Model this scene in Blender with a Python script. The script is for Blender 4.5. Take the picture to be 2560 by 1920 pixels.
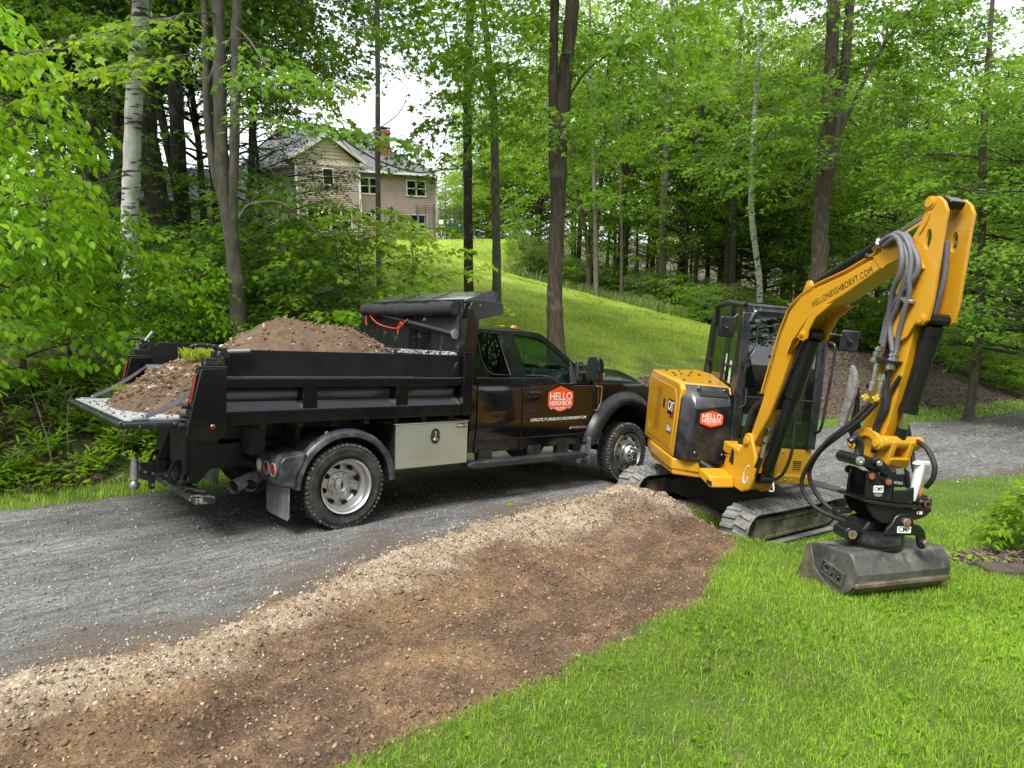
import bpy, bmesh, math, random
import numpy as np
from mathutils import Vector, Matrix, noise as mnoise
SC = bpy.context.scene
for _o in list(bpy.data.objects):
 bpy.data.objects.remove(_o)
COL = SC.collection
R = math.radians
pi = math.pi
# ------------------------------------------------------------------ camera
cam_d = bpy.data.cameras.new("camera")
cam_d.sensor_width = 36.0
cam_d.lens = 36.0 * 1740.0 / 2560.0
cam_d.clip_start = 0.05
cam_d.clip_end = 3000.0
cam = bpy.data.objects.new("camera", cam_d)
cam.location = (0, 0, 0)
PITCH = math.atan((960 - 589) / 1740.0)
cam.rotation_euler = (pi / 2 - PITCH, 0, 0)
COL.objects.link(cam)
SC.camera = cam
# ------------------------------------------------------------------ world
SUN_EL, SUN_AZ = R(62), R(205)          # soft sun behind thin cloud, from behind-left of the camera
world = bpy.data.worlds.new("World")
SC.world = world
world.use_nodes = True
_nt = world.node_tree
_nt.nodes.clear()
_out = _nt.nodes.new("ShaderNodeOutputWorld")
_bg = _nt.nodes.new("ShaderNodeBackground")
_sky = _nt.nodes.new("ShaderNodeTexSky")
_sky.sky_type = 'NISHITA'
_sky.sun_disc = False
_sky.sun_elevation = SUN_EL
_sky.sun_rotation = SUN_AZ
_sky.air_density = 1.0
_sky.dust_density = 2.0
_sky.ozone_density = 1.0
# thin overcast: a broken pale cloud layer over the blue
_tc = _nt.nodes.new("ShaderNodeTexCoord")
_ns = _nt.nodes.new("ShaderNodeTexNoise")
_ns.inputs["Scale"].default_value = 3.2
_ns.inputs["Detail"].default_value = 6
_rp = _nt.nodes.new("ShaderNodeValToRGB")
_rp.color_ramp.elements[0].position = 0.30
_rp.color_ramp.elements[0].color = (0.55, 0.55, 0.55, 1)
_rp.color_ramp.elements[1].position = 0.66
_rp.color_ramp.elements[1].color = (0.97, 0.97, 0.97, 1)
_mx = _nt.nodes.new("ShaderNodeMix")
_mx.data_type = 'RGBA'
_mx.inputs["B"].default_value = (8.9, 9.05, 9.4, 1)
_nt.links.new(_tc.outputs["Generated"], _ns.inputs["Vector"])
_nt.links.new(_ns.outputs["Fac"], _rp.inputs["Fac"])
_nt.links.new(_rp.outputs["Color"], _mx.inputs["Factor"])
_nt.links.new(_sky.outputs["Color"], _mx.inputs["A"])
_nt.links.new(_mx.outputs["Result"], _bg.inputs["Color"])
_bg.inputs["Strength"].default_value = 0.115
_nt.links.new(_bg.outputs["Background"], _out.inputs["Surface"])
sun_d = bpy.data.lights.new("sun", 'SUN')
sun_d.energy = 2.7
sun_d.angle = R(22)
sun_d.color = (1.0, 0.96, 0.89)
sun = bpy.data.objects.new("sun", sun_d)
_dir = Vector((math.cos(SUN_EL) * math.sin(SUN_AZ), math.cos(SUN_EL) * math.cos(SUN_AZ), math.sin(SUN_EL)))
sun.rotation_euler = _dir.to_track_quat('Z', 'Y').to_euler()
COL.objects.link(sun)
SC.view_settings.view_transform = 'Standard'
SC.view_settings.look = 'None'
SC.view_settings.gamma = 1.0
SC.view_settings.use_curve_mapping = False
SC.view_settings.exposure = 1.05
SC.render.engine = 'CYCLES'
SC.cycles.use_denoising = True
SC.cycles.max_bounces = 8
SC.cycles.diffuse_bounces = 3
SC.cycles.glossy_bounces = 3
SC.cycles.transmission_bounces = 6
SC.cycles.transparent_max_bounces = 6
SC.cycles.caustics_reflective = False
SC.cycles.caustics_refractive = False
SC.cycles.sample_clamp_indirect = 4.0
rng = np.random.default_rng(7)
random.seed(7)
# ------------------------------------------------------------------ tags
def tag(o, label=None, cat=None, group=None, kind=None):
 if label: o["label"] = label
 if cat: o["category"] = cat
 if group: o["group"] = group
 if kind: o["kind"] = kind
 return o
def empty(name, loc=(0, 0, 0), label=None, cat=None, group=None, mat=None):
 o = bpy.data.objects.new(name, None)
 o.empty_display_size = 0.2
 if mat is not None: o.matrix_world = mat
 else: o.location = loc
 COL.objects.link(o)
 return tag(o, label, cat, group)
# ------------------------------------------------------------------ materials
_M = {}
def mat(name, col, rough=0.5, metal=0.0, var=0.0, vscale=6.0, bump=0.0, bscale=60.0, coat=0.0, spec=0.5,
  col2=None, detail=4.0, dirt=None, dirt_amt=0.0, dirt_scale=4.0, dlo=0.45, dhi=0.7):
 """Principled material; noise between col and col2, optional soiling patches, fine bump."""
 if name in _M: return _M[name]
 m = bpy.data.materials.new(name)
 m.use_nodes = True
 nt = m.node_tree
 b = nt.nodes["Principled BSDF"]
 b.inputs["Roughness"].default_value = rough
 b.inputs["Metallic"].default_value = metal
 b.inputs["Specular IOR Level"].default_value = spec
 b.inputs["Coat Weight"].default_value = coat
 b.inputs["Coat Roughness"].default_value = 0.04
 b.inputs["Base Color"].default_value = (*col, 1)
 tc = nt.nodes.new("ShaderNodeTexCoord")
 last = None
 if var > 0 or col2:
  n = nt.nodes.new("ShaderNodeTexNoise")
  n.inputs["Scale"].default_value = vscale
  n.inputs["Detail"].default_value = detail
  n.inputs["Roughness"].default_value = 0.62
  nt.links.new(tc.outputs["Object"], n.inputs["Vector"])
  r = nt.nodes.new("ShaderNodeValToRGB")
  c2 = col2 if col2 else tuple(min(1, c * (1 + var)) for c in col)
  c1 = col if col2 else tuple(c * (1 - var) for c in col)
  r.color_ramp.elements[0].position = 0.32
  r.color_ramp.elements[1].position = 0.68
  r.color_ramp.elements[0].color = (*c1, 1)
  r.color_ramp.elements[1].color = (*c2, 1)
  nt.links.new(n.outputs["Fac"], r.inputs["Fac"])
  last = r.outputs["Color"]
 if dirt:
  n = nt.nodes.new("ShaderNodeTexNoise")
  n.inputs["Scale"].default_value = dirt_scale
  n.inputs["Detail"].default_value = 8
  n.inputs["Roughness"].default_value = 0.7
  nt.links.new(tc.outputs["Object"], n.inputs["Vector"])
  r = nt.nodes.new("ShaderNodeValToRGB")
  r.color_ramp.elements[0].position = dlo
  r.color_ramp.elements[1].position = dhi
  r.color_ramp.elements[0].color = (0, 0, 0, 1)
  r.color_ramp.elements[1].color = (dirt_amt,) * 3 + (1,)
  nt.links.new(n.outputs["Fac"], r.inputs["Fac"])
  mx = nt.nodes.new("ShaderNodeMix")
  mx.data_type = 'RGBA'
  nt.links.new(r.outputs["Color"], mx.inputs["Factor"])
  if last: nt.links.new(last, mx.inputs["A"])
  else: mx.inputs["A"].default_value = (*col, 1)
  mx.inputs["B"].default_value = (*dirt, 1)
  last = mx.outputs["Result"]
  mr = nt.nodes.new("ShaderNodeMath")
  mr.operation = 'MULTIPLY_ADD'
  mr.inputs[1].default_value = 0.6
  mr.inputs[2].default_value = rough
  mr.use_clamp = True
  nt.links.new(r.outputs["Color"], mr.inputs[0])
  nt.links.new(mr.outputs[0], b.inputs["Roughness"])
 if last: nt.links.new(last, b.inputs["Base Color"])
 if bump > 0:
  n = nt.nodes.new("ShaderNodeTexNoise")
  n.inputs["Scale"].default_value = bscale
  n.inputs["Detail"].default_value = 4
  nt.links.new(tc.outputs["Object"], n.inputs["Vector"])
  bp = nt.nodes.new("ShaderNodeBump")
  bp.inputs["Strength"].default_value = bump
  bp.inputs["Distance"].default_value = 0.01
  nt.links.new(n.outputs["Fac"], bp.inputs["Height"])
  nt.links.new(bp.outputs["Normal"], b.inputs["Normal"])
 _M[name] = m
 return m
def glass(name, tint=(0.75, 0.85, 0.8), rough=0.0, refl=0.07):
 """Thin pane: tinted see-through with a mirror-like sheen that grows at grazing angles."""
 if name in _M: return _M[name]
 m = bpy.data.materials.new(name)
 m.use_nodes = True
 nt = m.node_tree
 nt.nodes.clear()
 o = nt.nodes.new("ShaderNodeOutputMaterial")
 t = nt.nodes.new("ShaderNodeBsdfTransparent")
 t.inputs["Color"].default_value = (*tint, 1)
 g = nt.nodes.new("ShaderNodeBsdfGlossy")
 g.inputs["Roughness"].default_value = rough + 0.01
 lw = nt.nodes.new("ShaderNodeLayerWeight")
 lw.inputs["Blend"].default_value = 0.5
 pw = nt.nodes.new("ShaderNodeMath"); pw.operation = 'POWER'; pw.inputs[1].default_value = 4.0
 nt.links.new(lw.outputs["Facing"], pw.inputs[0])
 f = nt.nodes.new("ShaderNodeMath"); f.operation = 'MULTIPLY_ADD'; f.inputs[1].default_value = 0.9; f.inputs[2].default_value = refl
 nt.links.new(pw.outputs[0], f.inputs[0])
 mx = nt.nodes.new("ShaderNodeMixShader")
 nt.links.new(f.outputs[0], mx.inputs[0])
 nt.links.new(t.outputs[0], mx.inputs[1])
 nt.links.new(g.outputs[0], mx.inputs[2])
 nt.links.new(mx.outputs[0], o.inputs["Surface"])
 _M[name] = m
 return m
# ------------------------------------------------------------------ mesh helpers
class MB:
 """Collects simple shapes; build() links them as ONE mesh object."""
 def __init__(s): s.v, s.f = [], []
 def add(s, vs, fs, M=None):
  o = len(s.v)
  if M is not None: vs = [tuple(M @ Vector(v)) for v in vs]
  s.v += [tuple(v) for v in vs]
  s.f += [tuple(i + o for i in f) for f in fs]
  return s
 def box(s, c, d, rot=None, taper=None):
  x, y, z = d[0] / 2, d[1] / 2, d[2] / 2
  tx, ty = taper if taper else (1, 1)
  vs = [(-x, -y, -z), (x, -y, -z), (x, y, -z), (-x, y, -z), (-x * tx, -y * ty, z), (x * tx, -y * ty, z), (x * tx, y * ty, z), (-x * tx, y * ty, z)]
  M = Matrix.Translation(c)
  if rot is not None:
   M = M @ (rot.to_4x4() if isinstance(rot, Matrix) else Matrix.Rotation(rot[1], 4, rot[0]))
  return s.add(vs, [(3, 2, 1, 0), (4, 5, 6, 7), (0, 1, 5, 4), (1, 2, 6, 5), (2, 3, 7, 6), (3, 0, 4, 7)], M)
 def bb(s, x0, x1, y0, y1, z0, z1):
  return s.box(((x0 + x1) / 2, (y0 + y1) / 2, (z0 + z1) / 2), (abs(x1 - x0), abs(y1 - y0), abs(z1 - z0)))
 def prism(s, pts, a0, a1, axis='y'):
  """extrude a 2D outline: axis y -> pts are (x,z); axis x -> (y,z); axis z -> (x,y)"""
  n = len(pts)
  def p(u, w, a):
   return (u, a, w) if axis == 'y' else ((a, u, w) if axis == 'x' else (u, w, a))
  vs = [p(u, w, a0) for u, w in pts] + [p(u, w, a1) for u, w in pts]
  area = sum(pts[i][0] * pts[(i + 1) % n][1] - pts[(i + 1) % n][0] * pts[i][1] for i in range(n))
  fs = [tuple(range(n)), tuple(range(2 * n - 1, n - 1, -1))] + [(i, i + n, (i + 1) % n + n, (i + 1) % n) for i in range(n)]
  flip = (area > 0) == (a1 > a0)
  if axis == 'y': flip = not flip
  if flip: fs = [f[::-1] for f in fs]
  return s.add(vs, fs)
 def tube(s, pts, r, n=8, cap=True):
  pts = [Vector(p) for p in pts]
  m = len(pts)
  rs = r if isinstance(r, (list, tuple, np.ndarray)) else [r] * m
  up = None
  vs, fs = [], []
  for i, p in enumerate(pts):
   d = (pts[min(i + 1, m - 1)] - pts[max(i - 1, 0)])
   if d.length < 1e-9: d = Vector((0, 0, 1))
   d.normalize()
   if up is None:
    up = Vector((0, 0, 1)) if abs(d.z) < 0.9 else Vector((1, 0, 0))
   a = d.cross(up)
   if a.length < 1e-6: a = d.orthogonal()
   a.normalize()
   b = d.cross(a).normalized()
   up = -b if (-b).length else up
   up = a.cross(d)
   for k in range(n):
    t = 2 * pi * k / n
    vs.append(p + (a * math.cos(t) + b * math.sin(t)) * rs[i])
  for i in range(m - 1):
   for k in range(n):
    fs.append((i * n + k, i * n + (k + 1) % n, (i + 1) * n + (k + 1) % n, (i + 1) * n + k))
  if cap:
   fs.append(tuple(range(n - 1, -1, -1)))
   fs.append(tuple((m - 1) * n + k for k in range(n)))
  return s.add(vs, fs)
 def cyl(s, p0, p1, r, n=16, r1=None):
  return s.tube([p0, p1], [r, r if r1 is None else r1], n)
 def lathe(s, prof, c=(0, 0, 0), axis='y', n=32, a0=0.0, a1=2 * pi):
  """prof: (radius, offset along axis)"""
  full = abs(a1 - a0 - 2 * pi) < 1e-6
  m = n if full else n + 1
  vs, fs = [], []
  for r, h in prof:
   for k in range(m):
    t = a0 + (a1 - a0) * k / n
    u, w = r * math.cos(t), r * math.sin(t)
    v = (u, h, w) if axis == 'y' else ((h, u, w) if axis == 'x' else (u, w, h))
    vs.append((v[0] + c[0], v[1] + c[1], v[2] + c[2]))
  for i in range(len(prof) - 1):
   for k in range(n):
    k2 = (k + 1) % m if full else k + 1
    fs.append((i * m + k, i * m + k2, (i + 1) * m + k2, (i + 1) * m + k))
  return s.add(vs, fs)
 def build(s, name, m=None, parent=None, bevel=0.0, seg=2, smooth=30, M=None, label=None):
  me = bpy.data.meshes.new(name)
  vs = [tuple(M @ Vector(v)) for v in s.v] if M is not None else s.v
  me.from_pydata(vs, [], s.f)
  me.update()
  o = bpy.data.objects.new(name, me)
  COL.objects.link(o)
  if m is not None: me.materials.append(m)
  bm = bmesh.new(); bm.from_mesh(me)
  bmesh.ops.recalc_face_normals(bm, faces=bm.faces)
  bm.to_mesh(me); bm.free()
  if smooth:
   me.polygons.foreach_set("use_smooth", np.ones(len(me.polygons), bool))
   me.set_sharp_from_angle(angle=R(smooth))
  if bevel > 0:
   md = o.modifiers.new("bevel", 'BEVEL')
   md.width = bevel; md.segments = seg; md.limit_method = 'ANGLE'; md.angle_limit = R(35)
   md.harden_normals = False
   md.use_clamp_overlap = True
  if parent is not None: o.parent = parent
  if label: o["label"] = label
  return o
def _each(s, name, *a, **k):
 """build(), one object per separate piece"""
 p = list(range(len(s.v)))
 def find(i):
  while p[i] != i: p[i] = p[p[i]]; i = p[i]
  return i
 for f in s.f:
  for i in f[1:]: p[find(f[0])] = find(i)
 out = {}
 for f in s.f: out.setdefault(find(f[0]), []).append(f)
 r = []
 for fs in out.values():
  ids = sorted({i for f in fs for i in f}); m = {i: q for q, i in enumerate(ids)}
  b = MB(); b.v = [s.v[i] for i in ids]; b.f = [tuple(m[i] for i in f) for f in fs]; r.append(b.build(name, *a, **k))
 return r
MB.each = _each
def np_mesh(name, V, F, m=None, parent=None, smooth=False, attr=None):
 """fast mesh from numpy verts (n,3) and faces (k,3|4)"""
 me = bpy.data.meshes.new(name)
 V = np.ascontiguousarray(V, np.float32); F = np.ascontiguousarray(F, np.int32)
 k = F.shape[1]
 me.vertices.add(len(V)); me.vertices.foreach_set("co", V.ravel())
 me.loops.add(F.size); me.loops.foreach_set("vertex_index", F.ravel())
 me.polygons.add(len(F))
 me.polygons.foreach_set("loop_start", np.arange(0, F.size, k, dtype=np.int32))
 me.polygons.foreach_set("loop_total", np.full(len(F), k, np.int32))
 if smooth: me.polygons.foreach_set("use_smooth", np.ones(len(F), bool))
 if attr is not None:
  for an, av in attr.items():
   a = me.attributes.new(an, 'FLOAT', 'POINT')
   a.data.foreach_set("value", np.ascontiguousarray(av, np.float32))
 me.update(calc_edges=True)
 o = bpy.data.objects.new(name, me)
 COL.objects.link(o)
 if m is not None: me.materials.append(m)
 if parent is not None: o.parent = parent
 return o
def inst(o, parent=None, M=None, loc=None):
 c = o.copy(); COL.objects.link(c)
 c.parent = parent
 if M is not None: c.matrix_local = M
 if loc is not None: c.location = loc
 return c
def text(name, s, m, parent, M, size, width=None, bold=0.0, shear=0.0, ext=0.0015, space=1.0, label=None):
 """flat raised lettering, real glyph outlines; M places it (x along the line, y up)"""
 cu = bpy.data.curves.new(name, 'FONT')
 cu.body = s; cu.size = size; cu.align_x = 'CENTER'; cu.align_y = 'CENTER'
 cu.extrude = ext; cu.offset = bold * size; cu.shear = shear; cu.space_character = space
 cu.resolution_u = 3
 cu.materials.append(m)
 o = bpy.data.objects.new(name, cu)
 COL.objects.link(o)
 bpy.context.view_layer.update()
 w = o.dimensions.x
 sx = (width / w) if (width and w > 1e-6) else 1.0
 dg = bpy.context.evaluated_depsgraph_get()
 me = bpy.data.meshes.new_from_object(o.evaluated_get(dg), depsgraph=dg)
 bpy.data.objects.remove(o); bpy.data.curves.remove(cu)
 me.name = name
 o = bpy.data.objects.new(name, me)
 COL.objects.link(o)
 o.parent = parent
 o.matrix_local = M @ Matrix.Diagonal((sx, 1, 1, 1))
 if label: o["label"] = label
 return o
def frame_m(o, x, y):
 """matrix with origin o, x axis, y axis (orthonormalised)"""
 x = Vector(x).normalized(); y = Vector(y); y = (y - x * y.dot(x)).normalized(); z = x.cross(y)
 m = Matrix((x, y, z)).transposed().to_4x4(); m.translation = Vector(o)
 return m
def arc(cx, cy, r, a0, a1, n):
 return [(cx + r * math.cos(a0 + (a1 - a0) * i / n), cy + r * math.sin(a0 + (a1 - a0) * i / n)) for i in range(n + 1)]
def bez(p0, p1, p2, p3, n=12):
 p0, p1, p2, p3 = map(Vector, (p0, p1, p2, p3))
 return [p0 * (1 - t) ** 3 + p1 * 3 * t * (1 - t) ** 2 + p2 * 3 * t * t * (1 - t) + p3 * t ** 3 for t in [i / n for i in range(n + 1)]]
def smooth_path(pts, n=6):
 """Catmull-Rom through pts"""
 P = [Vector(p) for p in pts]
 out = []
 for i in range(len(P) - 1):
  a = P[max(i - 1, 0)]; b = P[i]; c = P[i + 1]; d = P[min(i + 2, len(P) - 1)]
  for k in range(n):
   t = k / n
   out.append(0.5 * ((2 * b) + (c - a) * t + (2 * a - 5 * b + 4 * c - d) * t * t + (3 * b - a - 3 * c + d) * t ** 3))
 out.append(P[-1])
 return out
# ================================================================== GROUND
PL0, PLX, PLY = -1.833, -0.0414, -0.1546
def plane_z(x, y): return PL0 + PLX * x + PLY * y
def polyline_sd(x, y, P):
 """signed distance to an open polyline (positive on its left), arc length and nearest point; numpy"""
 x = np.asarray(x, float); y = np.asarray(y, float)
 best = np.full(x.shape, 1e9); sd = np.zeros(x.shape); tt = np.zeros(x.shape); nx = np.zeros(x.shape); ny = np.zeros(x.shape)
 acc = 0.0
 for i in range(len(P) - 1):
  ax_, ay = P[i]; bx, by = P[i + 1]
  dx, dy = bx - ax_, by - ay; L = math.hypot(dx, dy)
  u = np.clip(((x - ax_) * dx + (y - ay) * dy) / (L * L), 0, 1)
  px, py = ax_ + u * dx, ay + u * dy
  d = np.hypot(x - px, y - py)
  cr = dx * (y - ay) - dy * (x - ax_)
  m = d < best
  best = np.where(m, d, best); sd = np.where(m, np.sign(cr) * d, sd); tt = np.where(m, acc + u * L, tt); nx = np.where(m, px, nx); ny = np.where(m, py, ny)
  acc += L
 return sd, tt, nx, ny
def curve(P, n=6): return [(p.x, p.y) for p in smooth_path([(a, b, 0) for a, b in P], n)]
# far edge of the drive, near edge of the gravel, edge between dirt and lawn
FAR = curve([(-26, -20), (-14, -5), (-9, 1.6), (-4.94, 6.31), (-3.58, 7.77), (0.0, 11.3), (4.0, 14.5), (7.98, 17.3), (12.4, 20.3), (16, 23.0), (22.7, 29.0), (40, 44), (75, 70)])
NEAR = curve([(-14, -12), (-4.6, 0.0), (-2.62, 3.17), (-1.93, 3.75), (-1.56, 4.41), (-1.04, 5.6), (-0.48, 6.4), (0.6, 7.6), (1.9, 7.75), (3.05, 7.72), (4.1, 8.5), (4.9, 9.3), (7.2, 10.4), (8.7, 11.2), (16, 16.5), (40, 36), (75, 60)])
DIRT = curve([(-6, -6), (-2.2, 0.9), (-0.71, 2.55), (-0.20, 3.02), (0.25, 3.45), (0.95, 4.25), (1.45, 4.8), (1.72, 5.5), (2.05, 5.95), (2.2, 6.5), (2.2, 7.2), (2.0, 8.0), (1.6, 8.6)], 5)
PILE = (1.25, 7.25)
def sstep(a, b, v):
 t = np.clip((v - a) / (b - a), 0, 1); return t * t * (3 - 2 * t)
# smooth value noise (numpy) for relief
_perm = np.random.default_rng(3).random((256, 256))
def vnoise(x, y, s):
 x = np.asarray(x) * s; y = np.asarray(y) * s
 xi = np.floor(x).astype(int); yi = np.floor(y).astype(int); fx = x - xi; fy = y - yi
 fx = fx * fx * (3 - 2 * fx); fy = fy * fy * (3 - 2 * fy)
 g = lambda i, j: _perm[i & 255, j & 255]
 return (g(xi, yi) * (1 - fx) + g(xi + 1, yi) * fx) * (1 - fy) + (g(xi, yi + 1) * (1 - fx) + g(xi + 1, yi + 1) * fx) * fy
def fbm(x, y, s, o=4):
 v = 0; a = 0.5; t = 0
 for k in range(o): v = v + a * vnoise(x + 17.3 * k, y - 9.1 * k, s * 2 ** k); t += a; a *= 0.5
 return v / t - 0.5
TRI = TRACK_XY = None
def track_local(x, y):
 c, s = math.cos(0.626), math.sin(0.626); dx, dy = x - 2.729, y - 8.253
 return dx * c + dy * s, -dx * s + dy * c
def height(x, y, fine=True):
 """terrain height over world x,y (numpy arrays)"""
 x = np.asarray(x, float); y = np.asarray(y, float)
 s, t, nx, ny = polyline_sd(x, y, FAR)
 z0 = plane_z(x, y)
 ze = plane_z(nx, ny)
 sp = np.maximum(s, 0)
 # along the edge: a bank of changing height, then the slope of the hill
 bank = np.interp(nx, [-9, -4, 2, 8, 14, 24], [0.55, 0.75, 0.55, 0.55, 1.05, 1.4])
 bw = np.interp(nx, [-9, 0, 8, 14, 24], [2.6, 2.6, 2.4, 4.2, 5.5])
 k = np.interp(nx, [-9, -2, 3, 8, 12, 18, 30], [0.055, 0.10, 0.142, 0.142, 0.115, 0.075, 0.06])
 rise = bank * sstep(0.0, 1.0, sp / bw) + k * np.minimum(sp, 33 + 0 * sp) + 0.02 * np.maximum(sp - 33, 0)
 z = np.where(s > 0, ze + rise, z0)
 # the hill flattens where the house stands
 w = sstep(6.5, 3.5, np.hypot((x + 10.5) / 1.9, (y - 50) / 1.05) / 1.6)
 z = z * (1 - w) + (-0.26) * w
 # excavator tracks press into softer ground
 lx, ly = track_local(x, y)
 ze2 = -3.455 - 0.085 * (x - 2.729) - 0.073 * (y - 8.253)
 d = np.minimum(np.hypot(np.maximum(np.abs(lx) - 0.85, 0), np.maximum(np.abs(ly + 0.8) - 0.2, 0)), np.hypot(np.maximum(np.abs(lx) - 0.85, 0), np.maximum(np.abs(ly - 0.8) - 0.2, 0)) * 1.6)
 w = sstep(0.75, 0.1, d)
 z = z * (1 - w) + (ze2 + 0.012) * w
 # spoil pile in front of the tracks, sunken dirt strip, berm of pale stone
 sd_n, tn, _, _ = polyline_sd(x, y, NEAR)
 sd_d, td, _, _ = polyline_sd(x, y, DIRT)
 dirt = sstep(0.10, -0.06, sd_n) * sstep(-0.04, 0.10, sd_d) * (s < 0)
 pile = np.exp(-(((x - PILE[0]) * 0.80 + (y - PILE[1]) * 0.6) / 0.66) ** 2 - ((-(x - PILE[0]) * 0.6 + (y - PILE[1]) * 0.80) / 0.52) ** 2)
 pile2 = np.exp(-((x - 1.95) / 0.40) ** 2 - ((y - 6.85) / 0.45) ** 2)
 z = z + 0.30 * pile + 0.09 * pile2
 z = z - 0.035 * dirt * (1 - np.minimum(1, pile * 2))
 if fine:
  lawn = (s < -0.05) * sstep(0.03, -0.02, sd_d)
  z = z + dirt * (0.055 * fbm(x, y, 4, 4) + 0.06 * np.maximum(0, fbm(x + 5, y, 10, 3) - 0.05) + 0.024 * fbm(x, y, 30, 2)) * (1 + 1.2 * np.minimum(1, pile + pile2))
  # drag marks of the bucket along the strip
  z = z + dirt * 0.016 * np.sin((sd_d + 0.25 * fbm(x, y, 0.9, 2)) * 34) * sstep(0.0, 0.12, fbm(x + 3, y + 8, 1.1, 2))
  road = (sd_n > 0) * (s < 0)
  across = sd_n + 0.05 * fbm(x, y, 0.6, 2)
  tread = np.sin(across * 2 * pi / 0.055) * 0.5 + 0.35 * np.sin((tn + 0.6 * across) * 2 * pi / 0.09)
  ruts = np.exp(-((across - 0.95) / 0.22) ** 2) + np.exp(-((across - 2.35) / 0.25) ** 2) + 0.7 * np.exp(-((across - 0.35) / 0.14) ** 2)
  z = z + road * (0.010 * fbm(x, y, 7, 3) + ruts * (0.008 * tread - 0.014) * sstep(-0.12, 0.05, fbm(x - 4, y + 2, 1.7, 2)))
  z = z + (s > 0) * 0.05 * fbm(x, y, 1.3, 3) * sstep(0, 1, s) + lawn * 0.02 * fbm(x, y, 2.0, 2)
  z = z + (s > 0) * (s < 12) * 0.06 * fbm(x, y, 4, 3) * sstep(0.3, 1, s)
 return z
def ground_material(name, build):
 m = bpy.data.materials.new(name); m.use_nodes = True
 nt = m.node_tree; b = nt.nodes["Principled BSDF"]; b.inputs["Specular IOR Level"].default_value = 0.25
 geo = nt.nodes.new("ShaderNodeNewGeometry")
 mp = nt.nodes.new("ShaderNodeMapping"); mp.vector_type = 'TEXTURE'; mp.inputs["Rotation"].default_value = (0, 0, R(47)); mp.inputs["Scale"].default_value = (7, 1, 1)
 nt.links.new(geo.outputs["Position"], mp.inputs["Vector"])
 def noise(scale, det=5, rough=0.6, vec=None):
  if vec == 'along': vec = mp.outputs[0]
  n = nt.nodes.new("ShaderNodeTexNoise"); n.inputs["Scale"].default_value = scale; n.inputs["Detail"].default_value = det; n.inputs["Roughness"].default_value = rough
  nt.links.new(vec or geo.outputs["Position"], n.inputs["Vector"]); return n.outputs["Fac"]
 def vor(scale, feat='F1', out="Distance", rnd=1.0):
  n = nt.nodes.new("ShaderNodeTexVoronoi"); n.inputs["Scale"].default_value = scale; n.feature = feat; n.inputs["Randomness"].default_value = rnd
  nt.links.new(geo.outputs["Position"], n.inputs["Vector"]); return n.outputs[out]
 def ramp(fac, stops):
  r = nt.nodes.new("ShaderNodeValToRGB")
  while len(r.color_ramp.elements) < len(stops): r.color_ramp.elements.new(0.5)
  for e, (p, c) in zip(r.color_ramp.elements, stops): e.position = p; e.color = (*c, 1) if len(c) == 3 else c
  nt.links.new(fac, r.inputs["Fac"]); return r.outputs["Color"]
 def mix(f, a, c, blend='MIX'):
  x = nt.nodes.new("ShaderNodeMix"); x.data_type = 'RGBA'; x.blend_type = blend
  for key, val in (("Factor", f), ("A", a), ("B", c)):
   if isinstance(val, (int, float)): x.inputs[key].default_value = val
   elif isinstance(val, tuple): x.inputs[key].default_value = (*val, 1)
   else: nt.links.new(val, x.inputs[key])
  return x.outputs["Result"]
 def attr(n):
  a = nt.nodes.new("ShaderNodeAttribute"); a.attribute_name = n; return a.outputs["Fac"]
 def bump(h, strength, dist):
  bp = nt.nodes.new("ShaderNodeBump"); bp.inputs["Strength"].default_value = strength; bp.inputs["Distance"].default_value = dist
  nt.links.new(h, bp.inputs["Height"]); nt.links.new(bp.outputs["Normal"], b.inputs["Normal"])
 col, rough = build(noise, vor, ramp, mix, attr, bump)
 nt.links.new(col, b.inputs["Base Color"]); b.inputs["Roughness"].default_value = rough
 return m
K = lambda v: (v, v, v)
def _gravel(noise, vor, ramp, mix, attr, bump):
 base = ramp(noise(1.6, 7, 0.65, 'along'), [(0.3, (0.122, 0.121, 0.120)), (0.5, (0.172, 0.171, 0.169)), (0.7, (0.245, 0.243, 0.239))])
 base = mix(0.8, base, ramp(noise(16, 3, 0.6, 'along'), [(0.36, K(0.62)), (0.5, K(1.0)), (0.66, K(1.3))]), 'MULTIPLY')
 grit = mix(1.0, ramp(vor(70, out="Color"), [(0.0, K(0.38)), (0.5, K(0.95)), (0.88, K(1.3)), (0.96, K(1.9))]), ramp(noise(38, 5, 0.75), [(0.30, K(0.55)), (0.52, K(1.05)), (0.75, K(1.45))]), 'MULTIPLY')
 c = mix(0.9, base, grit, 'MULTIPLY')
 damp = ramp(noise(0.55, 4), [(0.42, K(1)), (0.62, K(0.72))])
 c = mix(1.0, c, damp, 'MULTIPLY')
 soil = ramp(noise(3.0, 8, 0.7, 'along'), [(0.56, K(0)), (0.70, K(0.6))])
 c = mix(soil, c, (0.115, 0.088, 0.066))
 e = mix(ramp(attr("edge"), [(0.0, K(0)), (1.0, K(0.9))]), c, mix(noise(30, 6), (0.060, 0.047, 0.037), (0.15, 0.12, 0.093)))
 bump(mix(0.5, vor(70), noise(38, 5)), 1.0, 0.014)
 return e, 0.92
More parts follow.
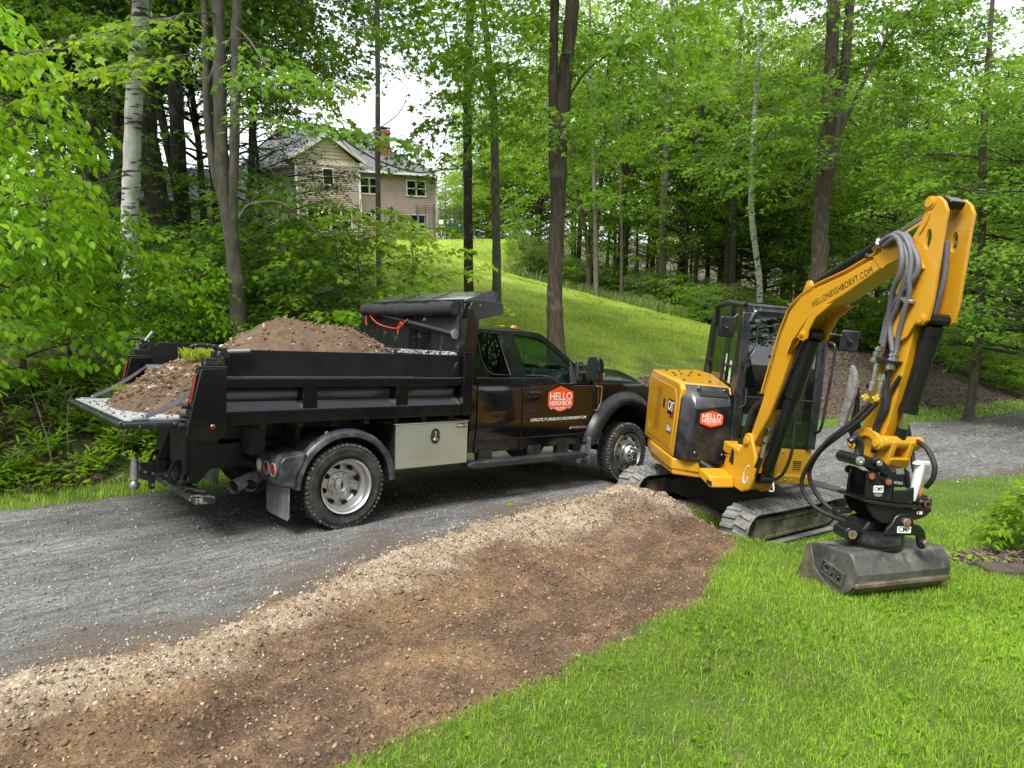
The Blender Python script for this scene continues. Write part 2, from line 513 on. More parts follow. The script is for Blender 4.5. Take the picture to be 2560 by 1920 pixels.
def _dirt(noise, vor, ramp, mix, attr, bump):
 brown = ramp(noise(3.2, 9, 0.72), [(0.28, (0.082, 0.051, 0.034)), (0.48, (0.165, 0.104, 0.064)), (0.64, (0.245, 0.158, 0.092)), (0.80, (0.35, 0.255, 0.17))])
 streak = ramp(noise(5.0, 8, 0.7, 'along'), [(0.30, K(0.55)), (0.5, K(1.0)), (0.70, K(1.5))])
 brown = mix(0.85, brown, streak, 'MULTIPLY')
 damp = ramp(noise(1.9, 7, 0.65), [(0.30, K(0.45)), (0.52, K(1.0))])
 brown = mix(1.0, brown, damp, 'MULTIPLY')
 ochre = ramp(noise(1.3, 6), [(0.45, K(0)), (0.68, K(0.75))])
 brown = mix(ochre, brown, (0.31, 0.195, 0.100))
 sand = ramp(noise(7, 9, 0.7), [(0.25, (0.26, 0.20, 0.135)), (0.52, (0.42, 0.345, 0.245)), (0.8, (0.54, 0.475, 0.37))])
 brown = mix(attr("moist"), brown, mix(1.0, (0.115, 0.072, 0.049), streak, 'MULTIPLY'))
 c = mix(attr("sand"), brown, sand)
 grit = mix(1.0, ramp(vor(70, out="Color"), [(0.0, K(0.6)), (0.7, K(1.0)), (0.94, K(1.7))]), ramp(noise(22, 8, 0.78), [(0.30, K(0.50)), (0.50, K(1.0)), (0.72, K(1.45))]), 'MULTIPLY')
 c = mix(0.75, c, grit, 'MULTIPLY')
 bump(mix(0.35, noise(24, 9, 0.75), vor(60)), 1.0, 0.035)
 return c, 0.95
def _lawn(noise, vor, ramp, mix, attr, bump):
 c = ramp(noise(2.2, 6), [(0.25, (0.045, 0.080, 0.010)), (0.55, (0.080, 0.140, 0.016)), (0.8, (0.125, 0.150, 0.030))])
 th = ramp(noise(5.5, 7), [(0.52, K(0)), (0.75, K(0.7))])
 c = mix(th, c, (0.14, 0.12, 0.06))
 bump(noise(60, 5), 0.9, 0.02)
 return c, 0.9
def _hill(noise, vor, ramp, mix, attr, bump):
 c = ramp(noise(0.55, 7), [(0.25, (0.165, 0.262, 0.026)), (0.50, (0.285, 0.395, 0.044)), (0.74, (0.39, 0.455, 0.085))])
 f = ramp(noise(9, 6, 0.7), [(0.3, K(0.55)), (0.7, K(1.3))])
 c = mix(1.0, c, f, 'MULTIPLY')
 bare = ramp(noise(0.42, 8, 0.66), [(0.60, K(0)), (0.74, K(0.6))])
 c = mix(bare, c, (0.15, 0.125, 0.065))
 low = ramp(attr("leafy"), [(0.0, K(0)), (1.0, K(0.85))])
 lf = ramp(noise(14, 8, 0.75), [(0.40, (0.040, 0.030, 0.020)), (0.55, (0.085, 0.062, 0.045)), (0.64, (0.10, 0.135, 0.03))])
 c = mix(low, c, lf)
 bump(noise(24, 7, 0.7), 1.0, 0.07)
 return c, 0.95
def _litter(noise, vor, ramp, mix, attr, bump):
 c = ramp(vor(26, out="Color"), [(0.0, (0.030, 0.020, 0.014)), (0.4, (0.062, 0.040, 0.028)), (0.75, (0.105, 0.070, 0.048)), (0.95, (0.19, 0.14, 0.105))])
 g = ramp(noise(0.9, 7), [(0.46, K(0)), (0.62, K(0.85))])
 gr = ramp(noise(11, 6), [(0.3, (0.018, 0.038, 0.008)), (0.7, (0.065, 0.12, 0.02))])
 c = mix(g, c, gr)
 bump(mix(0.5, vor(26), noise(50, 4)), 1.0, 0.04)
 return c, 0.95
def _mulch(noise, vor, ramp, mix, attr, bump):
 c = ramp(vor(34, out="Color"), [(0.0, (0.042, 0.029, 0.024)), (0.45, (0.095, 0.066, 0.053)), (0.8, (0.155, 0.112, 0.091)), (0.97, (0.25, 0.20, 0.17))])
 v = ramp(noise(1.6, 5), [(0.3, K(0.8)), (0.7, K(1.15))])
 c = mix(1.0, c, v, 'MULTIPLY')
 bump(mix(0.5, vor(34), noise(60, 4)), 1.0, 0.05)
 return c, 0.95
def regions(x, y):
 """0 road 1 dirt 2 lawn 3 verge grass 4 leaf-litter bank 5 hill lawn 6 mulch 7 woods floor 8 grass drive edge right"""
 s, t, nx, ny = polyline_sd(x, y, FAR)
 sn, tn, _, _ = polyline_sd(x, y, NEAR)
 sd, td, _, _ = polyline_sd(x, y, DIRT)
 jag = 0.10 * fbm(x, y, 3.0, 4) + 0.05 * fbm(x, y, 14, 2)
 jag2 = 0.5 * fbm(x, y, 0.5, 3)
 r = np.full(x.shape, 2)
 r = np.where((sd + jag * 1.3 > 0), 1, r)
 r = np.where((sn + jag * 1.6 > 0), 0, r)
 far = s + jag > 0
 vw = np.interp(nx, [-9, 0, 6, 12, 25], [0.38, 0.35, 0.25, 0.75, 1.0]) + jag2 * 0.4
 mw = np.interp(nx, [-9, -2, 3, 8, 12, 25], [3.0, 2.8, 2.2, 3.0, 4.8, 6.5]) + jag2 * 1.6
 rf = np.full(x.shape, 5)
 # hill lawn between the left woods and the right woods
 left_edge = -1.4 - 0.36 * (y - 12) + jag2 * 2.5
 right_edge = np.interp(y, [10, 20, 26, 32, 38, 46, 60], [14, 12.8, 11.0, 8.2, 4.6, 0.5, -1.0]) + jag2 * 2.0
 rf = np.where((x < left_edge) & (y < 44) , 7, rf)
 rf = np.where((x > right_edge), 7, rf)
 rf = np.where(y > 60, 7, rf)
 rf = np.where(s < mw, np.where(nx < 1.5 + jag2, 4, 6), rf)
 rf = np.where(s < vw, 3, rf)
 r = np.where(far, rf, r)
 r = np.where((np.hypot((x - 5.15) / 1.15, (y - 5.95) / 0.42) + jag < 1) & ~far, 6, r)
 return r, s, sn, sd, nx
def make_ground():
 # polar-spaced sheet: small cells near the camera, wide ones far away; real heights everywhere
 nr, na = 600, 560
 rr = 1.25 * (95 / 1.25) ** np.linspace(0, 1, nr + 1)
 aa = np.radians(np.linspace(-75, 75, na + 1))
 Rg, Ag = np.meshgrid(rr, aa, indexing='ij')
 jr = np.random.default_rng(11)
 X = Rg * np.sin(Ag); Y = Rg * np.cos(Ag)
 Z = height(X, Y)
 idx = np.arange((nr + 1) * (na + 1)).reshape(nr + 1, na + 1)
 Q = np.stack([idx[:-1, :-1], idx[:-1, 1:], idx[1:, 1:], idx[1:, :-1]], -1).reshape(-1, 4)
 Q = Q[:, ::-1]
 V = np.stack([X.ravel(), Y.ravel(), Z.ravel()], 1)
 cx = V[Q].mean(1)
 reg, s, sn, sd, nx = regions(cx[:, 0], cx[:, 1])
 _, sv, snv, sdv, nxv = regions(V[:, 0], V[:, 1])
 jag = fbm(V[:, 0], V[:, 1], 1.6, 4)
 jb = fbm(V[:, 0], V[:, 1], 5, 3)
 pile = np.exp(-((V[:, 0] - 0.75) / 0.75) ** 2 - ((V[:, 1] - 7.0) / 0.55) ** 2)
 wid = np.interp(V[:, 0], [-2.5, -0.5, 1.2], [0.50, 0.75, 1.15])
 along = np.clip((snv + wid + jag * 0.9) / 0.38, 0, 1) * np.clip((0.06 - snv + jb * 0.25) / 0.12, 0, 1)                  # pale crushed stone beside the gravel
 sand = np.clip(along * (0.78 + jb * 0.9) + 0.55 * pile * (0.6 + jb), 0, 1)
 edge = sstep(0.55, 0.05, snv + jag * 0.9 + jb * 0.3) * 1.0 + sstep(-0.18, 0.0, sv + jag * 0.3) * 0.5
 leafy = sstep(5.5, 1.8, sv + jag * 5) * 0.9
 moist = sstep(1.15, 0.25, sdv + jag * 1.5 + jb * 0.5) * 0.85 * sstep(0.9, 0.2, jb + 0.5)
 spec = {0: ("gravel_drive", ground_material("gravel", _gravel)), 1: ("bare_dirt", ground_material("turned_dirt", _dirt)),
   2: ("lawn", ground_material("lawn_soil", _lawn)), 3: ("grass_verge", bpy.data.materials["lawn_soil"] if False else None),
   4: ("leaf_litter_bank", ground_material("leaf_litter", _litter)), 5: ("hill_lawn", ground_material("hill_grass", _hill)),
   6: ("mulch_bank", ground_material("bark_mulch", _mulch)), 7: ("woods_floor", None)}
 for k, (nm, m) in spec.items():
  if k == 3: m = spec[2][1]
  if k == 7: m = spec[4][1]
  f = Q[reg == k]
  u, inv = np.unique(f, return_inverse=True)
  o = np_mesh(nm, V[u], inv.reshape(-1, 4), m, smooth=True, attr={"sand": sand[u], "edge": np.clip(edge[u], 0, 1), "leafy": leafy[u], "moist": moist[u]})
  o["kind"] = "structure"
 # coarse sheet to the horizon beneath and around it all
 g = np.concatenate([-np.geomspace(900, 3, 46), np.linspace(-2, 2, 5), np.geomspace(3, 900, 46)])
 gx, gy = np.meshgrid(g, g + 12, indexing='ij')
 d = np.hypot(gx, gy)
 gz = np.where(d < 110, height(np.clip(gx, -110, 110), np.clip(gy, -110, 110), False), height(gx * 110 / np.maximum(d, 1), gy * 110 / np.maximum(d, 1), False))
 ins = (np.abs(np.arctan2(gx, gy)) < np.radians(80)) & (d < 110)
 gz = gz - np.where(ins, 0.9, 0.03)
 idx = np.arange(gx.size).reshape(gx.shape)
 Q = np.stack([idx[:-1, :-1], idx[1:, :-1], idx[1:, 1:], idx[:-1, 1:]], -1).reshape(-1, 4)
 o = np_mesh("ground", np.stack([gx.ravel(), gy.ravel(), gz.ravel()], 1), Q, spec[4][1], smooth=True)
 o["kind"] = "structure"
make_ground()
# ================================================================== DUMP TRUCK
def eul(yaw, pit, rol):
 return Matrix.Rotation(yaw, 4, 'Z') @ Matrix.Rotation(pit, 4, 'Y') @ Matrix.Rotation(rol, 4, 'X')
TRUCK_M = Matrix.Translation((-2.362, 7.06, -2.827)) @ eul(R(41.01), R(7.56), R(-5.07))
def grid_surf(f, nu, nv):
 """f(u,v)->xyz, u,v in 0..1"""
 vs = [f(i / nu, j / nv) for j in range(nv + 1) for i in range(nu + 1)]
 fs = [(j * (nu + 1) + i, j * (nu + 1) + i + 1, (j + 1) * (nu + 1) + i + 1, (j + 1) * (nu + 1) + i) for j in range(nv) for i in range(nu)]
 return vs, fs
def shell(mb, f, g, nu, nv):
 """closed thin slab between surfaces f and g"""
 a, fa = grid_surf(f, nu, nv); b, fb = grid_surf(g, nu, nv)
 n = len(a)
 fs = fa + [tuple(i + n for i in q[::-1]) for q in fb]
 w = nu + 1
 rim = [i for i in range(w)] + [(j + 1) * w - 1 for j in range(1, nv + 1)] + [nv * w + i for i in range(w - 2, -1, -1)] + [j * w for j in range(nv - 1, 0, -1)]
 m = len(rim)
 fs += [(rim[k], rim[(k + 1) % m], rim[(k + 1) % m] + n, rim[k] + n) for k in range(m)]
 return mb.add(a + b, fs)
def dump_truck():
 BLK = mat("black_gloss_paint", (0.0055, 0.006, 0.0075), 0.10, spec=0.4, coat=0.5, bump=0.012, bscale=3, dirt=(0.12, 0.11, 0.10), dirt_amt=0.07, dirt_scale=3, dlo=0.5, dhi=0.8)
 BED = mat("black_bed_enamel", (0.004, 0.0045, 0.006), 0.15, spec=0.3, coat=0.2, bump=0.03, bscale=9, dirt=(0.16, 0.15, 0.13), dirt_amt=0.08, dirt_scale=7, dlo=0.52, dhi=0.8)
 SCU = mat("scuffed_black_steel", (0.009, 0.010, 0.012), 0.32, coat=0.3, dirt=(0.42, 0.42, 0.40), dirt_amt=0.75, dirt_scale=22, dlo=0.60, dhi=0.66, bump=0.1, bscale=30)
 CHS = mat("chassis_black", (0.010, 0.010, 0.010), 0.6, dirt=(0.10, 0.09, 0.08), dirt_amt=0.4, dirt_scale=6)
 PLA = mat("black_textured_plastic", (0.018, 0.019, 0.021), 0.5, bump=0.08, bscale=400, dirt=(0.20, 0.19, 0.17), dirt_amt=0.22, dirt_scale=6)
 FEN = mat("weathered_fender_plastic", (0.022, 0.025, 0.030), 0.36, var=0.4, vscale=9, dirt=(0.26, 0.26, 0.25), dirt_amt=0.35, dirt_scale=8, bump=0.06, bscale=90)
 RUB = mat("tyre_rubber", (0.020, 0.020, 0.020), 0.75, dirt=(0.17, 0.16, 0.14), dirt_amt=0.45, dirt_scale=9, bump=0.12, bscale=160)
 TRD = mat("dusty_tread", (0.030, 0.029, 0.027), 0.85, dirt=(0.32, 0.31, 0.29), dirt_amt=0.75, dirt_scale=24, dlo=0.46, dhi=0.62, bump=0.2, bscale=120)
 FLP = mat("dusty_mud_flap", (0.05, 0.05, 0.055), 0.8, col2=(0.20, 0.20, 0.205), vscale=5, detail=8)
 ALU = mat("polished_aluminium", (0.56, 0.565, 0.57), 0.33, 0.9, var=0.12, vscale=12, dirt=(0.30, 0.29, 0.27), dirt_amt=0.3, dirt_scale=9)
 BRU = mat("brushed_aluminium", (0.66, 0.67, 0.675), 0.32, 0.9, var=0.08, vscale=3, bump=0.02, bscale=80, dirt=(0.35, 0.33, 0.28), dirt_amt=0.25, dirt_scale=3)
 STE = mat("bare_worn_steel", (0.42, 0.43, 0.44), 0.42, 0.85, var=0.3, vscale=14, dirt=(0.16, 0.14, 0.12), dirt_amt=0.5, dirt_scale=7)
 LIN = mat("scraped_bed_liner", (0.36, 0.37, 0.385), 0.45, 0.35, var=0.22, vscale=18, dirt=(0.10, 0.08, 0.06), dirt_amt=0.55, dirt_scale=6, dlo=0.55, dhi=0.75)
 WOO = mat("black_stained_board", (0.006, 0.007, 0.009), 0.5, spec=0.2, col2=(0.014, 0.016, 0.020), vscale=3.5, detail=8, bump=0.15, bscale=35)
 TARP = mat("black_tarp_cloth", (0.017, 0.018, 0.020), 0.8, var=0.35, vscale=8, bump=0.5, bscale=45)
 STRAP = mat("black_webbing", (0.035, 0.036, 0.045), 0.75, var=0.3, vscale=12, bump=0.2, bscale=200)
 REDL = mat("red_lamp_lens", (0.20, 0.008, 0.011), 0.15, coat=0.6, var=0.25, vscale=40)
 AMB = mat("amber_lens", (0.75, 0.22, 0.01), 0.15, coat=0.6, var=0.2, vscale=60)
 WHL = mat("clear_lamp_lens", (0.62, 0.62, 0.58), 0.2, coat=0.6, var=0.15, vscale=60)
 CHR = mat("chrome", (0.66, 0.66, 0.66), 0.22, 1.0)
 HOLE = mat("dark_opening", (0.002, 0.002, 0.002), 0.9)
 ORA = mat("orange_vinyl", (0.80, 0.085, 0.018), 0.4)
 WHT = mat("white_vinyl", (0.80, 0.80, 0.78), 0.45)
 EXH = mat("sooty_exhaust_steel", (0.36, 0.35, 0.335), 0.45, 0.6, var=0.3, vscale=15)
 INT = mat("dark_cab_interior", (0.022, 0.028, 0.027), 0.6)
 SEAT = mat("grey_cab_seat", (0.05, 0.05, 0.05), 0.8)
 REDR = mat("red_cord", (0.72, 0.06, 0.035), 0.7)
 GLS = glass("truck_glass", (0.42, 0.58, 0.52), refl=0.045)
 GLD = glass("truck_privacy_glass", (0.02, 0.025, 0.025), refl=0.04)
 t = empty("dump_truck", label="black single-cab dump truck parked on the gravel drive with its tailgate lowered", cat="dump truck", mat=TRUCK_M)
 t["label"] = "black dump truck on the gravel drive with a loaded bed and lowered tailgate"
 B = lambda: MB()
 # ---------------- chassis
 b = B()
 for y in (-0.43, 0.43): b.bb(-1.12, 4.9, y - 0.04, y + 0.04, 0.55, 0.78)
 for x in (-0.9, -0.3, 0.6, 1.6, 2.6): b.bb(x - 0.05, x + 0.05, -0.39, 0.39, 0.6, 0.72)
 b.cyl((0, -0.95, 0.405), (0, 0.95, 0.405), 0.07, 12)
 b.lathe([(0.02, -0.2), (0.17, -0.14), (0.2, 0), (0.17, 0.14), (0.02, 0.2)], (0, 0, 0.405), 'y', 20)
 b.cyl((0.15, 0, 0.45), (2.6, 0, 0.62), 0.05, 10)
 b.bb(3.0, 4.6, -0.4, 0.4, 0.5, 1.05)
 b.cyl((4.28, -0.8, 0.42), (4.28, 0.8, 0.42), 0.06, 12)
 for y in (-0.5, 0.5):
  b.tube(smooth_path([(-0.75, y, 0.62), (-0.2, y, 0.42), (0.2, y, 0.42), (0.75, y, 0.6)]), 0.045, 6)
 b.build("chassis_frame", CHS, t, bevel=0.006)
 b = B(); b.tube([(1.0, 0.3, 0.55), (0.3, 0.1, 0.6), (-0.2, -0.35, 0.62), (-0.45, -0.62, 0.5)], 0.05, 12)
 b.build("exhaust_pipe", EXH, t)
 for (p0, p1, p2) in (((-0.48, -0.52, 0.50), (-0.68, -0.62, 0.47), (-0.91, -0.745, 0.415)), ((-0.46, -0.56, 0.50), (-0.68, -0.60, 0.475), (-0.765, -0.775, 0.42))):
  b = B(); path = bez(p0, p0, p1, p2, 8)
  b.tube(path, [0.045] * 3 + [0.05 + 0.016 * i / 6 for i in range(6)], 18, cap=False)
  tip = b.build("exhaust_tip", EXH, t)
  b = B(); d = (path[-1] - path[-3]).normalized()
  b.tube([path[-1] - d * 0.04, path[-1] - d * 0.035], 0.057, 18)
  b.build("exhaust_bore", HOLE, tip)
 b = B(); b.lathe([(0.02, -0.45), (0.24, -0.42), (0.27, -0.3), (0.27, 0.3), (0.24, 0.42), (0.02, 0.45)], (-0.62, 0.25, 0.68), 'y', 24)
 b.build("rear_fuel_tank", CHS, t)
 # hydraulic lines and brackets under the bed
 b = B()
 for k in range(5):
  b.tube(smooth_path([(-0.5 + 0.1 * k, -0.6, 0.9), (-0.3 + 0.1 * k, -0.55, 0.72 + 0.03 * k), (0.1 + 0.06 * k, -0.6, 0.78), (0.5, -0.5, 0.85)]), 0.012, 6)
 b.bb(-0.75, -0.62, -0.75, -0.5, 0.7, 0.95); b.bb(-0.35, -0.3, -0.8, -0.45, 0.72, 0.98)
 b.each("hydraulic_line", CHS, t)
 # ---------------- rear hitch assembly
 b = B()
 b.prism([(-0.46, 1.0), (0.46, 1.0), (0.46, 0.52), (0.36, 0.40), (-0.36, 0.40), (-0.46, 0.52)], -1.24, -1.20, 'x')
 b.prism([(-1.2, 1.0), (-0.95, 1.0), (-0.95, 0.62), (-1.12, 0.42), (-1.2, 0.42)], -0.46, -0.42, 'y')
 b.prism([(-1.2, 1.0), (-0.95, 1.0), (-0.95, 0.62), (-1.12, 0.42), (-1.2, 0.42)], 0.42, 0.46, 'y')
 b.prism([(-1.24, 0.86), (-1.24, 0.56), (-1.36, 0.56)], 0.02, 0.05, 'y')
 b.build("hitch_plate", CHS, t, bevel=0.008)
 b = B()
 b.bb(-1.42, -1.1, -0.045, 0.045, 0.49, 0.58)
 b.bb(-1.36, -1.28, -0.06, 0.06, 0.475, 0.595)
 b.prism([(-1.49, 0.56), (-1.37, 0.56), (-1.37, 0.32), (-1.42, 0.32), (-1.42, 0.40), (-1.49, 0.42)], -0.03, 0.03, 'y')
 hb = b.build("hitch_mount", CHS, t, bevel=0.006)
 b = B()
 for (x, z) in ((-1.395, 0.47), (-1.395, 0.36), (-1.46, 0.49)): b.cyl((x, -0.05, z), (x, 0.05, z), 0.013, 10)
 b.each("hitch_pin", STE, hb)
 b = B(); b.cyl((-1.54, 0, 0.42), (-1.54, 0, 0.58), 0.036, 16)
 b.lathe([(0.001, -0.055), (0.03, -0.045), (0.042, -0.02), (0.042, 0.0), (0.03, 0.025), (0.022, 0.04), (0.022, 0.06)], (-1.54, 0, 0.375), 'z', 18)
 b.lathe([(0.022, -0.03), (0.03, 0.0), (0.03, 0.02), (0.001, 0.045)], (-1.54, 0, 0.60), 'z', 18)
 b.build("tow_ball", STE, t)
 b = B()
 for y in (-0.33, 0.33):
  b.tube(arc_path([(-1.27, y, 0.60), (-1.30, y, 0.60), (-1.33, y, 0.5), (-1.30, y, 0.43), (-1.27, y, 0.45), (-1.255, y, 0.52), (-1.27, y, 0.6)]), 0.016, 8)
  b.cyl((-1.24, y, 0.6), (-1.28, y, 0.6), 0.03, 10)
 b.each("tow_shackle", CHS, t)
 b = B(); b.bb(-1.30, -1.14, -0.98, 0.98, 0.345, 0.40); b.bb(-1.25, -1.20, -0.4, 0.4, 0.33, 0.5)
 b.build("rear_bumper_step", mat("scratched_bumper", (0.012, 0.012, 0.012), 0.5, dirt=(0.40, 0.39, 0.37), dirt_amt=0.8, dirt_scale=14, dlo=0.5, dhi=0.62), t, bevel=0.006)
 # ---------------- wheels
 def tyre_mb(w, r=0.405):
  b = B(); ri = 0.262; h = w / 2
  prof = [(ri, -h * 0.78), (ri + 0.02, -h * 0.86), (ri + 0.03, -h * 0.92), (ri + 0.032, -h * 0.95), (ri + 0.075, -h * 0.99), (ri + 0.079, -h * 1.0), (r - 0.05, -h * 0.995), (r - 0.046, -h * 0.97), (r - 0.02, -h * 0.92), (r - 0.008, -h * 0.86), (r - 0.002, -h * 0.74)]
  rib = []
  for k in range(4):
   a = -0.60 + 0.30 * k; rib += [(r, a * h - 0.02 * h), (r, (a + 0.22) * h)]
   if k < 4: rib += [(r - 0.011, (a + 0.225) * h), (r - 0.011, (a + 0.275) * h)]
  prof += [(r - 0.011, -0.70 * h), (r - 0.011, -0.63 * h)] + rib[:-2]
  prof += [(r - 0.011, 0.62 * h), (r - 0.011, 0.69 * h), (r - 0.002, 0.74 * h), (r - 0.008, h * 0.86), (r - 0.02, h * 0.92), (r - 0.05, h * 0.99), (ri + 0.08, h), (ri + 0.03, h * 0.92), (ri, h * 0.78)]
  b.lathe(prof, (0, 0, 0), 'y', 72)
  return b
 def lugs_mb(w, r=0.405, n=54):
  b = B(); h = w / 2
  for s in (-1, 1):
   for k in range(n):
    a = 2 * pi * (k + (0.25 if s > 0 else 0)) / n
    M = Matrix.Rotation(-a, 4, 'Y') @ Matrix.Translation((0, s * h * 0.80, r - 0.008))
    b.add([(-.013, -.022, -.008), (.013, -.022, -.008), (.013, .022, -.012), (-.013, .022, -.012), (-.012, -.02, .009), (.012, -.02, .009), (.012, .018, .006), (-.012, .018, .006)] if s > 0 else
      [(-.013, -.022, -.012), (.013, -.022, -.012), (.013, .022, -.008), (-.013, .022, -.008), (-.012, -.018, .006), (.012, -.018, .006), (.012, .02, .009), (-.012, .02, .009)],
      [(3, 2, 1, 0), (4, 5, 6, 7), (0, 1, 5, 4), (1, 2, 6, 5), (2, 3, 7, 6), (3, 0, 4, 7)], M)
   for k in range(n * 2):
    a = 2 * pi * (k + 0.5) / (n * 2)
    M = Matrix.Rotation(-a, 4, 'Y') @ Matrix.Translation((0, s * h * 0.28, r + 0.0005))
    b.add([(-.002, -.014, -.003), (.002, -.014, -.003), (.008, .014, -.003), (.004, .014, -.003), (-.002, -.014, .004), (.002, -.014, .004), (.008, .014, .004), (.004, .014, .004)],
      [(3, 2, 1, 0), (4, 5, 6, 7), (0, 1, 5, 4), (1, 2, 6, 5), (2, 3, 7, 6), (3, 0, 4, 7)], M)
  return b
 def sphere_prof(r): return [(r * math.sin(a), -r * math.cos(a)) for a in [pi * i / 6 for i in range(4)]]
 def wheel(x, y, front, s, both=False):
  """s=-1 near side (face towards -y)"""
  w = 0.215
  M = Matrix.Translation((x, y, 0.405))
  # rim dish: offsets measured from outer face (o = -y direction)
  if front: prof = [(0.262, -0.012), (0.258, -0.004), (0.252, 0.0), (0.247, 0.006), (0.243, 0.02), (0.236, 0.030), (0.215, 0.022), (0.185, 0.006), (0.160, -0.002), (0.140, -0.002)]
  else: prof = [(0.262, -0.012), (0.258, -0.004), (0.252, 0.0), (0.247, 0.006), (0.243, 0.03), (0.238, 0.075), (0.205, 0.085), (0.198, 0.10), (0.196, 0.125), (0.180, 0.142), (0.150, 0.142), (0.02, 0.142)]
  fy = y + s * w / 2
  b = B(); b.lathe([(r, fy - s * o) for r, o in prof], (x, 0, 0.405), 'y', 64)
  rim = b.build("wheel", ALU, t, smooth=40)
  ty = tyre_mb(w).build("tyre", RUB, rim, M=M)
  lg = lugs_mb(w).build("tread", TRD, rim, M=M); lg["kind"] = "stuff"
  # hand holes
  n = 8 if front else 8
  b = B()
  for k in range(n):
   a = 2 * pi * (k + 0.3) / n
   rr = 0.196 if front else 0.180
   cx, cz = x + rr * math.cos(a), 0.405 + rr * math.sin(a)
   o = 0.012 if front else 0.120
   if front:
    pts = [(0.020 * math.cos(q), 0.027 * math.sin(q)) for q in [2 * pi * i / 14 for i in range(14)]]
    d0, d1 = -0.014, 0.03
   else:
    pts = [(0.024 * math.cos(q), 0.026 * math.sin(q)) for q in [2 * pi * i / 14 for i in range(14)]]
    d0, d1 = -0.02, 0.01
   vs = []
   for off in (d0, d1):
    for u, v in pts:
     # u radial, v tangential
     vs.append((cx + u * math.cos(a) - v * math.sin(a), fy - s * (o + off + (u * 0.55 if not front else -u * 0.6)) , cz + u * math.sin(a) + v * math.cos(a)))
   m = len(pts)
   b.add(vs, [tuple(range(m)), tuple(range(2 * m - 1, m - 1, -1))] + [(i, i + m, (i + 1) % m + m, (i + 1) % m) for i in range(m)])
  b.each("hand_hole", HOLE, rim)
  b = B()
  if front:
   b.lathe([(0.140, fy + s * 0.0), (0.136, fy + s * 0.02), (0.118, fy + s * 0.075), (0.112, fy + s * 0.085), (0.092, fy + s * 0.088), (0.06, fy + s * 0.088), (0.056, fy + s * 0.115), (0.046, fy + s * 0.118), (0.044, fy + s * 0.06), (0.001, fy + s * 0.055)], (x, 0, 0.405), 'y', 40)
  else:
   b.lathe([(0.125, fy - s * 0.142), (0.122, fy - s * 0.128), (0.112, fy - s * 0.122), (0.068, fy - s * 0.122), (0.066, fy - s * 0.095), (0.058, fy - s * 0.088), (0.001, fy - s * 0.085)], (x, 0, 0.405), 'y', 40)
  hub = b.build("hub", CHR if front else ALU, rim, smooth=40)
  b = B(); r0 = 0.088 if front else 0.098
  base = fy + s * 0.086 if front else fy - s * 0.124
  for k in range(10):
   a = 2 * pi * k / 10
   c = (x + r0 * math.cos(a), 0, 0.405 + r0 * math.sin(a))
   b.lathe([(0.012, base), (0.012, base + s * 0.016), (0.008, base + s * 0.023), (0.001, base + s * 0.025)], c, 'y', 8)
  b.each("lug_nut", CHR, rim)
  if not front:
   b = B(); b.lathe([(0.001, fy - s * 0.0835), (0.02, fy - s * 0.0835)], (x, 0, 0.405), 'y', 20)
   e = b.build("hub_emblem", mat("emblem_dark", (0.03, 0.035, 0.05), 0.3), rim)
   e.matrix_local = Matrix.Translation((x, 0, 0.405)) @ Matrix.Diagonal((0.62, 1, 1.9, 1)) @ Matrix.Translation((-x, 0, -0.405))
  return rim
 wheel(0, -1.0625, False, -1); wheel(0, 1.0625, False, 1)
 for y in (-0.80, 0.80):
  r_ = tyre_mb(0.215).build("inner_tyre", RUB, t, M=Matrix.Translation((0, y, 0.405)))
  lugs_mb(0.215).build("tread", TRD, r_, M=Matrix.Translation((0, y, 0.405)))["kind"] = "stuff"
 WB = 4.282
 wheel(WB, -0.985, True, -1); wheel(WB, 0.985, True, 1)
 # ---------------- rear fenders with lamp box and mud flap
 for s in (-1, 1):
  b = B()
  prof = [(0.455, 0.62), (0.505, 0.66), (0.515, 0.75), (0.505, 0.755), (0.515, 0.76), (0.515, 0.88), (0.505, 0.885), (0.515, 0.89), (0.515, 1.02), (0.505, 1.03), (0.525, 1.06), (0.545, 1.10), (0.54, 1.15), (0.515, 1.18), (0.475, 1.185), (0.465, 1.17), (0.50, 1.15), (0.50, 0.66), (0.455, 0.63)]
  b.lathe([(r, s * y) for r, y in prof], (0.01, 0, 0.405), 'y', 40, R(2), R(178))
  fe = b.build("wheel_fender", FEN, t, smooth=50)
  b = B()
  if s < 0: text("lettering", "D", WHT, fe, frame_m((-0.19, -1.12, 0.915), (0.93, 0.0, 0.36), (-0.25, -0.35, 0.8)), 0.05)
  b = B()
  b.prism([(-0.41, 0.76), (-0.62, 0.73), (-0.66, 0.68), (-0.66, 0.47), (-0.50, 0.43), (-0.50, 0.55), (-0.44, 0.65)], s * 0.64, s * 1.19, 'y')
  lb = b.build("lamp_box", FEN, t, bevel=0.02, seg=3)
  for k, (y, m) in enumerate(((0.73, WHL), (0.90, REDL), (1.05, REDL))):
   b = B(); c = (0, s * y, 0.60)
   b.lathe([(0.062, -0.655), (0.064, -0.668), (0.056, -0.672), (0.052, -0.664)], c, 'x', 24)
   rg = b.build("lamp_ring", mat("dull_lamp_ring", (0.25, 0.25, 0.25), 0.5), lb)
   b = B(); b.lathe([(0.053, -0.662), (0.045, -0.672), (0.02, -0.678), (0.001, -0.679)], c, 'x', 24)
   b.build("lamp_lens", m, lb)
  b = B()
  b.prism([(s * 0.66, 0.46), (s * 1.16, 0.46), (s * 1.17, 0.17), (s * 1.14, 0.14), (s * 0.70, 0.14), (s * 0.67, 0.17)], -0.565, -0.552, 'x')
  b.build("mud_flap", FLP, t, bevel=0.004)
  b = B()   # front wheel flap
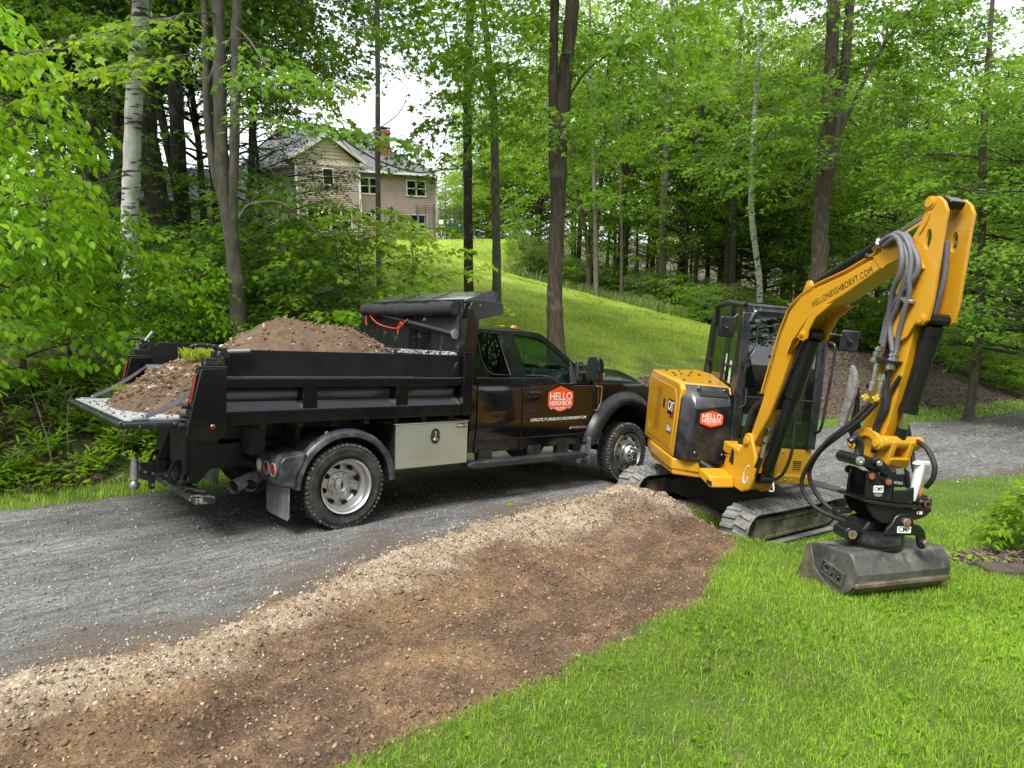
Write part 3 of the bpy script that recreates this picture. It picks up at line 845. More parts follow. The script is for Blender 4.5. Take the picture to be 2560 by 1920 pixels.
  b.prism([(s * 0.80, 0.66), (s * 1.10, 0.66), (s * 1.10, 0.33), (s * 1.07, 0.29), (s * 0.84, 0.29), (s * 0.80, 0.33)], 3.50, 3.515, 'x')
  b.build("mud_flap", FLP, t, bevel=0.004)
 # ---------------- dump bed
 b = B()
 b.bb(-1.28, 1.45, -1.05, 1.05, 1.04, 1.075)
 b.build("bed_floor", LIN, t, bevel=0.004)
 b = B()
 for x in np.linspace(-1.1, 1.3, 8): b.bb(x - 0.03, x + 0.03, -1.04, 1.04, 0.97, 1.036)
 for y in (-0.42, 0.42): b.bb(-1.2, 1.45, y - 0.05, y + 0.05, 0.82, 0.968)
 b.build("bed_crossmember", CHS, t, bevel=0.004)["kind"] = "stuff"
 for s in (-1, 1):
  b = B()   # pressed side: section in (y,z)
  sec = [(1.05, 1.035), (1.14, 1.03), (1.15, 1.04), (1.15, 1.145), (1.145, 1.152), (1.075, 1.222), (1.072, 1.232), (1.072, 1.325), (1.08, 1.338), (1.14, 1.345), (1.15, 1.355), (1.15, 1.425), (1.135, 1.442), (1.05, 1.442)]
  b.prism([(s * y, z) for y, z in sec], -1.13, 1.352, 'x')
  sd = b.build("bed_side", BED, t, bevel=0.006)
  for x in (-0.37, 0.61):
   b = B(); b.prism([(s * 1.055, 1.148), (s * 1.142, 1.15), (s * 1.142, 1.345), (s * 1.055, 1.347)], x - 0.07, x + 0.07, 'x')
   b.build("side_stake", BED, sd, bevel=0.006)
  b = B(); b.bb(-1.2, 1.37, s * 1.044, s * 1.048, 1.077, 1.44)
  b.build("bed_side_liner", LIN, sd)
  # board with its angled rear end on the far side
  b = B()
  y0, y1 = s * 1.062, s * 1.102
  if s < 0: b.prism([(-1.12, 1.446), (1.20, 1.446), (1.34, 1.446), (1.34, 1.672), (-1.12, 1.672)], y0, y1, 'y')
  else: b.prism([(-1.14, 1.446), (1.34, 1.446), (1.34, 1.678), (-1.06, 1.678), (-1.14, 1.60)], y0, y1, 'y')
  b.build("side_board", WOO, t, bevel=0.004)
  b = B(); b.prism([(1.21, 1.446), (1.345, 1.446), (1.345, 1.60), (1.29, 1.60)], s * 1.106, s * 1.122, 'y')
  b.build("board_gusset", BED, t, bevel=0.003)
  # front corner post
  b = B(); b.bb(1.355, 1.48, s * 1.03, s * 1.17, 1.03, 1.69)
  b.prism([(1.355, 1.692), (1.48, 1.692), (1.50, 1.705), (1.34, 1.705)], s * 1.02, s * 1.18, 'y')
  b.build("front_post", BED, t, bevel=0.012)
  # rear corner post, tapering wedge with a rounded heel
  b = B()
  b.prism([(-1.34, 1.515), (-1.135, 1.515), (-1.135, 1.00), (-1.15, 0.955), (-1.20, 0.925), (-1.46, 0.925), (-1.45, 0.99)], s * 1.055, s * 1.20, 'y')
  rp = b.build("rear_post", BED, t, bevel=0.008)
  b = B(); b.bb(-1.35, -1.13, s * 1.06, s * 1.195, 1.516, 1.535); b.bb(-1.31, -1.15, s * 1.07, s * 1.18, 1.535, 1.60)
  b.prism([(-1.32, 1.52), (-1.22, 1.60), (-1.16, 1.60), (-1.14, 1.53)], s * 1.075, s * 1.09, 'y')
  b.build("post_cap", SCU, rp, bevel=0.006)
  # tall slotted stop lamp on the rear face
  b = B(); b.prism([(-1.367, 1.47), (-1.355, 1.47), (-1.395, 1.23), (-1.407, 1.23)], s * 1.105, s * 1.15, 'y')
  b.build("tail_light", REDL, rp, bevel=0.008)
  b = B(); b.lathe([(0.022, s * 1.20), (0.022, s * 1.206), (0.016, s * 1.212), (0.001, s * 1.214)], (-1.245, 0, 1.035), 'y', 16)
  b.build("marker_light", REDL, rp)
  b = B()
  for z in (1.20, 1.12, 1.04): b.cyl((-1.41 - (1.2 - z) * 0.15, s * 1.075, z), (-1.455 - (1.2 - z) * 0.12, s * 1.075, z), 0.022, 10)
  b.each("rubber_bumper", CHS, rp)
  # tailgate latch on top of the post: swan-neck hook and spring handle
  b = B()
  b.tube(smooth_path([(-1.20, s * 1.12, 1.60), (-1.19, s * 1.12, 1.66), (-1.24, s * 1.12, 1.70), (-1.33, s * 1.11, 1.705), (-1.39, s * 1.10, 1.69), (-1.37, s * 1.08, 1.675)]), [0.022] * 12 + [0.014] * 19, 8)
  b.bb(-1.24, -1.12, s * 1.10, s * 1.16, 1.60, 1.655); b.bb(-1.17, -1.10, s * 1.06, s * 1.15, 1.60, 1.68)
  for (x, z) in ((-1.21, 1.63), (-1.15, 1.64)): b.cyl((x, s * 1.09, z), (x, s * 1.175, z), 0.018, 10)
  lt = b.build("tailgate_latch", SCU, t, bevel=0.004)
  b = B(); b.cyl((-1.12, s * 1.14, 1.655), (-0.93, s * 1.14, 1.665), 0.019, 12) if s < 0 else b.cyl((-1.2, s * 1.14, 1.66), (-1.12, s * 1.10, 1.79), 0.019, 12)
  b.build("latch_handle", STE, lt, bevel=0.003)
  # webbing strap from post to gate
  b = B()
  p0, p1 = Vector((-1.20, s * 1.03, 1.42)), Vector((-1.72, s * 0.98, 1.105))
  n = 14; vs = []
  for i in range(n + 1):
   u = i / n; p = p0.lerp(p1, u); p.z -= 0.03 * math.sin(pi * u); a = R(20) * math.sin(3 * u)
   for k in (-1, 1):
    d = Vector((0.25, 0.9 * math.cos(a), 0.4 + math.sin(a))).normalized() * 0.032 * k
    for q in (-1, 1): vs.append(p + d + Vector((0.3, 0, 0.9)) * 0.003 * q)
  fs = []
  for i in range(n):
   o = i * 4; fs += [(o, o + 1, o + 5, o + 4), (o + 1, o + 3, o + 7, o + 5), (o + 3, o + 2, o + 6, o + 7), (o + 2, o, o + 4, o + 6)]
  b.add(vs, fs); b.build("gate_strap", STRAP, t)
 # tailgate, folded down level
 b = B()
 b.bb(-1.88, -1.27, -1.055, 1.055, 1.035, 1.085)
 b.tube([(-1.875, -1.06, 1.06), (-1.875, 1.06, 1.06)], 0.034, 12)
 b.tube([(-1.875, -1.045, 1.055), (-1.27, -1.045, 1.055)], 0.03, 12); b.tube([(-1.875, 1.045, 1.055), (-1.27, 1.045, 1.055)], 0.03, 12)
 tg = b.build("tailgate", SCU, t, bevel=0.006)
 b = B(); b.bb(-1.845, -1.275, -1.01, 1.01, 1.086, 1.092)
 b.build("tailgate_liner", mat("pale_scraped_steel", (0.47, 0.50, 0.53), 0.42, 0.3, var=0.15, vscale=20, dirt=(0.12, 0.10, 0.08), dirt_amt=0.5, dirt_scale=12, dlo=0.56, dhi=0.7), tg)
 for s in (-1, 1):
  b = B(); b.bb(-1.80, -1.68, s * 0.95, s * 1.02, 1.093, 1.103); b.cyl((-1.70, s * 0.985, 1.10), (-1.70, s * 0.985, 1.125), 0.012, 8)
  b.build("strap_bracket", STE, tg, bevel=0.003)
 # headboard
 HB = mat("spattered_headboard", (0.009, 0.011, 0.015), 0.3, coat=0.4, dirt=(0.24, 0.24, 0.23), dirt_amt=0.5, dirt_scale=11, dlo=0.55, dhi=0.72, bump=0.08, bscale=20)
 b = B()
 b.bb(1.39, 1.42, -1.045, 1.045, 1.077, 2.28)
 hbd = b.build("headboard", HB, t, bevel=0.005)
 b = B(); b.bb(1.32, 1.38, -1.03, 1.03, 1.655, 1.705)
 b.build("headboard_rail", mat("chipped_rail", (0.02, 0.02, 0.02), 0.4, dirt=(0.55, 0.55, 0.54), dirt_amt=0.9, dirt_scale=30, dlo=0.48, dhi=0.56), hbd, bevel=0.006)
 for s in (-1, 1):
  b = B()
  b.prism([(1.375, 1.70), (1.53, 1.70), (1.565, 2.07), (1.90, 2.15), (1.90, 2.24), (1.86, 2.27), (1.56, 2.275), (1.455, 2.25), (1.40, 2.12)], s * 1.04, s * 1.14, 'y')
  b.build("headboard_post", BED, t, bevel=0.006)
  b = B(); b.lathe([(0.012, s * 1.141), (0.012, s * 1.150), (0.001, s * 1.153)], (1.56, 0, 2.22), 'y', 10)
  b.build("bolt", STE, hbd)
 b = B()   # folded protector roof
 b.prism([(1.46, 2.28), (1.80, 2.40), (1.92, 2.385), (1.915, 2.36), (1.80, 2.375), (1.47, 2.255), (1.455, 2.255)], -1.03, 1.03, 'y')
 b.prism([(1.47, 2.258), (1.80, 2.378), (1.90, 2.36), (1.86, 2.24), (1.58, 2.23)], -1.032, -1.026, 'y')
 b.prism([(1.47, 2.258), (1.80, 2.378), (1.90, 2.36), (1.86, 2.24), (1.58, 2.23)], 1.026, 1.032, 'y')
 cp = b.build("cab_protector", mat("dusty_black_panel", (0.016, 0.018, 0.022), 0.22, coat=0.5, dirt=(0.2, 0.2, 0.19), dirt_amt=0.25, dirt_scale=5), t, bevel=0.004)
 b = B()
 for y in (0.36, -0.30): b.prism([(1.462, 2.285), (1.80, 2.405), (1.80, 2.41), (1.462, 2.29)], y - 0.012, y + 0.012, 'y')
 b.each("roof_seam", CHS, cp)
 # rolled tarp, hanging flap, pole and red cord
 b = B()
 pth = [(1.335 + 0.004 * math.sin(9 * u), 0.93 - 1.92 * u, 2.175 - 0.01 * math.sin(pi * u) + 0.004 * math.sin(23 * u)) for u in np.linspace(0, 1, 40)]
 b.tube(pth, [0.078 + 0.006 * math.sin(17 * u) + 0.004 * math.sin(41 * u + 1) for u in np.linspace(0, 1, 40)], 18)
 b.build("rolled_tarp", TARP, t, smooth=60)
 b = B()
 shell(b, lambda u, v: (1.372 + 0.006 * math.sin(14 * u + 3 * v), 0.80 - 1.83 * u, 2.11 - v * (0.05 + 0.215 * u) ), lambda u, v: (1.380 + 0.006 * math.sin(14 * u + 3 * v), 0.80 - 1.83 * u, 2.11 - v * (0.05 + 0.215 * u)), 24, 6)
 b.build("tarp_flap", TARP, t, smooth=60)
 b = B(); b.cyl((1.335, 0.80, 2.15), (1.335, -1.0, 1.90), 0.024, 12)
 pole = b.build("tarp_pole", mat("dull_black_tube", (0.03, 0.03, 0.032), 0.5, var=0.3, vscale=12), t)
 for (y, z) in ((0.86, 2.175), (-1.01, 1.90)):
  b = B(); b.lathe([(0.001, y - 0.012), (0.055, y - 0.010), (0.055, y + 0.002), (0.03, y + 0.008)], (1.335, 0, z), 'y', 20)
  b.build("pole_end_disc", BRU, t)
 b = B()
 b.tube(smooth_path([(1.30, 0.80, 2.17), (1.30, 0.84, 2.06), (1.31, 0.83, 1.98)]), 0.008, 6)
 for k in range(5): b.lathe([(0.030, 0.795 - 0.014 * k), (0.036, 0.79 - 0.014 * k), (0.030, 0.785 - 0.014 * k)], (1.335, 0, 2.145 - 0.002 * k), 'y', 12)
 b.tube(smooth_path([(1.30, 0.78, 2.13), (1.29, 0.55, 2.01), (1.29, 0.25, 1.955), (1.29, 0.05, 1.955), (1.30, -0.08, 2.03), (1.31, -0.12, 2.06)]), 0.006, 6)
 b.tube(smooth_path([(1.30, 0.05, 1.96), (1.29, -0.02, 2.0), (1.29, 0.02, 2.02), (1.295, 0.06, 1.97), (1.29, 0.06, 1.88)]), 0.006, 6)
 b.tube(smooth_path([(1.29, -0.02, 1.965), (1.285, -0.05, 2.0), (1.285, 0.0, 1.99), (1.29, 0.03, 1.94)]), 0.006, 6)
 b.build("red_rope", REDR, t)
 b = B()
 for k in range(2):
  for i in range(9):
   z = 1.735 + 0.026 * i; y = -0.02 - 0.25 * k
   b.bb(1.380, 1.388, y - 0.21, y, z, z + 0.012)
 b.build("louver_slot", HOLE, hbd)["kind"] = "stuff"
 for k in range(2):
  for i in range(9):
   z = 1.735 + 0.026 * i; y = -0.02 - 0.25 * k
   b = B(); b.prism([(1.389, z + 0.022), (1.368, z + 0.010), (1.372, z + 0.007), (1.389, z + 0.016)], y - 0.21, y, 'y')
   b.build("louver", HB, hbd)
 b = B(); b.lathe([(0.012, 0.0), (0.018, 0.003), (0.022, 0.0)], (1.362, -0.38, 2.06), 'x', 14)
 b.build("tarp_grommet", BRU, t)
 # ---------------- tool box
 b = B(); b.bb(0.56, 1.48, -1.10, -0.55, 0.50, 0.955)
 tb = b.build("tool_box", mat("toolbox_body", (0.02, 0.02, 0.022), 0.4), t, bevel=0.004)
 b = B(); b.bb(0.565, 1.475, -1.118, -1.102, 0.505, 0.955); b.bb(0.545, 1.49, -1.125, -0.55, 0.957, 0.966)
 dr = b.build("tool_box_door", BRU, tb, bevel=0.004)
 b = B(); b.prism(arc(1.045, 0.845, 0.055, R(20), R(160), 8) + [(0.985, 0.80)] + arc(1.045, 0.785, 0.05, R(200), R(340), 8) + [(1.105, 0.80)], -1.126, -1.119, 'y')
 lk = b.build("latch_plate", PLA, dr, bevel=0.003)
 b = B()
 b.prism([(1.035, 0.865), (1.055, 0.865), (1.052, 0.80), (1.075, 0.785), (1.075, 0.77), (1.015, 0.77), (1.015, 0.785), (1.038, 0.80)], -1.134, -1.127, 'y'); b.build("latch_lever", CHR, dr, bevel=0.003)
 b = B(); b.bb(1.33, 1.455, -1.1215, -1.1185, 0.895, 0.938)
 st = b.build("maker_sticker", HOLE, dr)
 text("lettering", "Buyers", WHT, dr, frame_m((1.375, -1.1222, 0.918), (1, 0, 0), (0, 0, 1)), 0.035, width=0.072, bold=0.01, ext=0.0005)
 text("lettering", "-3", WHT, dr, frame_m((1.433, -1.1222, 0.918), (1, 0, 0), (0, 0, 1)), 0.035, width=0.03, bold=0.01, ext=0.0005)
 # ---------------- cab
 def ys(z):      # half width of the cab side at height z
  if z < 1.0: return 0.965 + 0.045 * math.sin((z - 0.55) / 0.45 * pi / 2)
  if z < 1.30: return 1.01 - 0.006 * ((z - 1.0) / 0.3)
  if z < 1.46: return 1.004 - 0.034 * ((z - 1.30) / 0.16) ** 1.5
  return 0.970 - (z - 1.46) * 0.40
 def panel(name, x0, x1, bot, top, s, nx, nz, m=BLK, off=0.0, th=0.03, parent=t, bevel=0.006):
  b = B()
  def f(o):
   def g(u, v):
    x = x0 + (x1 - x0) * u; z = bot(x) + (top(x) - bot(x)) * v
    return (x, s * (ys(z) + o), z)
   return g
  shell(b, f(off), f(off - th), nx, nz)
  return b.build(name, m, parent, bevel=bevel, smooth=40)
 def belt(x):
  if x < 2.78: return 1.425
  if x < 3.02: return 1.425 - 0.095 * (0.5 - 0.5 * math.cos(pi * (x - 2.78) / 0.24))
  return 1.33 - 0.01 * (x - 3.02)
 ax, az = 4.265, 0.42
 def arch(x):
  d = 0.66 ** 2 - (x - ax) ** 2
  return max(0.56, az + math.sqrt(d)) if d > 0 else 0.56
 def fend_top(x): return 1.40 - 0.02 * (x - 3.6) if x < 4.3 else 1.386 - 0.16 * ((x - 4.3) / 0.62) ** 1.8
 b = B()   # inner dark body so that gaps read black
 b.bb(1.64, 3.62, -0.93, 0.93, 0.58, 1.34); b.bb(3.62, 4.92, -0.60, 0.60, 0.62, 1.22)
 b.build("cab_inner_body", HOLE, t)
 for s in (-1, 1):
  panel("cab_corner", 1.585, 1.675, lambda x: 0.575, lambda x: 1.44, s, 2, 14)
  rd = panel("rear_door", 1.685, 2.362, lambda x: 0.565, belt, s, 8, 14, off=0.004)
  dd = panel("front_door", 2.374, 3.615, lambda x: 0.565, belt, s, 24, 14, off=0.004)
  panel("front_fender", 3.627, 4.95, arch, fend_top, s, 44, 14)
  # body crease along the sill
  b = B(); b.tube([(1.66, s * 0.986, 0.70), (3.60, s * 0.986, 0.70)], 0.014, 6); b.build("sill_crease", BLK, t, smooth=60)
  # wheel flare
  b = B()
  prof = [(0.635, 0.96), (0.64, 1.09), (0.66, 1.13), (0.70, 1.135), (0.75, 1.11), (0.81, 1.02), (0.82, 0.985)]
  b.lathe([(r, s * y) for r, y in prof], (ax, 0, az), 'y', 40, R(-2), R(168))
  b.lathe([(0.64, s * 0.985), (0.645, s * 0.5)], (ax, 0, az), 'y', 32, R(0), R(180))
  fl = b.build("wheel_flare", mat("satin_black_flare", (0.008, 0.009, 0.011), 0.34, spec=0.35, dirt=(0.14, 0.13, 0.12), dirt_amt=0.2, dirt_scale=5), t, smooth=60)
  # flare's straight tail down to the sill
  b = B(); shell(b, lambda u, v: (3.50 + 0.15 * u + 0.13 * v * (1 - u) * 0 + (0.10 * v if u > 0.5 else 0.02 * v), s * (0.99 + 0.13 * math.sin(pi * (0.15 + 0.8 * u))), 0.56 + 0.06 * v), lambda u, v: (3.50 + 0.15 * u, s * 0.97, 0.56 + 0.06 * v), 8, 2)
  b.build("flare_tail", BLK, fl, smooth=60)
  # greenhouse pillars on the tilted side plane
  def pl(name, pts, m=BLK, th=0.035, o=0.0, par=t, bev=0.006):
   b = B(); n = len(pts)
   vs = [(x, s * (ys(z) + o), z) for x, z in pts] + [(x, s * (ys(z) + o - th), z) for x, z in pts]
   b.add(vs, [tuple(range(n)), tuple(range(2 * n - 1, n - 1, -1))] + [(i, i + n, (i + 1) % n + n, (i + 1) % n) for i in range(n)])
   return b.build(name, m, par, bevel=bev)
  pl("rear_pillar", [(1.60, 1.43), (1.90, 1.43), (1.84, 1.50), (1.79, 1.60), (1.765, 1.90), (1.80, 1.945), (1.60, 1.97)])
  pl("door_pillar", [(2.20, 1.43), (2.46, 1.43), (2.385, 1.91), (2.40, 1.955), (2.10, 1.955), (2.13, 1.92)])
  pl("roof_rail", [(1.78, 1.925), (2.40, 1.925), (2.78, 1.905), (2.86, 1.88), (2.95, 1.90), (2.84, 1.965), (2.6, 1.985), (1.62, 1.985)], o=0.003)
  pl("windscreen_pillar", [(3.27, 1.34), (3.56, 1.34), (3.50, 1.47), (3.2, 1.71), (2.93, 1.915), (2.80, 1.90), (3.10, 1.69), (3.265, 1.55)], o=0.001)
  pl("quarter_trim", [(3.20, 1.345), (3.30, 1.345), (3.295, 1.58), (3.26, 1.64)], PLA, o=0.004, bev=0.003)
  tr_ = B(); tr_.tube([(x, s * (ys(z) + 0.003), z) for x, z in [(1.80, 1.90), (1.80, 1.62), (1.85, 1.50), (1.92, 1.46), (2.19, 1.45), (2.12, 1.91)]], 0.010, 6)
  tr_.build("window_trim", PLA, t, smooth=60)
  tr_ = B(); tr_.tube([(x, s * (ys(z) + 0.002), z) for x, z in [(2.44, 1.45), (2.78, 1.445), (2.86, 1.42), (2.97, 1.355), (3.04, 1.345), (3.26, 1.345)]], 0.010, 6)
  tr_.build("window_trim", PLA, t, smooth=60)
  b = B(); pts = [(1.80, 1.48), (1.84, 1.445), (2.20, 1.44), (2.13, 1.93), (1.78, 1.93)]
  b.add([(x, s * (ys(z) - 0.012), z) for x, z in pts], [tuple(range(len(pts)))]); b.build("rear_window", GLD, rd)
  b = B(); pts = [(2.45, 1.43), (2.78, 1.43), (2.86, 1.40), (3.02, 1.34), (3.27, 1.335), (3.27, 1.57), (3.09, 1.70), (2.80, 1.91), (2.38, 1.93)]
  b.add([(x, s * (ys(z) - 0.012), z) for x, z in pts], [tuple(range(len(pts)))]); b.build("front_window", GLS, dd)
  # door handle
  b = B(); b.prism(arc(2.48, 1.245, 0.035, pi / 2, 1.5 * pi, 6) + arc(2.66, 1.235, 0.03, -pi / 2, pi / 2, 6), s * 0.985, s * 1.020, 'y')
  b.build("handle_recess", CHS, dd)
  b = B(); b.tube([(2.475, s * 1.02, 1.245), (2.50, s * 1.045, 1.247), (2.64, s * 1.045, 1.242), (2.665, s * 1.02, 1.24)], 0.016, 8); b.build("door_handle", BLK, dd, smooth=60)
  # fender badge / vent
  b = B(); b.prism([(3.655, 1.30), (3.755, 1.295), (3.75, 1.11), (3.70, 1.01), (3.645, 1.0), (3.645, 0.985), (3.71, 0.99), (3.772, 1.10), (3.775, 1.32), (3.655, 1.325)], s * 1.002, s * 1.026, 'y')
  vt = b.build("fender_vent", CHR, t, bevel=0.003)
  b = B(); b.prism([(3.66, 1.295), (3.752, 1.29), (3.748, 1.11), (3.70, 1.015), (3.655, 1.01)], s * 1.0, s * 1.014, 'y'); b.build("vent_grille", HOLE, vt)
  b = B(); b.prism([(3.658, 1.298), (3.765, 1.294), (3.768, 1.322), (3.658, 1.326)], s * 1.026, s * 1.03, 'y'); b.build("vent_badge", CHR, vt)
  if s < 0:
   text("lettering", "F450", HOLE, vt, frame_m((3.712, -1.0305, 1.311), (1, 0, 0), (0, 0, 1)), 0.03, width=0.08, bold=0.01, ext=0.0004)
   text("lettering", "SUPER DUTY", CHR, vt, frame_m((3.705, -1.0155, 1.15), (0, 0, -1), (1, 0, 0)), 0.035, width=0.24, ext=0.001)
  # mirror
  b = B(); b.prism([(-0.10, -0.15), (0.10, -0.15), (0.115, 0.05), (0.09, 0.15), (-0.07, 0.15), (-0.11, 0.06)], 0.0, 0.09, 'x')
  mir = b.build("wing_mirror", BLK, t, bevel=0.02, seg=3, M=Matrix.Translation((3.335, s * 1.235, 1.545)))
  b = B(); b.prism([(-0.085, -0.135), (0.085, -0.135), (0.095, 0.04), (0.075, 0.135), (-0.055, 0.135), (-0.095, 0.05)], -0.006, 0.003, 'x')
  b.build("mirror_glass", mat("mirror_face", (0.12, 0.16, 0.15), 0.06, 0.9), mir, M=Matrix.Translation((3.328, s * 1.235, 1.545)))
  b = B(); b.bb(3.33, 3.40, s * 0.95, s * 1.16, 1.47, 1.51); b.bb(3.33, 3.40, s * 0.95, s * 1.16, 1.56, 1.60); b.bb(3.32, 3.42, s * 0.93, s * 0.99, 1.38, 1.63)
  b.build("mirror_arm", PLA, mir, bevel=0.012)
  b = B(); b.bb(3.43, 3.46, s * 1.17, s * 1.32, 1.46, 1.50); b.build("mirror_signal", WHL, mir, bevel=0.008)
  # headlamp
  b = B(); b.prism([(4.80, 1.25), (4.97, 1.22), (5.0, 1.0), (4.86, 0.96), (4.82, 1.05)], s * 0.70, s * 0.985, 'y')
  hl = b.build("headlight", WHL, t, bevel=0.015)
  b = B(); b.prism([(4.815, 1.245), (4.88, 1.235), (4.90, 1.0), (4.845, 0.97)], s * 0.986, s * 1.0, 'y'); b.build("side_marker", AMB, hl, bevel=0.004)
  # running board on brackets
  b = B()
  b.prism([(1.50, 0.47), (1.56, 0.495), (3.40, 0.475), (3.45, 0.455), (3.45, 0.43), (3.38, 0.405), (1.58, 0.42), (1.50, 0.445)], s * 0.98, s * 1.13, 'y')
  rb = b.build("running_board", PLA, t, bevel=0.014, seg=3)
  b = B()
  for x in np.arange(1.62, 3.38, 0.042):
   if abs(x - 2.42) > 0.03: b.bb(x, x + 0.018, s * 1.0, s * 1.11, 0.487 - 0.0108 * (x - 1.56), 0.497 - 0.0108 * (x - 1.56))
  b.build("tread_rib", PLA, rb)["kind"] = "stuff"
  b = B()
  for x in (1.85, 2.62, 3.12): b.prism([(x - 0.10, 0.60), (x + 0.10, 0.60), (x + 0.09, 0.46), (x - 0.09, 0.46)], s * 0.90, s * 0.99, 'y')
  b.each("board_bracket", CHS, t)
 # hood
 b = B()
 def hood(u, v):
  x = 3.42 + 1.60 * v; y = -0.965 + 1.93 * u; a = abs(y)
  zc = 1.545 - 0.05 * v - 0.16 * max(0, (v - 0.72) / 0.28) ** 2.2
  ze = fend_top(min(x, 4.92)) + 0.003
  k = min(1, a / 0.965)
  z = zc - (zc - ze) * (k ** 4.5) + 0.025 * math.exp(-((a - 0.52) / 0.10) ** 2) * (1 - v * 0.5)
  return (x - 0.10 * v * k * k, y, z)
 shell(b, hood, lambda u, v: tuple(np.array(hood(u, v)) - np.array((0, 0, 0.03))), 40, 20)
 b.build("hood", BLK, t, smooth=60)
 # front face
 b = B(); b.bb(4.93, 5.03, -0.70, 0.70, 0.80, 1.33)
 gr = b.build("grille", HOLE, t, bevel=0.02)
 for k in range(4):
  b = B(); b.bb(5.02, 5.05, -0.69, 0.69, 0.86 + 0.12 * k, 0.92 + 0.12 * k); b.build("grille_bar", CHR, gr, bevel=0.01)
 b = B(); b.prism([(-0.98, 0.52), (0.98, 0.52), (0.99, 0.80), (-0.99, 0.80)], 4.94, 5.13, 'x'); b.prism([(4.80, 0.56), (4.96, 0.52), (4.96, 0.80), (4.82, 0.84)], -1.005, -0.95, 'y')
 b.build("front_bumper", PLA, t, bevel=0.03, seg=3)
 # roof
 b = B()
 def roof(u, v):
  x = 1.60 + 1.36 * v; y = -0.775 + 1.55 * u; k = abs(y) / 0.775
  zt = 2.055 - 0.02 * v - 0.075 * max(0, (v - 0.6) / 0.4) ** 2
  return (x, y, zt - 0.075 * k ** 5)
 shell(b, roof, lambda u, v: (roof(u, v)[0], roof(u, v)[1] * 0.97, roof(u, v)[2] - 0.06), 24, 14)
 b.build("roof", BLK, t, smooth=60)
 for y in (-0.42, -0.20, 0.0, 0.20, 0.42):
  b = B(); b.box((2.70, y, 2.03), (0.10, 0.06, 0.045), taper=(0.6, 0.7)); b.build("cab_marker_light", AMB, t, bevel=0.008)
 # windscreen, rear window, cowl
 b = B()
 b.add([(3.50, -0.93, 1.47), (3.56, 0, 1.49), (3.50, 0.93, 1.47), (2.93, 0.76, 1.92), (2.97, 0, 1.95), (2.93, -0.76, 1.92)], [(0, 1, 4, 5), (1, 2, 3, 4)])
 b.build("windscreen", GLS, t)
 b = B(); b.add([(1.62, -0.9, 1.45), (1.62, 0.9, 1.45), (1.63, 0.74, 1.97), (1.63, -0.74, 1.97)], [(0, 1, 2, 3)]); b.build("back_window", GLD, t)
 b = B(); b.bb(1.59, 1.64, -0.95, 0.95, 0.58, 1.45); b.build("cab_back", BLK, t, bevel=0.01)
 # interior
 b = B(); b.prism([(3.05, 1.20), (3.05, 1.40), (3.12, 1.47), (3.30, 1.505), (3.54, 1.47), (3.54, 1.2)], -0.90, 0.90, 'y'); 
 ds = b.build("dashboard", INT, t, bevel=0.03, seg=3)
 b = B()
 for y in (-0.72, -0.18, 0.20): b.bb(3.03, 3.055, y - 0.06, y + 0.06, 1.29, 1.42)
 b.each("dash_vent", mat("dash_trim", (0.25, 0.26, 0.26), 0.3, 0.6), ds, bevel=0.012)
 b = B(); b.bb(3.022, 3.029, -0.16, 0.16, 1.27, 1.42); b.build("dash_screen", HOLE, ds)
 for y in (-0.45, 0.45):
  b = B(); b.bb(2.45, 2.95, y - 0.25, y + 0.25, 0.95, 1.12); b.box((2.42, y, 1.34), (0.14, 0.46, 0.60), ('Y', R(-12))); b.box((2.35, y, 1.70), (0.09, 0.26, 0.18), ('Y', R(-8)))
  b.build("cab_seat", SEAT, t, bevel=0.04, seg=3)
 b = B(); b.bb(1.72, 2.0, -0.75, 0.75, 0.95, 1.5); b.build("rear_bench", SEAT, t, bevel=0.05)
 b = B(); ring = [Vector((2.92 + 0.08 * math.sin(a), 0.45 + 0.19 * math.cos(a), 1.36 + 0.17 * math.sin(a))) for a in [2 * pi * i / 24 for i in range(25)]]
 b.tube(ring, 0.016, 8, cap=False); b.tube([(2.92, 0.27, 1.36), (2.94, 0.45, 1.35), (2.92, 0.63, 1.36)], 0.02, 6); b.cyl((2.94, 0.45, 1.35), (3.08, 0.45, 1.28), 0.03, 8)
 b.build("steering_wheel", INT, t, smooth=60)
 # antenna
 b = B(); b.tube([(3.85, 0.62, 1.52), (3.84, 0.62, 2.37)], [0.004, 0.002], 5); b.cyl((3.85, 0.62, 1.46), (3.85, 0.62, 1.53), 0.016, 8)
 b.build("antenna", PLA, t)
 # ---------------- lettering on the door
 ORAp = B(); ORAp.prism([(3.01, 1.318), (3.225, 1.245), (3.232, 1.225), (3.232, 1.085), (3.225, 1.065), (3.01, 0.998), (2.80, 1.065), (2.793, 1.085), (2.793, 1.225), (2.80, 1.245)], -1.0085, -1.0145, 'y')
 badge = ORAp.build("door_logo", ORA, t)
 fm = lambda x, z, y=-1.0152: frame_m((x, y, z), (1, 0, 0), (0, 0, 1))
 text("lettering", "HELLO", WHT, badge, fm(3.012, 1.187), 0.135, width=0.39, bold=0.007, ext=0.0006)
 text("lettering", "NEIGHBOR", WHT, badge, fm(3.012, 1.103), 0.085, width=0.39, bold=0.006, ext=0.0006)
 text("lettering", "GRAVEL DRIVEWAY", WHT, badge, fm(3.012, 1.048), 0.026, width=0.205, bold=0.006, ext=0.0005)
 text("lettering", "REPAIR & EXCAVATION", WHT, badge, fm(3.012, 1.026), 0.018, width=0.15, bold=0.004, ext=0.0005)
 b = B()
 for k in range(3):
  for q in (-1, 1): b.bb(3.012 + q * (0.12 + 0.012 * k), 3.012 + q * 0.185, -1.0150, -1.0154, 1.052 - 0.008 * k, 1.055 - 0.008 * k)
 b.build("logo_rule", WHT, badge)
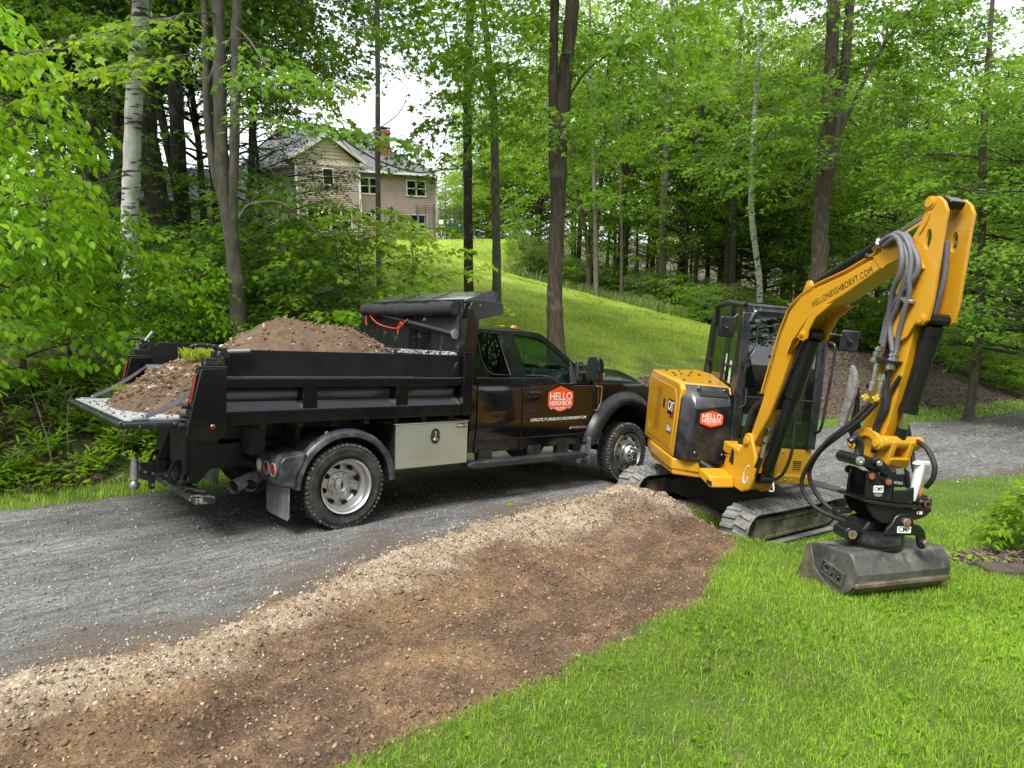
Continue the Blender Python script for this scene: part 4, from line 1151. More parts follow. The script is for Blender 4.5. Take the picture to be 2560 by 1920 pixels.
 text("lettering", "CHARLOTTE, VT | 802-865-5015 | HELLONEIGHBORVT.COM", WHT, t, fm(3.0, 0.912, -1.0125), 0.052, width=0.98, bold=0.003, ext=0.0006)
 b = B(); b.prism([(3.20, 0.775), (3.585, 0.765), (3.59, 0.795), (3.33, 0.80), (3.22, 0.80)], -1.0, -1.012, 'y'); bd = b.build("door_badge", mat("badge_grey", (0.34, 0.34, 0.34), 0.3, 0.7), t, bevel=0.003)
 text("lettering", "POWER STROKE", HOLE, bd, fm(3.46, 0.7835, -1.0128), 0.024, width=0.22, bold=0.004, ext=0.0004)
 text("lettering", "6.7L", HOLE, bd, fm(3.285, 0.786, -1.0128), 0.03, width=0.075, bold=0.006, ext=0.0004)
 return t
def arc_path(p): return smooth_path(p, 5)
truck = dump_truck()
# ================================================================== EXCAVATOR
def n_frame(yaw, n, o):
 n = Vector(n).normalized()
 x = Vector((math.cos(yaw), math.sin(yaw), 0)); x = (x - n * x.dot(n)).normalized()
 y = n.cross(x)
 m = Matrix((x, y, n)).transposed().to_4x4(); m.translation = Vector(o)
 return m
EXN = Vector((0.085, 0.073, 1)).normalized()
EXO = Vector((2.729, 8.253, -3.455))
HOUSE_M = n_frame(R(-86), EXN, EXO)
TRACK_M = n_frame(0.626, EXN, EXO)
BOOM_M = n_frame(R(-76), EXN, (2.631, 7.127, -2.141))
PLN = Vector((0.0409, 0.1527, 0.9874))
BUCK_M = n_frame(R(20), PLN, (2.55, 4.85, -2.36))
def excavator():
 YEL = mat("machine_yellow", (0.56, 0.283, 0.015), 0.28, coat=0.35, var=0.05, vscale=3, bump=0.02, bscale=120, dirt=(0.20, 0.145, 0.085), dirt_amt=0.5, dirt_scale=9, dlo=0.60, dhi=0.82)
 BLK = mat("excavator_black", (0.010, 0.011, 0.014), 0.28, coat=0.2, bump=0.03, bscale=140, dirt=(0.20, 0.19, 0.18), dirt_amt=0.2, dirt_scale=5)
 ATT = mat("attachment_black", (0.009, 0.010, 0.011), 0.28, spec=0.4, coat=0.1, dirt=(0.10, 0.085, 0.07), dirt_amt=0.30, dirt_scale=24, dlo=0.55, dhi=0.75, bump=0.08, bscale=60)
 FRA = mat("muddy_track_frame", (0.235, 0.215, 0.17), 0.8, col2=(0.05, 0.045, 0.04), vscale=5, dirt=(0.075, 0.052, 0.036), dirt_amt=0.85, dirt_scale=7, bump=0.4, bscale=60, dlo=0.5, dhi=0.64)
 DRK = mat("dark_track_steel", (0.022, 0.021, 0.020), 0.8, dirt=(0.12, 0.09, 0.06), dirt_amt=0.5, dirt_scale=7)  # dark steel with brown soiling for sprockets, rollers and car body
 RUB = mat("dusty_track_rubber", (0.085, 0.085, 0.086), 0.85, col2=(0.24, 0.238, 0.23), vscale=7, detail=9, bump=0.35, bscale=45, dirt=(0.33, 0.31, 0.28), dirt_amt=0.85, dirt_scale=3.2, dlo=0.5, dhi=0.7)
 HOS = mat("grey_corrugated_hose", (0.13, 0.13, 0.145), 0.55, var=0.15, vscale=20)
 BHO = mat("black_hose", (0.014, 0.014, 0.015), 0.55, bump=0.3, bscale=300)
 CHR = mat("hydraulic_chrome", (0.70, 0.71, 0.72), 0.12, 1.0)
 STE = mat("zinc_fitting", (0.52, 0.52, 0.50), 0.32, 0.9, var=0.2, vscale=30)
 RST = mat("rusty_pin", (0.30, 0.10, 0.045), 0.7, 0.3, var=0.4, vscale=40)
 BUC = mat("worn_bucket_steel", (0.040, 0.043, 0.048), 0.42, 0.25, col2=(0.15, 0.145, 0.14), vscale=4.5, detail=9, dirt=(0.28, 0.25, 0.20), dirt_amt=0.7, dirt_scale=6, dlo=0.52, dhi=0.68, bump=0.2, bscale=40)
 BED = mat("soil_worn_edge", (0.17, 0.145, 0.11), 0.6, 0.15, col2=(0.07, 0.05, 0.035), vscale=8, detail=8, bump=0.4, bscale=50)
 GLS = glass("excavator_glass", (0.42, 0.53, 0.47), refl=0.11)
 RUBS = mat("black_seal_rubber", (0.008, 0.008, 0.009), 0.7)
 SEA = mat("black_seat_fabric", (0.016, 0.018, 0.024), 0.85, var=0.3, vscale=80, bump=0.3, bscale=300)
 ORA = mat("orange_vinyl", (0.80, 0.085, 0.018), 0.4)
 WHT = mat("white_vinyl", (0.80, 0.80, 0.78), 0.45)
 INK = mat("black_vinyl", (0.010, 0.010, 0.011), 0.5)
 RED = mat("red_vinyl", (0.35, 0.02, 0.02), 0.4)
 GRYL = mat("grey_print", (0.32, 0.34, 0.37), 0.6)
 YST = mat("warning_yellow", (0.50, 0.37, 0.02), 0.5)
 t = empty("excavator", label="yellow mini excavator with a black tilting bucket parked between the drive and the lawn", cat="excavator", mat=HOUSE_M)
 HI = HOUSE_M.inverted()
 TM, BM, KM = HI @ TRACK_M, HI @ BOOM_M, HI @ BUCK_M
 B = lambda: MB()
 PT = lambda M, p: M @ Vector(p)
 # ---------------- tracks (own heading)
 Lt, ht, bw = 2.112, 0.468, 0.35
 r = ht / 2
 def loop(rr, n_arc=14, n_st=10, sag=0.012):
  """closed stadium outline in (x,z), radius rr about the end wheels; returns points and tangents"""
  pts = []
  for i in range(n_st): pts.append((-Lt / 2 + r + (Lt - 2 * r) * i / n_st, r - rr))
  for i in range(n_arc): a = -pi / 2 + pi * i / n_arc; pts.append((Lt / 2 - r + rr * math.cos(a), r + rr * math.sin(a)))
  for i in range(n_st): u = i / n_st; pts.append((Lt / 2 - r - (Lt - 2 * r) * u, r + rr - sag * math.sin(pi * u)))
  for i in range(n_arc): a = pi / 2 + pi * i / n_arc; pts.append((-Lt / 2 + r + rr * math.cos(a), r + rr * math.sin(a)))
  return pts
 for s in (-1, 1):
  yc = s * (1.95 - bw) / 2
  outer, inner = loop(r - 0.028), loop(r - 0.055)
  n = len(outer)
  b = B(); vs, fs = [], []
  for (x, z), (xi, zi) in zip(outer, inner):
   vs += [(x, yc - bw / 2, z), (x, yc + bw / 2, z), (xi, yc + bw / 2, zi), (xi, yc - bw / 2, zi)]
  for i in range(n):
   j = (i + 1) % n
   for k in range(4):
    fs.append((i * 4 + k, i * 4 + (k + 1) % 4, j * 4 + (k + 1) % 4, j * 4 + k))
  b.add(vs, fs)
  trk = b.build("rubber_track", RUB, t, M=TM, bevel=0.008, smooth=40)
  # chevron lugs around the belt
  P = loop(r - 0.028, 40, 40); n = len(P)
  seg = [math.dist(P[i], P[(i + 1) % n]) for i in range(n)]
  tot = sum(seg); nl = 46
  b = B(); 
  lv = []
  cum = 0; idx = 0
  for k in range(nl):
   for half in (-1, 1):
    target = (k + (0.5 if half > 0 else 0.0)) * tot / nl % tot
    i, c = 0, 0.0
    while c + seg[i] < target: c += seg[i]; i += 1
    u = (target - c) / seg[i]
    p = (P[i][0] + (P[(i + 1) % n][0] - P[i][0]) * u, P[i][1] + (P[(i + 1) % n][1] - P[i][1]) * u)
    tx, tz = (P[(i + 1) % n][0] - P[i][0]) / seg[i], (P[(i + 1) % n][1] - P[i][1]) / seg[i]
    nx, nz = tz, -tx
    def W(a, y, h): return (p[0] + tx * a + nx * h, yc + y, p[1] + tz * a + nz * h)
    y0, y1 = (0.005 * half, half * (bw / 2 - 0.012))
    sk = 0.022
    vs = []
    for h, g in ((-0.004, 0.024), (0.026, 0.015)):
     vs += [W(-g, y0, h), W(g, y0, h), W(g + sk, y1, h * (0.8 if h > 0 else 1)), W(-g + sk, y1, h * (0.8 if h > 0 else 1))]
    b.add(vs, [(3, 2, 1, 0), (4, 5, 6, 7), (0, 1, 5, 4), (1, 2, 6, 5), (2, 3, 7, 6), (3, 0, 4, 7)])
  lug = b.build("track_lugs", RUB, trk, M=TM)
  lug["kind"] = "stuff"; lug.name = "track_lug"
  # frame, idler, sprocket, rollers
  b = B()
  yo = yc + s * 0.10
  b.prism([(-0.80, 0.34), (0.74, 0.345), (0.80, 0.30), (0.78, 0.13), (0.70, 0.10), (-0.72, 0.075), (-0.80, 0.12)], yc - 0.12, yc + 0.12, 'y')
  fr = b.build("track_frame", FRA, t, M=TM, bevel=0.012)
  b = B(); b.bb(-0.55, 0.62, yo + s * 0.02, yo + s * 0.035, 0.30, 0.335); b.bb(-0.6, 0.66, yo + s * 0.02, yo + s * 0.03, 0.10, 0.135)
  b.each("frame_rail", FRA, fr, M=TM, bevel=0.006)
  b = B(); b.lathe([(0.022, 0), (0.022, s * 0.004)], (0.40, yc + s * 0.1205, 0.245), 'y', 16); b.lathe([(0.001, s * 0.004), (0.022, s * 0.004)], (0.40, yc + s * 0.1205, 0.245), 'y', 16)
  b.build("frame_hole", RUBS, fr, M=TM)
  b = B(); b.lathe([(0.001, -0.05), (0.165, -0.05), (0.178, -0.03), (0.178, 0.03), (0.165, 0.05), (0.13, 0.052), (0.12, 0.035), (0.06, 0.035), (0.05, 0.06), (0.001, 0.06)] if s > 0 else [(0.001, -0.06), (0.05, -0.06), (0.06, -0.035), (0.12, -0.035), (0.13, -0.052), (0.165, -0.05), (0.178, -0.03), (0.178, 0.03), (0.165, 0.05), (0.001, 0.05)], (-Lt / 2 + r, yc + s * 0.02, r), 'y', 32)
  b.build("idler_wheel", FRA, t, M=TM)
  b = B()
  m = 17; pts = []
  for k in range(m * 2):
   a = pi * k / m; rr_ = 0.178 if k % 2 else 0.145; pts.append((Lt / 2 - r + rr_ * math.cos(a), r + rr_ * math.sin(a)))
  b.prism(pts, yc - 0.02, yc + 0.02, 'y'); b.cyl((Lt / 2 - r, yc - 0.08, r), (Lt / 2 - r, yc + s * 0.09, r), 0.11, 20)
  b.build("drive_sprocket", DRK, t, M=TM, bevel=0.004)
  for x in (-0.45, -0.15, 0.15, 0.45):
   b = B(); b.lathe([(0.001, -0.10), (0.06, -0.10), (0.065, -0.06), (0.045, -0.05), (0.045, 0.05), (0.065, 0.06), (0.06, 0.10), (0.001, 0.10)], (x, yc, 0.105), 'y', 16); b.build("track_roller", DRK, t, M=TM)
 b = B()
 b.prism([(-0.70, 0.30), (-0.35, 0.46), (0.35, 0.46), (0.70, 0.30), (0.70, 0.18), (-0.70, 0.18)], -0.45, 0.45, 'x')
 b.lathe([(0.001, 0.58), (0.40, 0.58), (0.42, 0.56), (0.42, 0.50), (0.40, 0.46), (0.36, 0.45)], (0, 0, 0), 'z', 40)
 b.build("car_body", DRK, t, M=TM, bevel=0.02)
 # blade at the far end, raised
 b = B()
 prof = [(1.78, 0.98), (1.70, 0.90), (1.655, 0.72), (1.66, 0.52), (1.72, 0.36), (1.80, 0.30), (1.83, 0.31), (1.75, 0.40), (1.70, 0.54), (1.695, 0.72), (1.74, 0.88), (1.82, 0.95)]
 b.prism(prof, -0.97, 0.97, 'y')
 bl = b.build("dozer_blade", mat("muddy_blade", (0.07, 0.068, 0.065), 0.8, col2=(0.03, 0.028, 0.026), vscale=9, detail=9, bump=0.5, bscale=40), t, M=TM @ Matrix.Translation((0, 0, -0.10)) @ Matrix.Diagonal((1, 1, 0.42, 1)), bevel=0.01)
 b = B()
 for s in (-1, 1): b.tube([(0.65, s * 0.42, 0.30), (1.30, s * 0.46, 0.30), (1.69, s * 0.5, 0.24)], 0.055, 8)
 b.cyl((0.75, 0, 0.38), (1.68, 0, 0.36), 0.05, 12)
 b.each("blade_arm", BLK, t, M=TM)
 # ---------------- upper house
 b = B()
 deck = [(-0.62, -0.93), (-0.95, -0.55), (-1.02, -0.15), (-0.95, 0.25), (-0.65, 0.56), (0.70, 0.57), (0.73, -0.30), (0.70, -0.72), (0.60, -0.99), (-0.20, -1.01)]
 b.prism(deck, 0.64, 0.72, 'z')
 b.build("deck_plate", YEL, t, bevel=0.015)
 b = B()   # skirt that wraps the right-hand side and the front corner
 sk = [(-0.62, -0.955), (-0.20, -1.03), (0.60, -1.012), (0.715, -0.74), (0.715, -0.70), (0.66, -0.70), (0.56, -0.95), (-0.20, -0.97), (-0.58, -0.90)]
 b.prism(sk, 0.70, 0.83, 'z')
 b.build("side_skirt", YEL, t, bevel=0.018, seg=3)
 b = B()   # engine hood side: framed panel
 b.prism([(-0.66, 0.83), (0.585, 0.84), (0.60, 1.64), (0.50, 1.70), (-0.60, 1.72), (-0.70, 1.60)], -1.0, -0.93, 'y')
 sp = b.build("side_cover", YEL, t, bevel=0.02, seg=3)
 b = B(); b.prism([(-0.58, 0.90), (0.47, 0.90), (0.50, 1.50), (0.40, 1.62), (-0.52, 1.63), (-0.60, 1.50)], -1.008, -0.998, 'y')
 b.build("side_panel_inset", mat("machine_yellow_deep", (0.50, 0.245, 0.012), 0.35, coat=0.2, bump=0.03, bscale=140), sp, bevel=0.006)
 b = B()
 for i in range(26):
  for j in range(5):
   x = 0.05 + 0.04 * j + (0.02 if i % 2 else 0); z = 1.02 + 0.021 * i
   b.bb(x - 0.30, x - 0.285, -1.0095, -1.0082, z, z + 0.010)
 b.build("vent_hole", INK, sp)["kind"] = "stuff"
 b = B(); b.bb(0.03, 0.10, -1.013, -1.007, 1.33, 1.44); b.build("side_latch", INK, sp, bevel=0.003)
 fmL = lambda x, z: frame_m((x, -1.0100, z), (1, 0, 0), (0, 0, 1))
 b = B(); b.prism([(0.22, 1.29), (0.445, 1.29), (0.445, 1.47), (0.22, 1.47)], -1.0105, -1.008, 'y'); pk = b.build("side_badge", INK, sp)
 b = B(); b.prism([(0.28, 1.26), (0.46, 1.26), (0.46, 1.33)], -1.0108, -1.008, 'y'); b.build("badge_stripe", RED, sp)
 text("lettering", "CAT", WHT, sp, frame_m((0.335, -1.0112, 1.385), (1, 0, 0), (0, 0, 1)), 0.16, width=0.20, bold=0.02, ext=0.0006)
 b = B(); b.prism([(0.24, 1.075), (0.43, 1.075), (0.43, 1.165), (0.24, 1.165)], -1.0105, -1.008, 'y'); b.build("side_badge", INK, sp)
 text("lettering", "304", WHT, sp, frame_m((0.335, -1.0112, 1.12), (1, 0, 0), (0, 0, 1)), 0.10, width=0.165, bold=0.015, ext=0.0006)
 b = B(); b.bb(-0.50, -0.44, -1.0105, -1.008, 0.97, 1.06); b.each("warning_sticker", YST, sp)
 # hood top with its bevelled shoulder
 b = B()
 b.add([(-0.62, -0.93, 1.715), (0.50, -0.93, 1.695), (0.55, -0.40, 1.685), (-0.35, -0.30, 1.74), (-0.62, -0.40, 1.75),
   (-0.62, -0.995, 1.62), (0.58, -0.995, 1.60), (0.60, -0.40, 1.60), (-0.35, -0.30, 1.6), (-0.62, -0.40, 1.6)],
   [(0, 1, 2, 3, 4), (5, 9, 8, 7, 6), (0, 5, 6, 1), (1, 6, 7, 2), (2, 7, 8, 3), (3, 8, 9, 4), (4, 9, 5, 0)])
 hd = b.build("hood_top", YEL, t, bevel=0.014, seg=3)
 b = B(); b.add([(0.08, -0.915, 1.7045), (0.49, -0.915, 1.697), (0.54, -0.42, 1.688), (0.10, -0.42, 1.7105), (0.08, -0.915, 1.7), (0.49, -0.915, 1.692), (0.54, -0.42, 1.683), (0.10, -0.42, 1.70)], [(0, 1, 2, 3), (7, 6, 5, 4), (0, 4, 5, 1), (1, 5, 6, 2), (2, 6, 7, 3), (3, 7, 4, 0)])
 b.build("fuel_lid", mat("faded_yellow", (0.55, 0.33, 0.10), 0.35, var=0.06, vscale=4), hd, bevel=0.003)
 b = B()
 for (x, y) in ((-0.5, -0.85), (-0.45, -0.7), (-0.3, -0.82), (-0.25, -0.62), (-0.1, -0.86), (-0.05, -0.7), (-0.4, -0.55), (-0.12, -0.55), (0.3, -0.88), (0.4, -0.6), (-0.2, -0.75)):
  b.box((x, y, 1.722 - 0.018 * (x + 0.62) + 0.03 * (y + 0.93) / 0.53), (0.035, 0.025, 0.012))
 b.build("hood_plug", INK, hd)["kind"] = "stuff"
 b = B(); b.prism([(-0.60, 0.83), (-0.95, 0.72), (-1.0, 0.80), (-1.02, 1.45), (-0.80, 1.70), (-0.60, 1.72)], -0.55, 0.50, 'y')
 b.prism([(-0.62, -0.97), (-0.92, -0.62), (-1.0, -0.56), (-0.62, -0.56)], 0.72, 1.60, 'z'); b.prism([(-0.62, 0.56), (-1.0, 0.50), (-0.62, 0.50)], 0.72, 1.6, 'z')
 b.build("counterweight", YEL, t, bevel=0.05, seg=3)
 # black front right-hand cover with raised brow
 b = B()
 z0, z1 = 0.835, 1.68
 P0 = [(0.60, -0.995, z0), (0.70, -0.93, z0), (0.735, -0.88, z0), (0.70, -0.37, 0.82), (0.40, -0.37, 0.82), (0.40, -0.99, z0)]
 P1 = [(0.605, -0.990, 1.53), (0.725, -0.90, 1.46), (0.765, -0.86, 1.44), (0.735, -0.44, 1.50), (0.40, -0.40, 1.50), (0.40, -0.99, 1.50)]
 P2 = [(0.57, -0.975, 1.60), (0.66, -0.895, 1.575), (0.69, -0.86, 1.57), (0.69, -0.44, 1.57), (0.40, -0.40, 1.60), (0.40, -0.97, 1.60)]
 P3 = [(0.50, -0.94, 1.688), (0.545, -0.87, 1.685), (0.55, -0.85, 1.684), (0.56, -0.43, 1.68), (0.40, -0.40, 1.68), (0.40, -0.94, 1.688)]
 vs = P0 + P1 + P2 + P3; fs = [tuple(range(5, -1, -1)), tuple(range(18, 24))]
 for k in range(3):
  for i in range(6): fs.append((k * 6 + i, k * 6 + (i + 1) % 6, (k + 1) * 6 + (i + 1) % 6, (k + 1) * 6 + i))
 b.add(vs, fs)
 fc = b.build("front_cover", BLK, t, bevel=0.016, seg=3)
 b = B(); b.box((0.655, -0.64, 1.612), (0.012, 0.34, 0.085), ('Y', R(-50))); b.build("cover_handle_recess", RUBS, fc, bevel=0.02)
 for (x, y, z) in ((0.622, -0.80, 1.655), (0.622, -0.50, 1.645), (0.735, -0.80, 0.93), (0.712, -0.47, 0.92)):
  b = B(); b.lathe([(0.028, -0.004), (0.028, 0.008), (0.018, 0.016), (0.001, 0.018)], (x, y, z), 'x', 14); b.build("cover_bolt", BLK, fc)
 # orange sign on the cover
 nrm = Vector((1, 0.05, 0.02))
 fmF = lambda y, z, x=0.7565: frame_m((x, y, z), (0.05, 1, 0), (0.04, 0, 1))
 b = B(); pts = [(0, 0.088), (0.125, 0.052), (0.135, 0.035), (0.135, -0.048), (0.125, -0.062), (0, -0.098), (-0.125, -0.062), (-0.135, -0.048), (-0.135, 0.035), (-0.125, 0.052)]
 b.prism([(u, v) for u, v in pts], 0, 0.004, 'z')
 sg = b.build("cover_logo", ORA, fc, M=frame_m((0.7545, -0.665, 1.345), (-0.06, 1, 0), (-0.04, 0, 1)))
 S0 = frame_m((0.7590, -0.665, 1.345), (-0.06, 1, 0), (-0.04, 0, 1))
 text("lettering", "HELLO", WHT, fc, S0 @ Matrix.Translation((0, 0.022, 0.0002)), 0.085, width=0.225, bold=0.006, ext=0.0006)
 text("lettering", "NEIGHBOR", WHT, fc, S0 @ Matrix.Translation((0, -0.028, 0.0002)), 0.055, width=0.225, bold=0.005, ext=0.0006)
 text("lettering", "GRAVEL DRIVEWAY", WHT, fc, S0 @ Matrix.Translation((0, -0.060, 0.0002)), 0.016, width=0.13, bold=0.004, ext=0.0005)
 # lower yellow front beneath the cab
 b = B()
 b.prism([(0.50, 0.66), (0.76, 0.655), (0.765, 0.75), (0.745, 0.76), (0.735, 1.055), (0.50, 1.055)], -0.05, 0.57, 'y')
 lf = b.build("front_lower_panel", YEL, t, bevel=0.012)
 b = B()
 for k in range(6): b.bb(0.738, 0.7435, 0.36, 0.46, 0.80 + 0.022 * k, 0.811 + 0.022 * k)
 b.build("vent_slot", INK, lf)["kind"] = "stuff"
 for (y, z, x) in ((0.30, 0.86, 0.742), (0.28, 0.70, 0.764), (0.35, 0.70, 0.764), (0.22, 1.02, 0.737)):
  b = B(); b.lathe([(0.012, 0), (0.012, 0.006), (0.007, 0.01), (0.001, 0.01)], (x, y, z), 'x', 10); b.build("panel_bolt", STE, lf)
 b = B(); b.bb(0.55, 0.74, -0.45, -0.05, 0.98, 1.06); b.bb(0.50, 0.68, -0.45, -0.05, 0.72, 0.98)
 b.build("front_frame", YEL, t, bevel=0.012)
 # ---------------- cab
 FX = lambda z: 0.775 - 0.03 * max(0, (z - 1.05)) - 0.085 * max(0, (z - 1.75)) ** 1.6     # front plane leans back
 YL = lambda z: -0.40 - 0.00 * z
 YR = lambda z: 0.545 + 0.01 * (z - 1.05) / 1.5
 def post(name, pts, w, d=0.06, par=t, m=BLK):
  b = B(); b.tube([Vector(p) for p in pts], w, 10); return b.build(name, m, par, smooth=60)
 zs = [1.07, 1.4, 1.75, 2.1, 2.4, 2.56]
 cabr = B(); cabr.bb(-0.52, 0.72, -0.39, 0.545, 1.055, 1.10)
 cb = cabr.build("cab_floor", BLK, t, bevel=0.01)
 for y in (-0.375, 0.53):
  b = B()
  vs, fs = [], []
  for i, z in enumerate(zs):
   x = FX(z); w = 0.05
   vs += [(x, y - w, z), (x, y + w, z), (x - 0.07, y + w, z), (x - 0.07, y - w, z)]
   if i:
    o = (i - 1) * 4
    fs += [(o + k, o + (k + 1) % 4, o + 4 + (k + 1) % 4, o + 4 + k) for k in range(4)]
  fs += [(3, 2, 1, 0), tuple(len(vs) - 4 + k for k in range(4))]
  b.add(vs, fs); b.build("cab_front_post", BLK, t, bevel=0.012)
 b = B(); b.tube(smooth_path([(0.665, -0.33, 2.45), (0.645, -0.28, 2.545), (0.64, -0.20, 2.575), (0.64, 0.40, 2.575), (0.645, 0.46, 2.55), (0.665, 0.50, 2.45)]), 0.035, 8)
 b.prism([(0.60, 2.545), (0.665, 2.54), (0.64, 2.64), (0.58, 2.66)], -0.36, 0.51, 'y')
 hdr = b.build("cab_header", BLK, t, bevel=0.008)
 for (y, z) in ((-0.30, 2.60), (-0.22, 2.605), (-0.32, 2.55)):
  b = B(); b.lathe([(0.012, 0), (0.01, 0.008), (0.001, 0.009)], (0.652 if z > 2.56 else 0.662, y, z), 'x', 8); b.each("header_bolt", STE, hdr)
 for s, y in ((-1, -0.375), (1, 0.53)):
  b = B(); b.tube([(-0.50, y * 0.86, 1.08), (-0.52, y * 0.84, 1.8), (-0.50, y * 0.8, 2.45), (-0.42, y * 0.8, 2.60), (0.0, y * 0.86, 2.66), (0.56, y * 0.92, 2.64)], 0.035, 10)
  b.build("cab_side_rail", BLK, t, smooth=60)
  b = B(); b.bb(-0.5, 0.70, y - 0.015, y + 0.015, 1.06, 1.16 if s < 0 else 1.3); b.build("cab_sill", BLK, t, bevel=0.006)
  b = B(); b.add([(-0.50, y * 0.86, 1.16), (0.70, y, 1.16), (0.70, y, 1.75), (0.655, y, 2.4), (0.58, y * 0.93, 2.62), (-0.42, y * 0.80, 2.62), (-0.50, y * 0.80, 2.45)], [tuple(range(7))])
  b.build("side_window", glass("side_glass", (0.30, 0.40, 0.35), refl=0.12), t)
  b = B(); b.prism([(0.50, 1.16), (0.69, 1.16), (0.66, 2.2), (0.60, 2.58), (0.50, 2.60), (0.53, 2.2)], y - 0.022, y + 0.022, 'y'); b.prism([(-0.50, 1.16), (-0.40, 1.16), (-0.42, 2.55), (-0.50, 2.45)], y * 0.86 - 0.02, y * 0.86 + 0.02, 'y'); b.each("side_frame", BLK, t, bevel=0.006)
 b = B(); b.tube([(0.14, -0.372, 1.72), (0.14, -0.35, 2.62)], 0.018, 8); b.tube([(-0.5, -0.34, 1.92), (0.66, -0.385, 1.92)], 0.014, 8)
 b.each("window_divider", RUBS, t)
 b = B(); b.add([(FX(1.1) - 0.02, -0.33, 1.1), (FX(1.1) - 0.02, 0.48, 1.1), (FX(1.75) - 0.02, 0.48, 1.75), (FX(2.4) - 0.02, 0.48, 2.4), (FX(2.56) - 0.02, 0.48, 2.56), (FX(2.56) - 0.02, -0.33, 2.56), (FX(2.4) - 0.02, -0.33, 2.4), (FX(1.75) - 0.02, -0.33, 1.75)], [(0, 1, 2, 7), (7, 2, 3, 6), (6, 3, 4, 5)])
 b.build("front_window", GLS, t)
 b = B(); b.tube([(FX(1.62), -0.33, 1.62), (FX(1.62), 0.48, 1.62)], 0.012, 8); b.build("window_seal", RUBS, t)
 b = B(); b.add([(-0.5, -0.32, 1.75), (-0.5, 0.46, 1.75), (-0.48, 0.42, 2.5), (-0.48, -0.30, 2.5)], [(0, 1, 2, 3)]); b.build("rear_window", GLS, t)
 b = B(); b.bb(-0.54, -0.48, -0.33, 0.48, 1.06, 1.75); b.build("cab_back_wall", BLK, t, bevel=0.01)
 b = B(); shell(b, lambda u, v: (-0.46 + 1.04 * v, -0.32 + 0.80 * u, 2.66 + 0.02 * math.sin(pi * v)), lambda u, v: (-0.46 + 1.04 * v, -0.32 + 0.80 * u, 2.645 + 0.02 * math.sin(pi * v)), 6, 8)
 b.build("cab_roof", glass("roof_glass", (0.30, 0.42, 0.36)), t)
 # seat
 b = B()
 sh = [(-0.20, 0.0), (0.20, 0.0), (0.235, 0.22), (0.22, 0.52), (0.15, 0.80), (0.11, 0.86), (-0.11, 0.86), (-0.15, 0.80), (-0.22, 0.52), (-0.235, 0.22)]
 b.prism([(y + 0.14, z + 1.52) for y, z in sh], -0.22, -0.09, 'x')
 st = b.build("operator_seat", SEA, t, bevel=0.04, seg=3)
 b = B(); b.prism([(y * 0.62 + 0.14, z + 1.52) for y, z in [(-0.2, 0.08), (0.2, 0.08), (0.22, 0.45), (0.14, 0.50), (-0.14, 0.50), (-0.22, 0.45)]], -0.09, -0.07, 'x')
 b.build("seat_cushion", SEA, st, bevel=0.012)
 b = B()
 for z in (1.70, 1.82): b.bb(-0.0705, -0.0685, 0.02, 0.26, z, z + 0.004)
 b.each("seat_seam", RUBS, st)
 b = B(); b.bb(-0.12, 0.42, -0.12, 0.40, 1.42, 1.54); b.build("seat_base", SEA, t, bevel=0.04, seg=3)
 text("lettering", "CAT", GRYL, st, frame_m((-0.0885, 0.13, 2.12), (0, 1, 0), (0, 0, 1)), 0.085, width=0.15, bold=0.02, ext=0.0006)
 for y in (-0.22, 0.45):
  b = B(); b.bb(-0.15, 0.38, y - 0.07, y + 0.07, 1.50, 1.62); cn = b.build("side_console", BLK, t, bevel=0.02)
  b = B(); b.tube([(0.30, y, 1.6), (0.33, y, 1.80)], [0.014, 0.028], 10); b.build("joystick", RUBS, cn)
 b = B()
 for y in (0.0, 0.12): b.tube([(0.55, y, 1.1), (0.50, y, 1.45), (0.47, y, 1.72)], 0.012, 6)
 b.each("travel_lever", RUBS, t)
 b = B(); b.bb(0.706, 0.710, -0.29, -0.18, 1.28, 1.42); b.each("window_sticker", mat("pale_sticker", (0.55, 0.66, 0.72), 0.5), t)
 b = B(); b.bb(0.34, 0.40, -0.369, -0.366, 1.72, 1.98); b.bb(0.20, 0.23, -0.368, -0.365, 1.85, 2.05); b.each("window_sticker", mat("mint_sticker", (0.45, 0.72, 0.60), 0.5), t)
 b = B(); b.bb(0.42, 0.47, -0.35, -0.33, 2.35, 2.46); b.build("work_light", BLK, t)
 # wiper, grab rails, mirrors
 b = B(); b.tube([(0.775, -0.36, 2.02), (0.755, -0.30, 2.08), (0.70, -0.24, 2.18), (0.68, -0.235, 2.44)], 0.009, 6); b.tube([(0.79, -0.37, 1.72), (0.79, -0.37, 2.10)], 0.016, 6); b.bb(0.75, 0.80, -0.40, -0.33, 1.96, 2.02)
 b.build("wiper", BLK, t, smooth=60)
 b = B(); b.tube(smooth_path([(0.79, -0.33, 1.72), (0.82, -0.33, 1.62), (0.84, -0.35, 1.54), (0.83, -0.40, 1.50)]), 0.012, 6); b.build("wiper_hose", BHO, t)
 b = B(); b.tube(smooth_path([(0.76, 0.57, 2.30), (0.83, 0.60, 2.27), (0.85, 0.60, 2.1), (0.86, 0.58, 1.6), (0.86, 0.56, 1.33), (0.77, 0.545, 1.27)]), 0.016, 8)
 b.build("grab_rail", BLK, t, smooth=60)
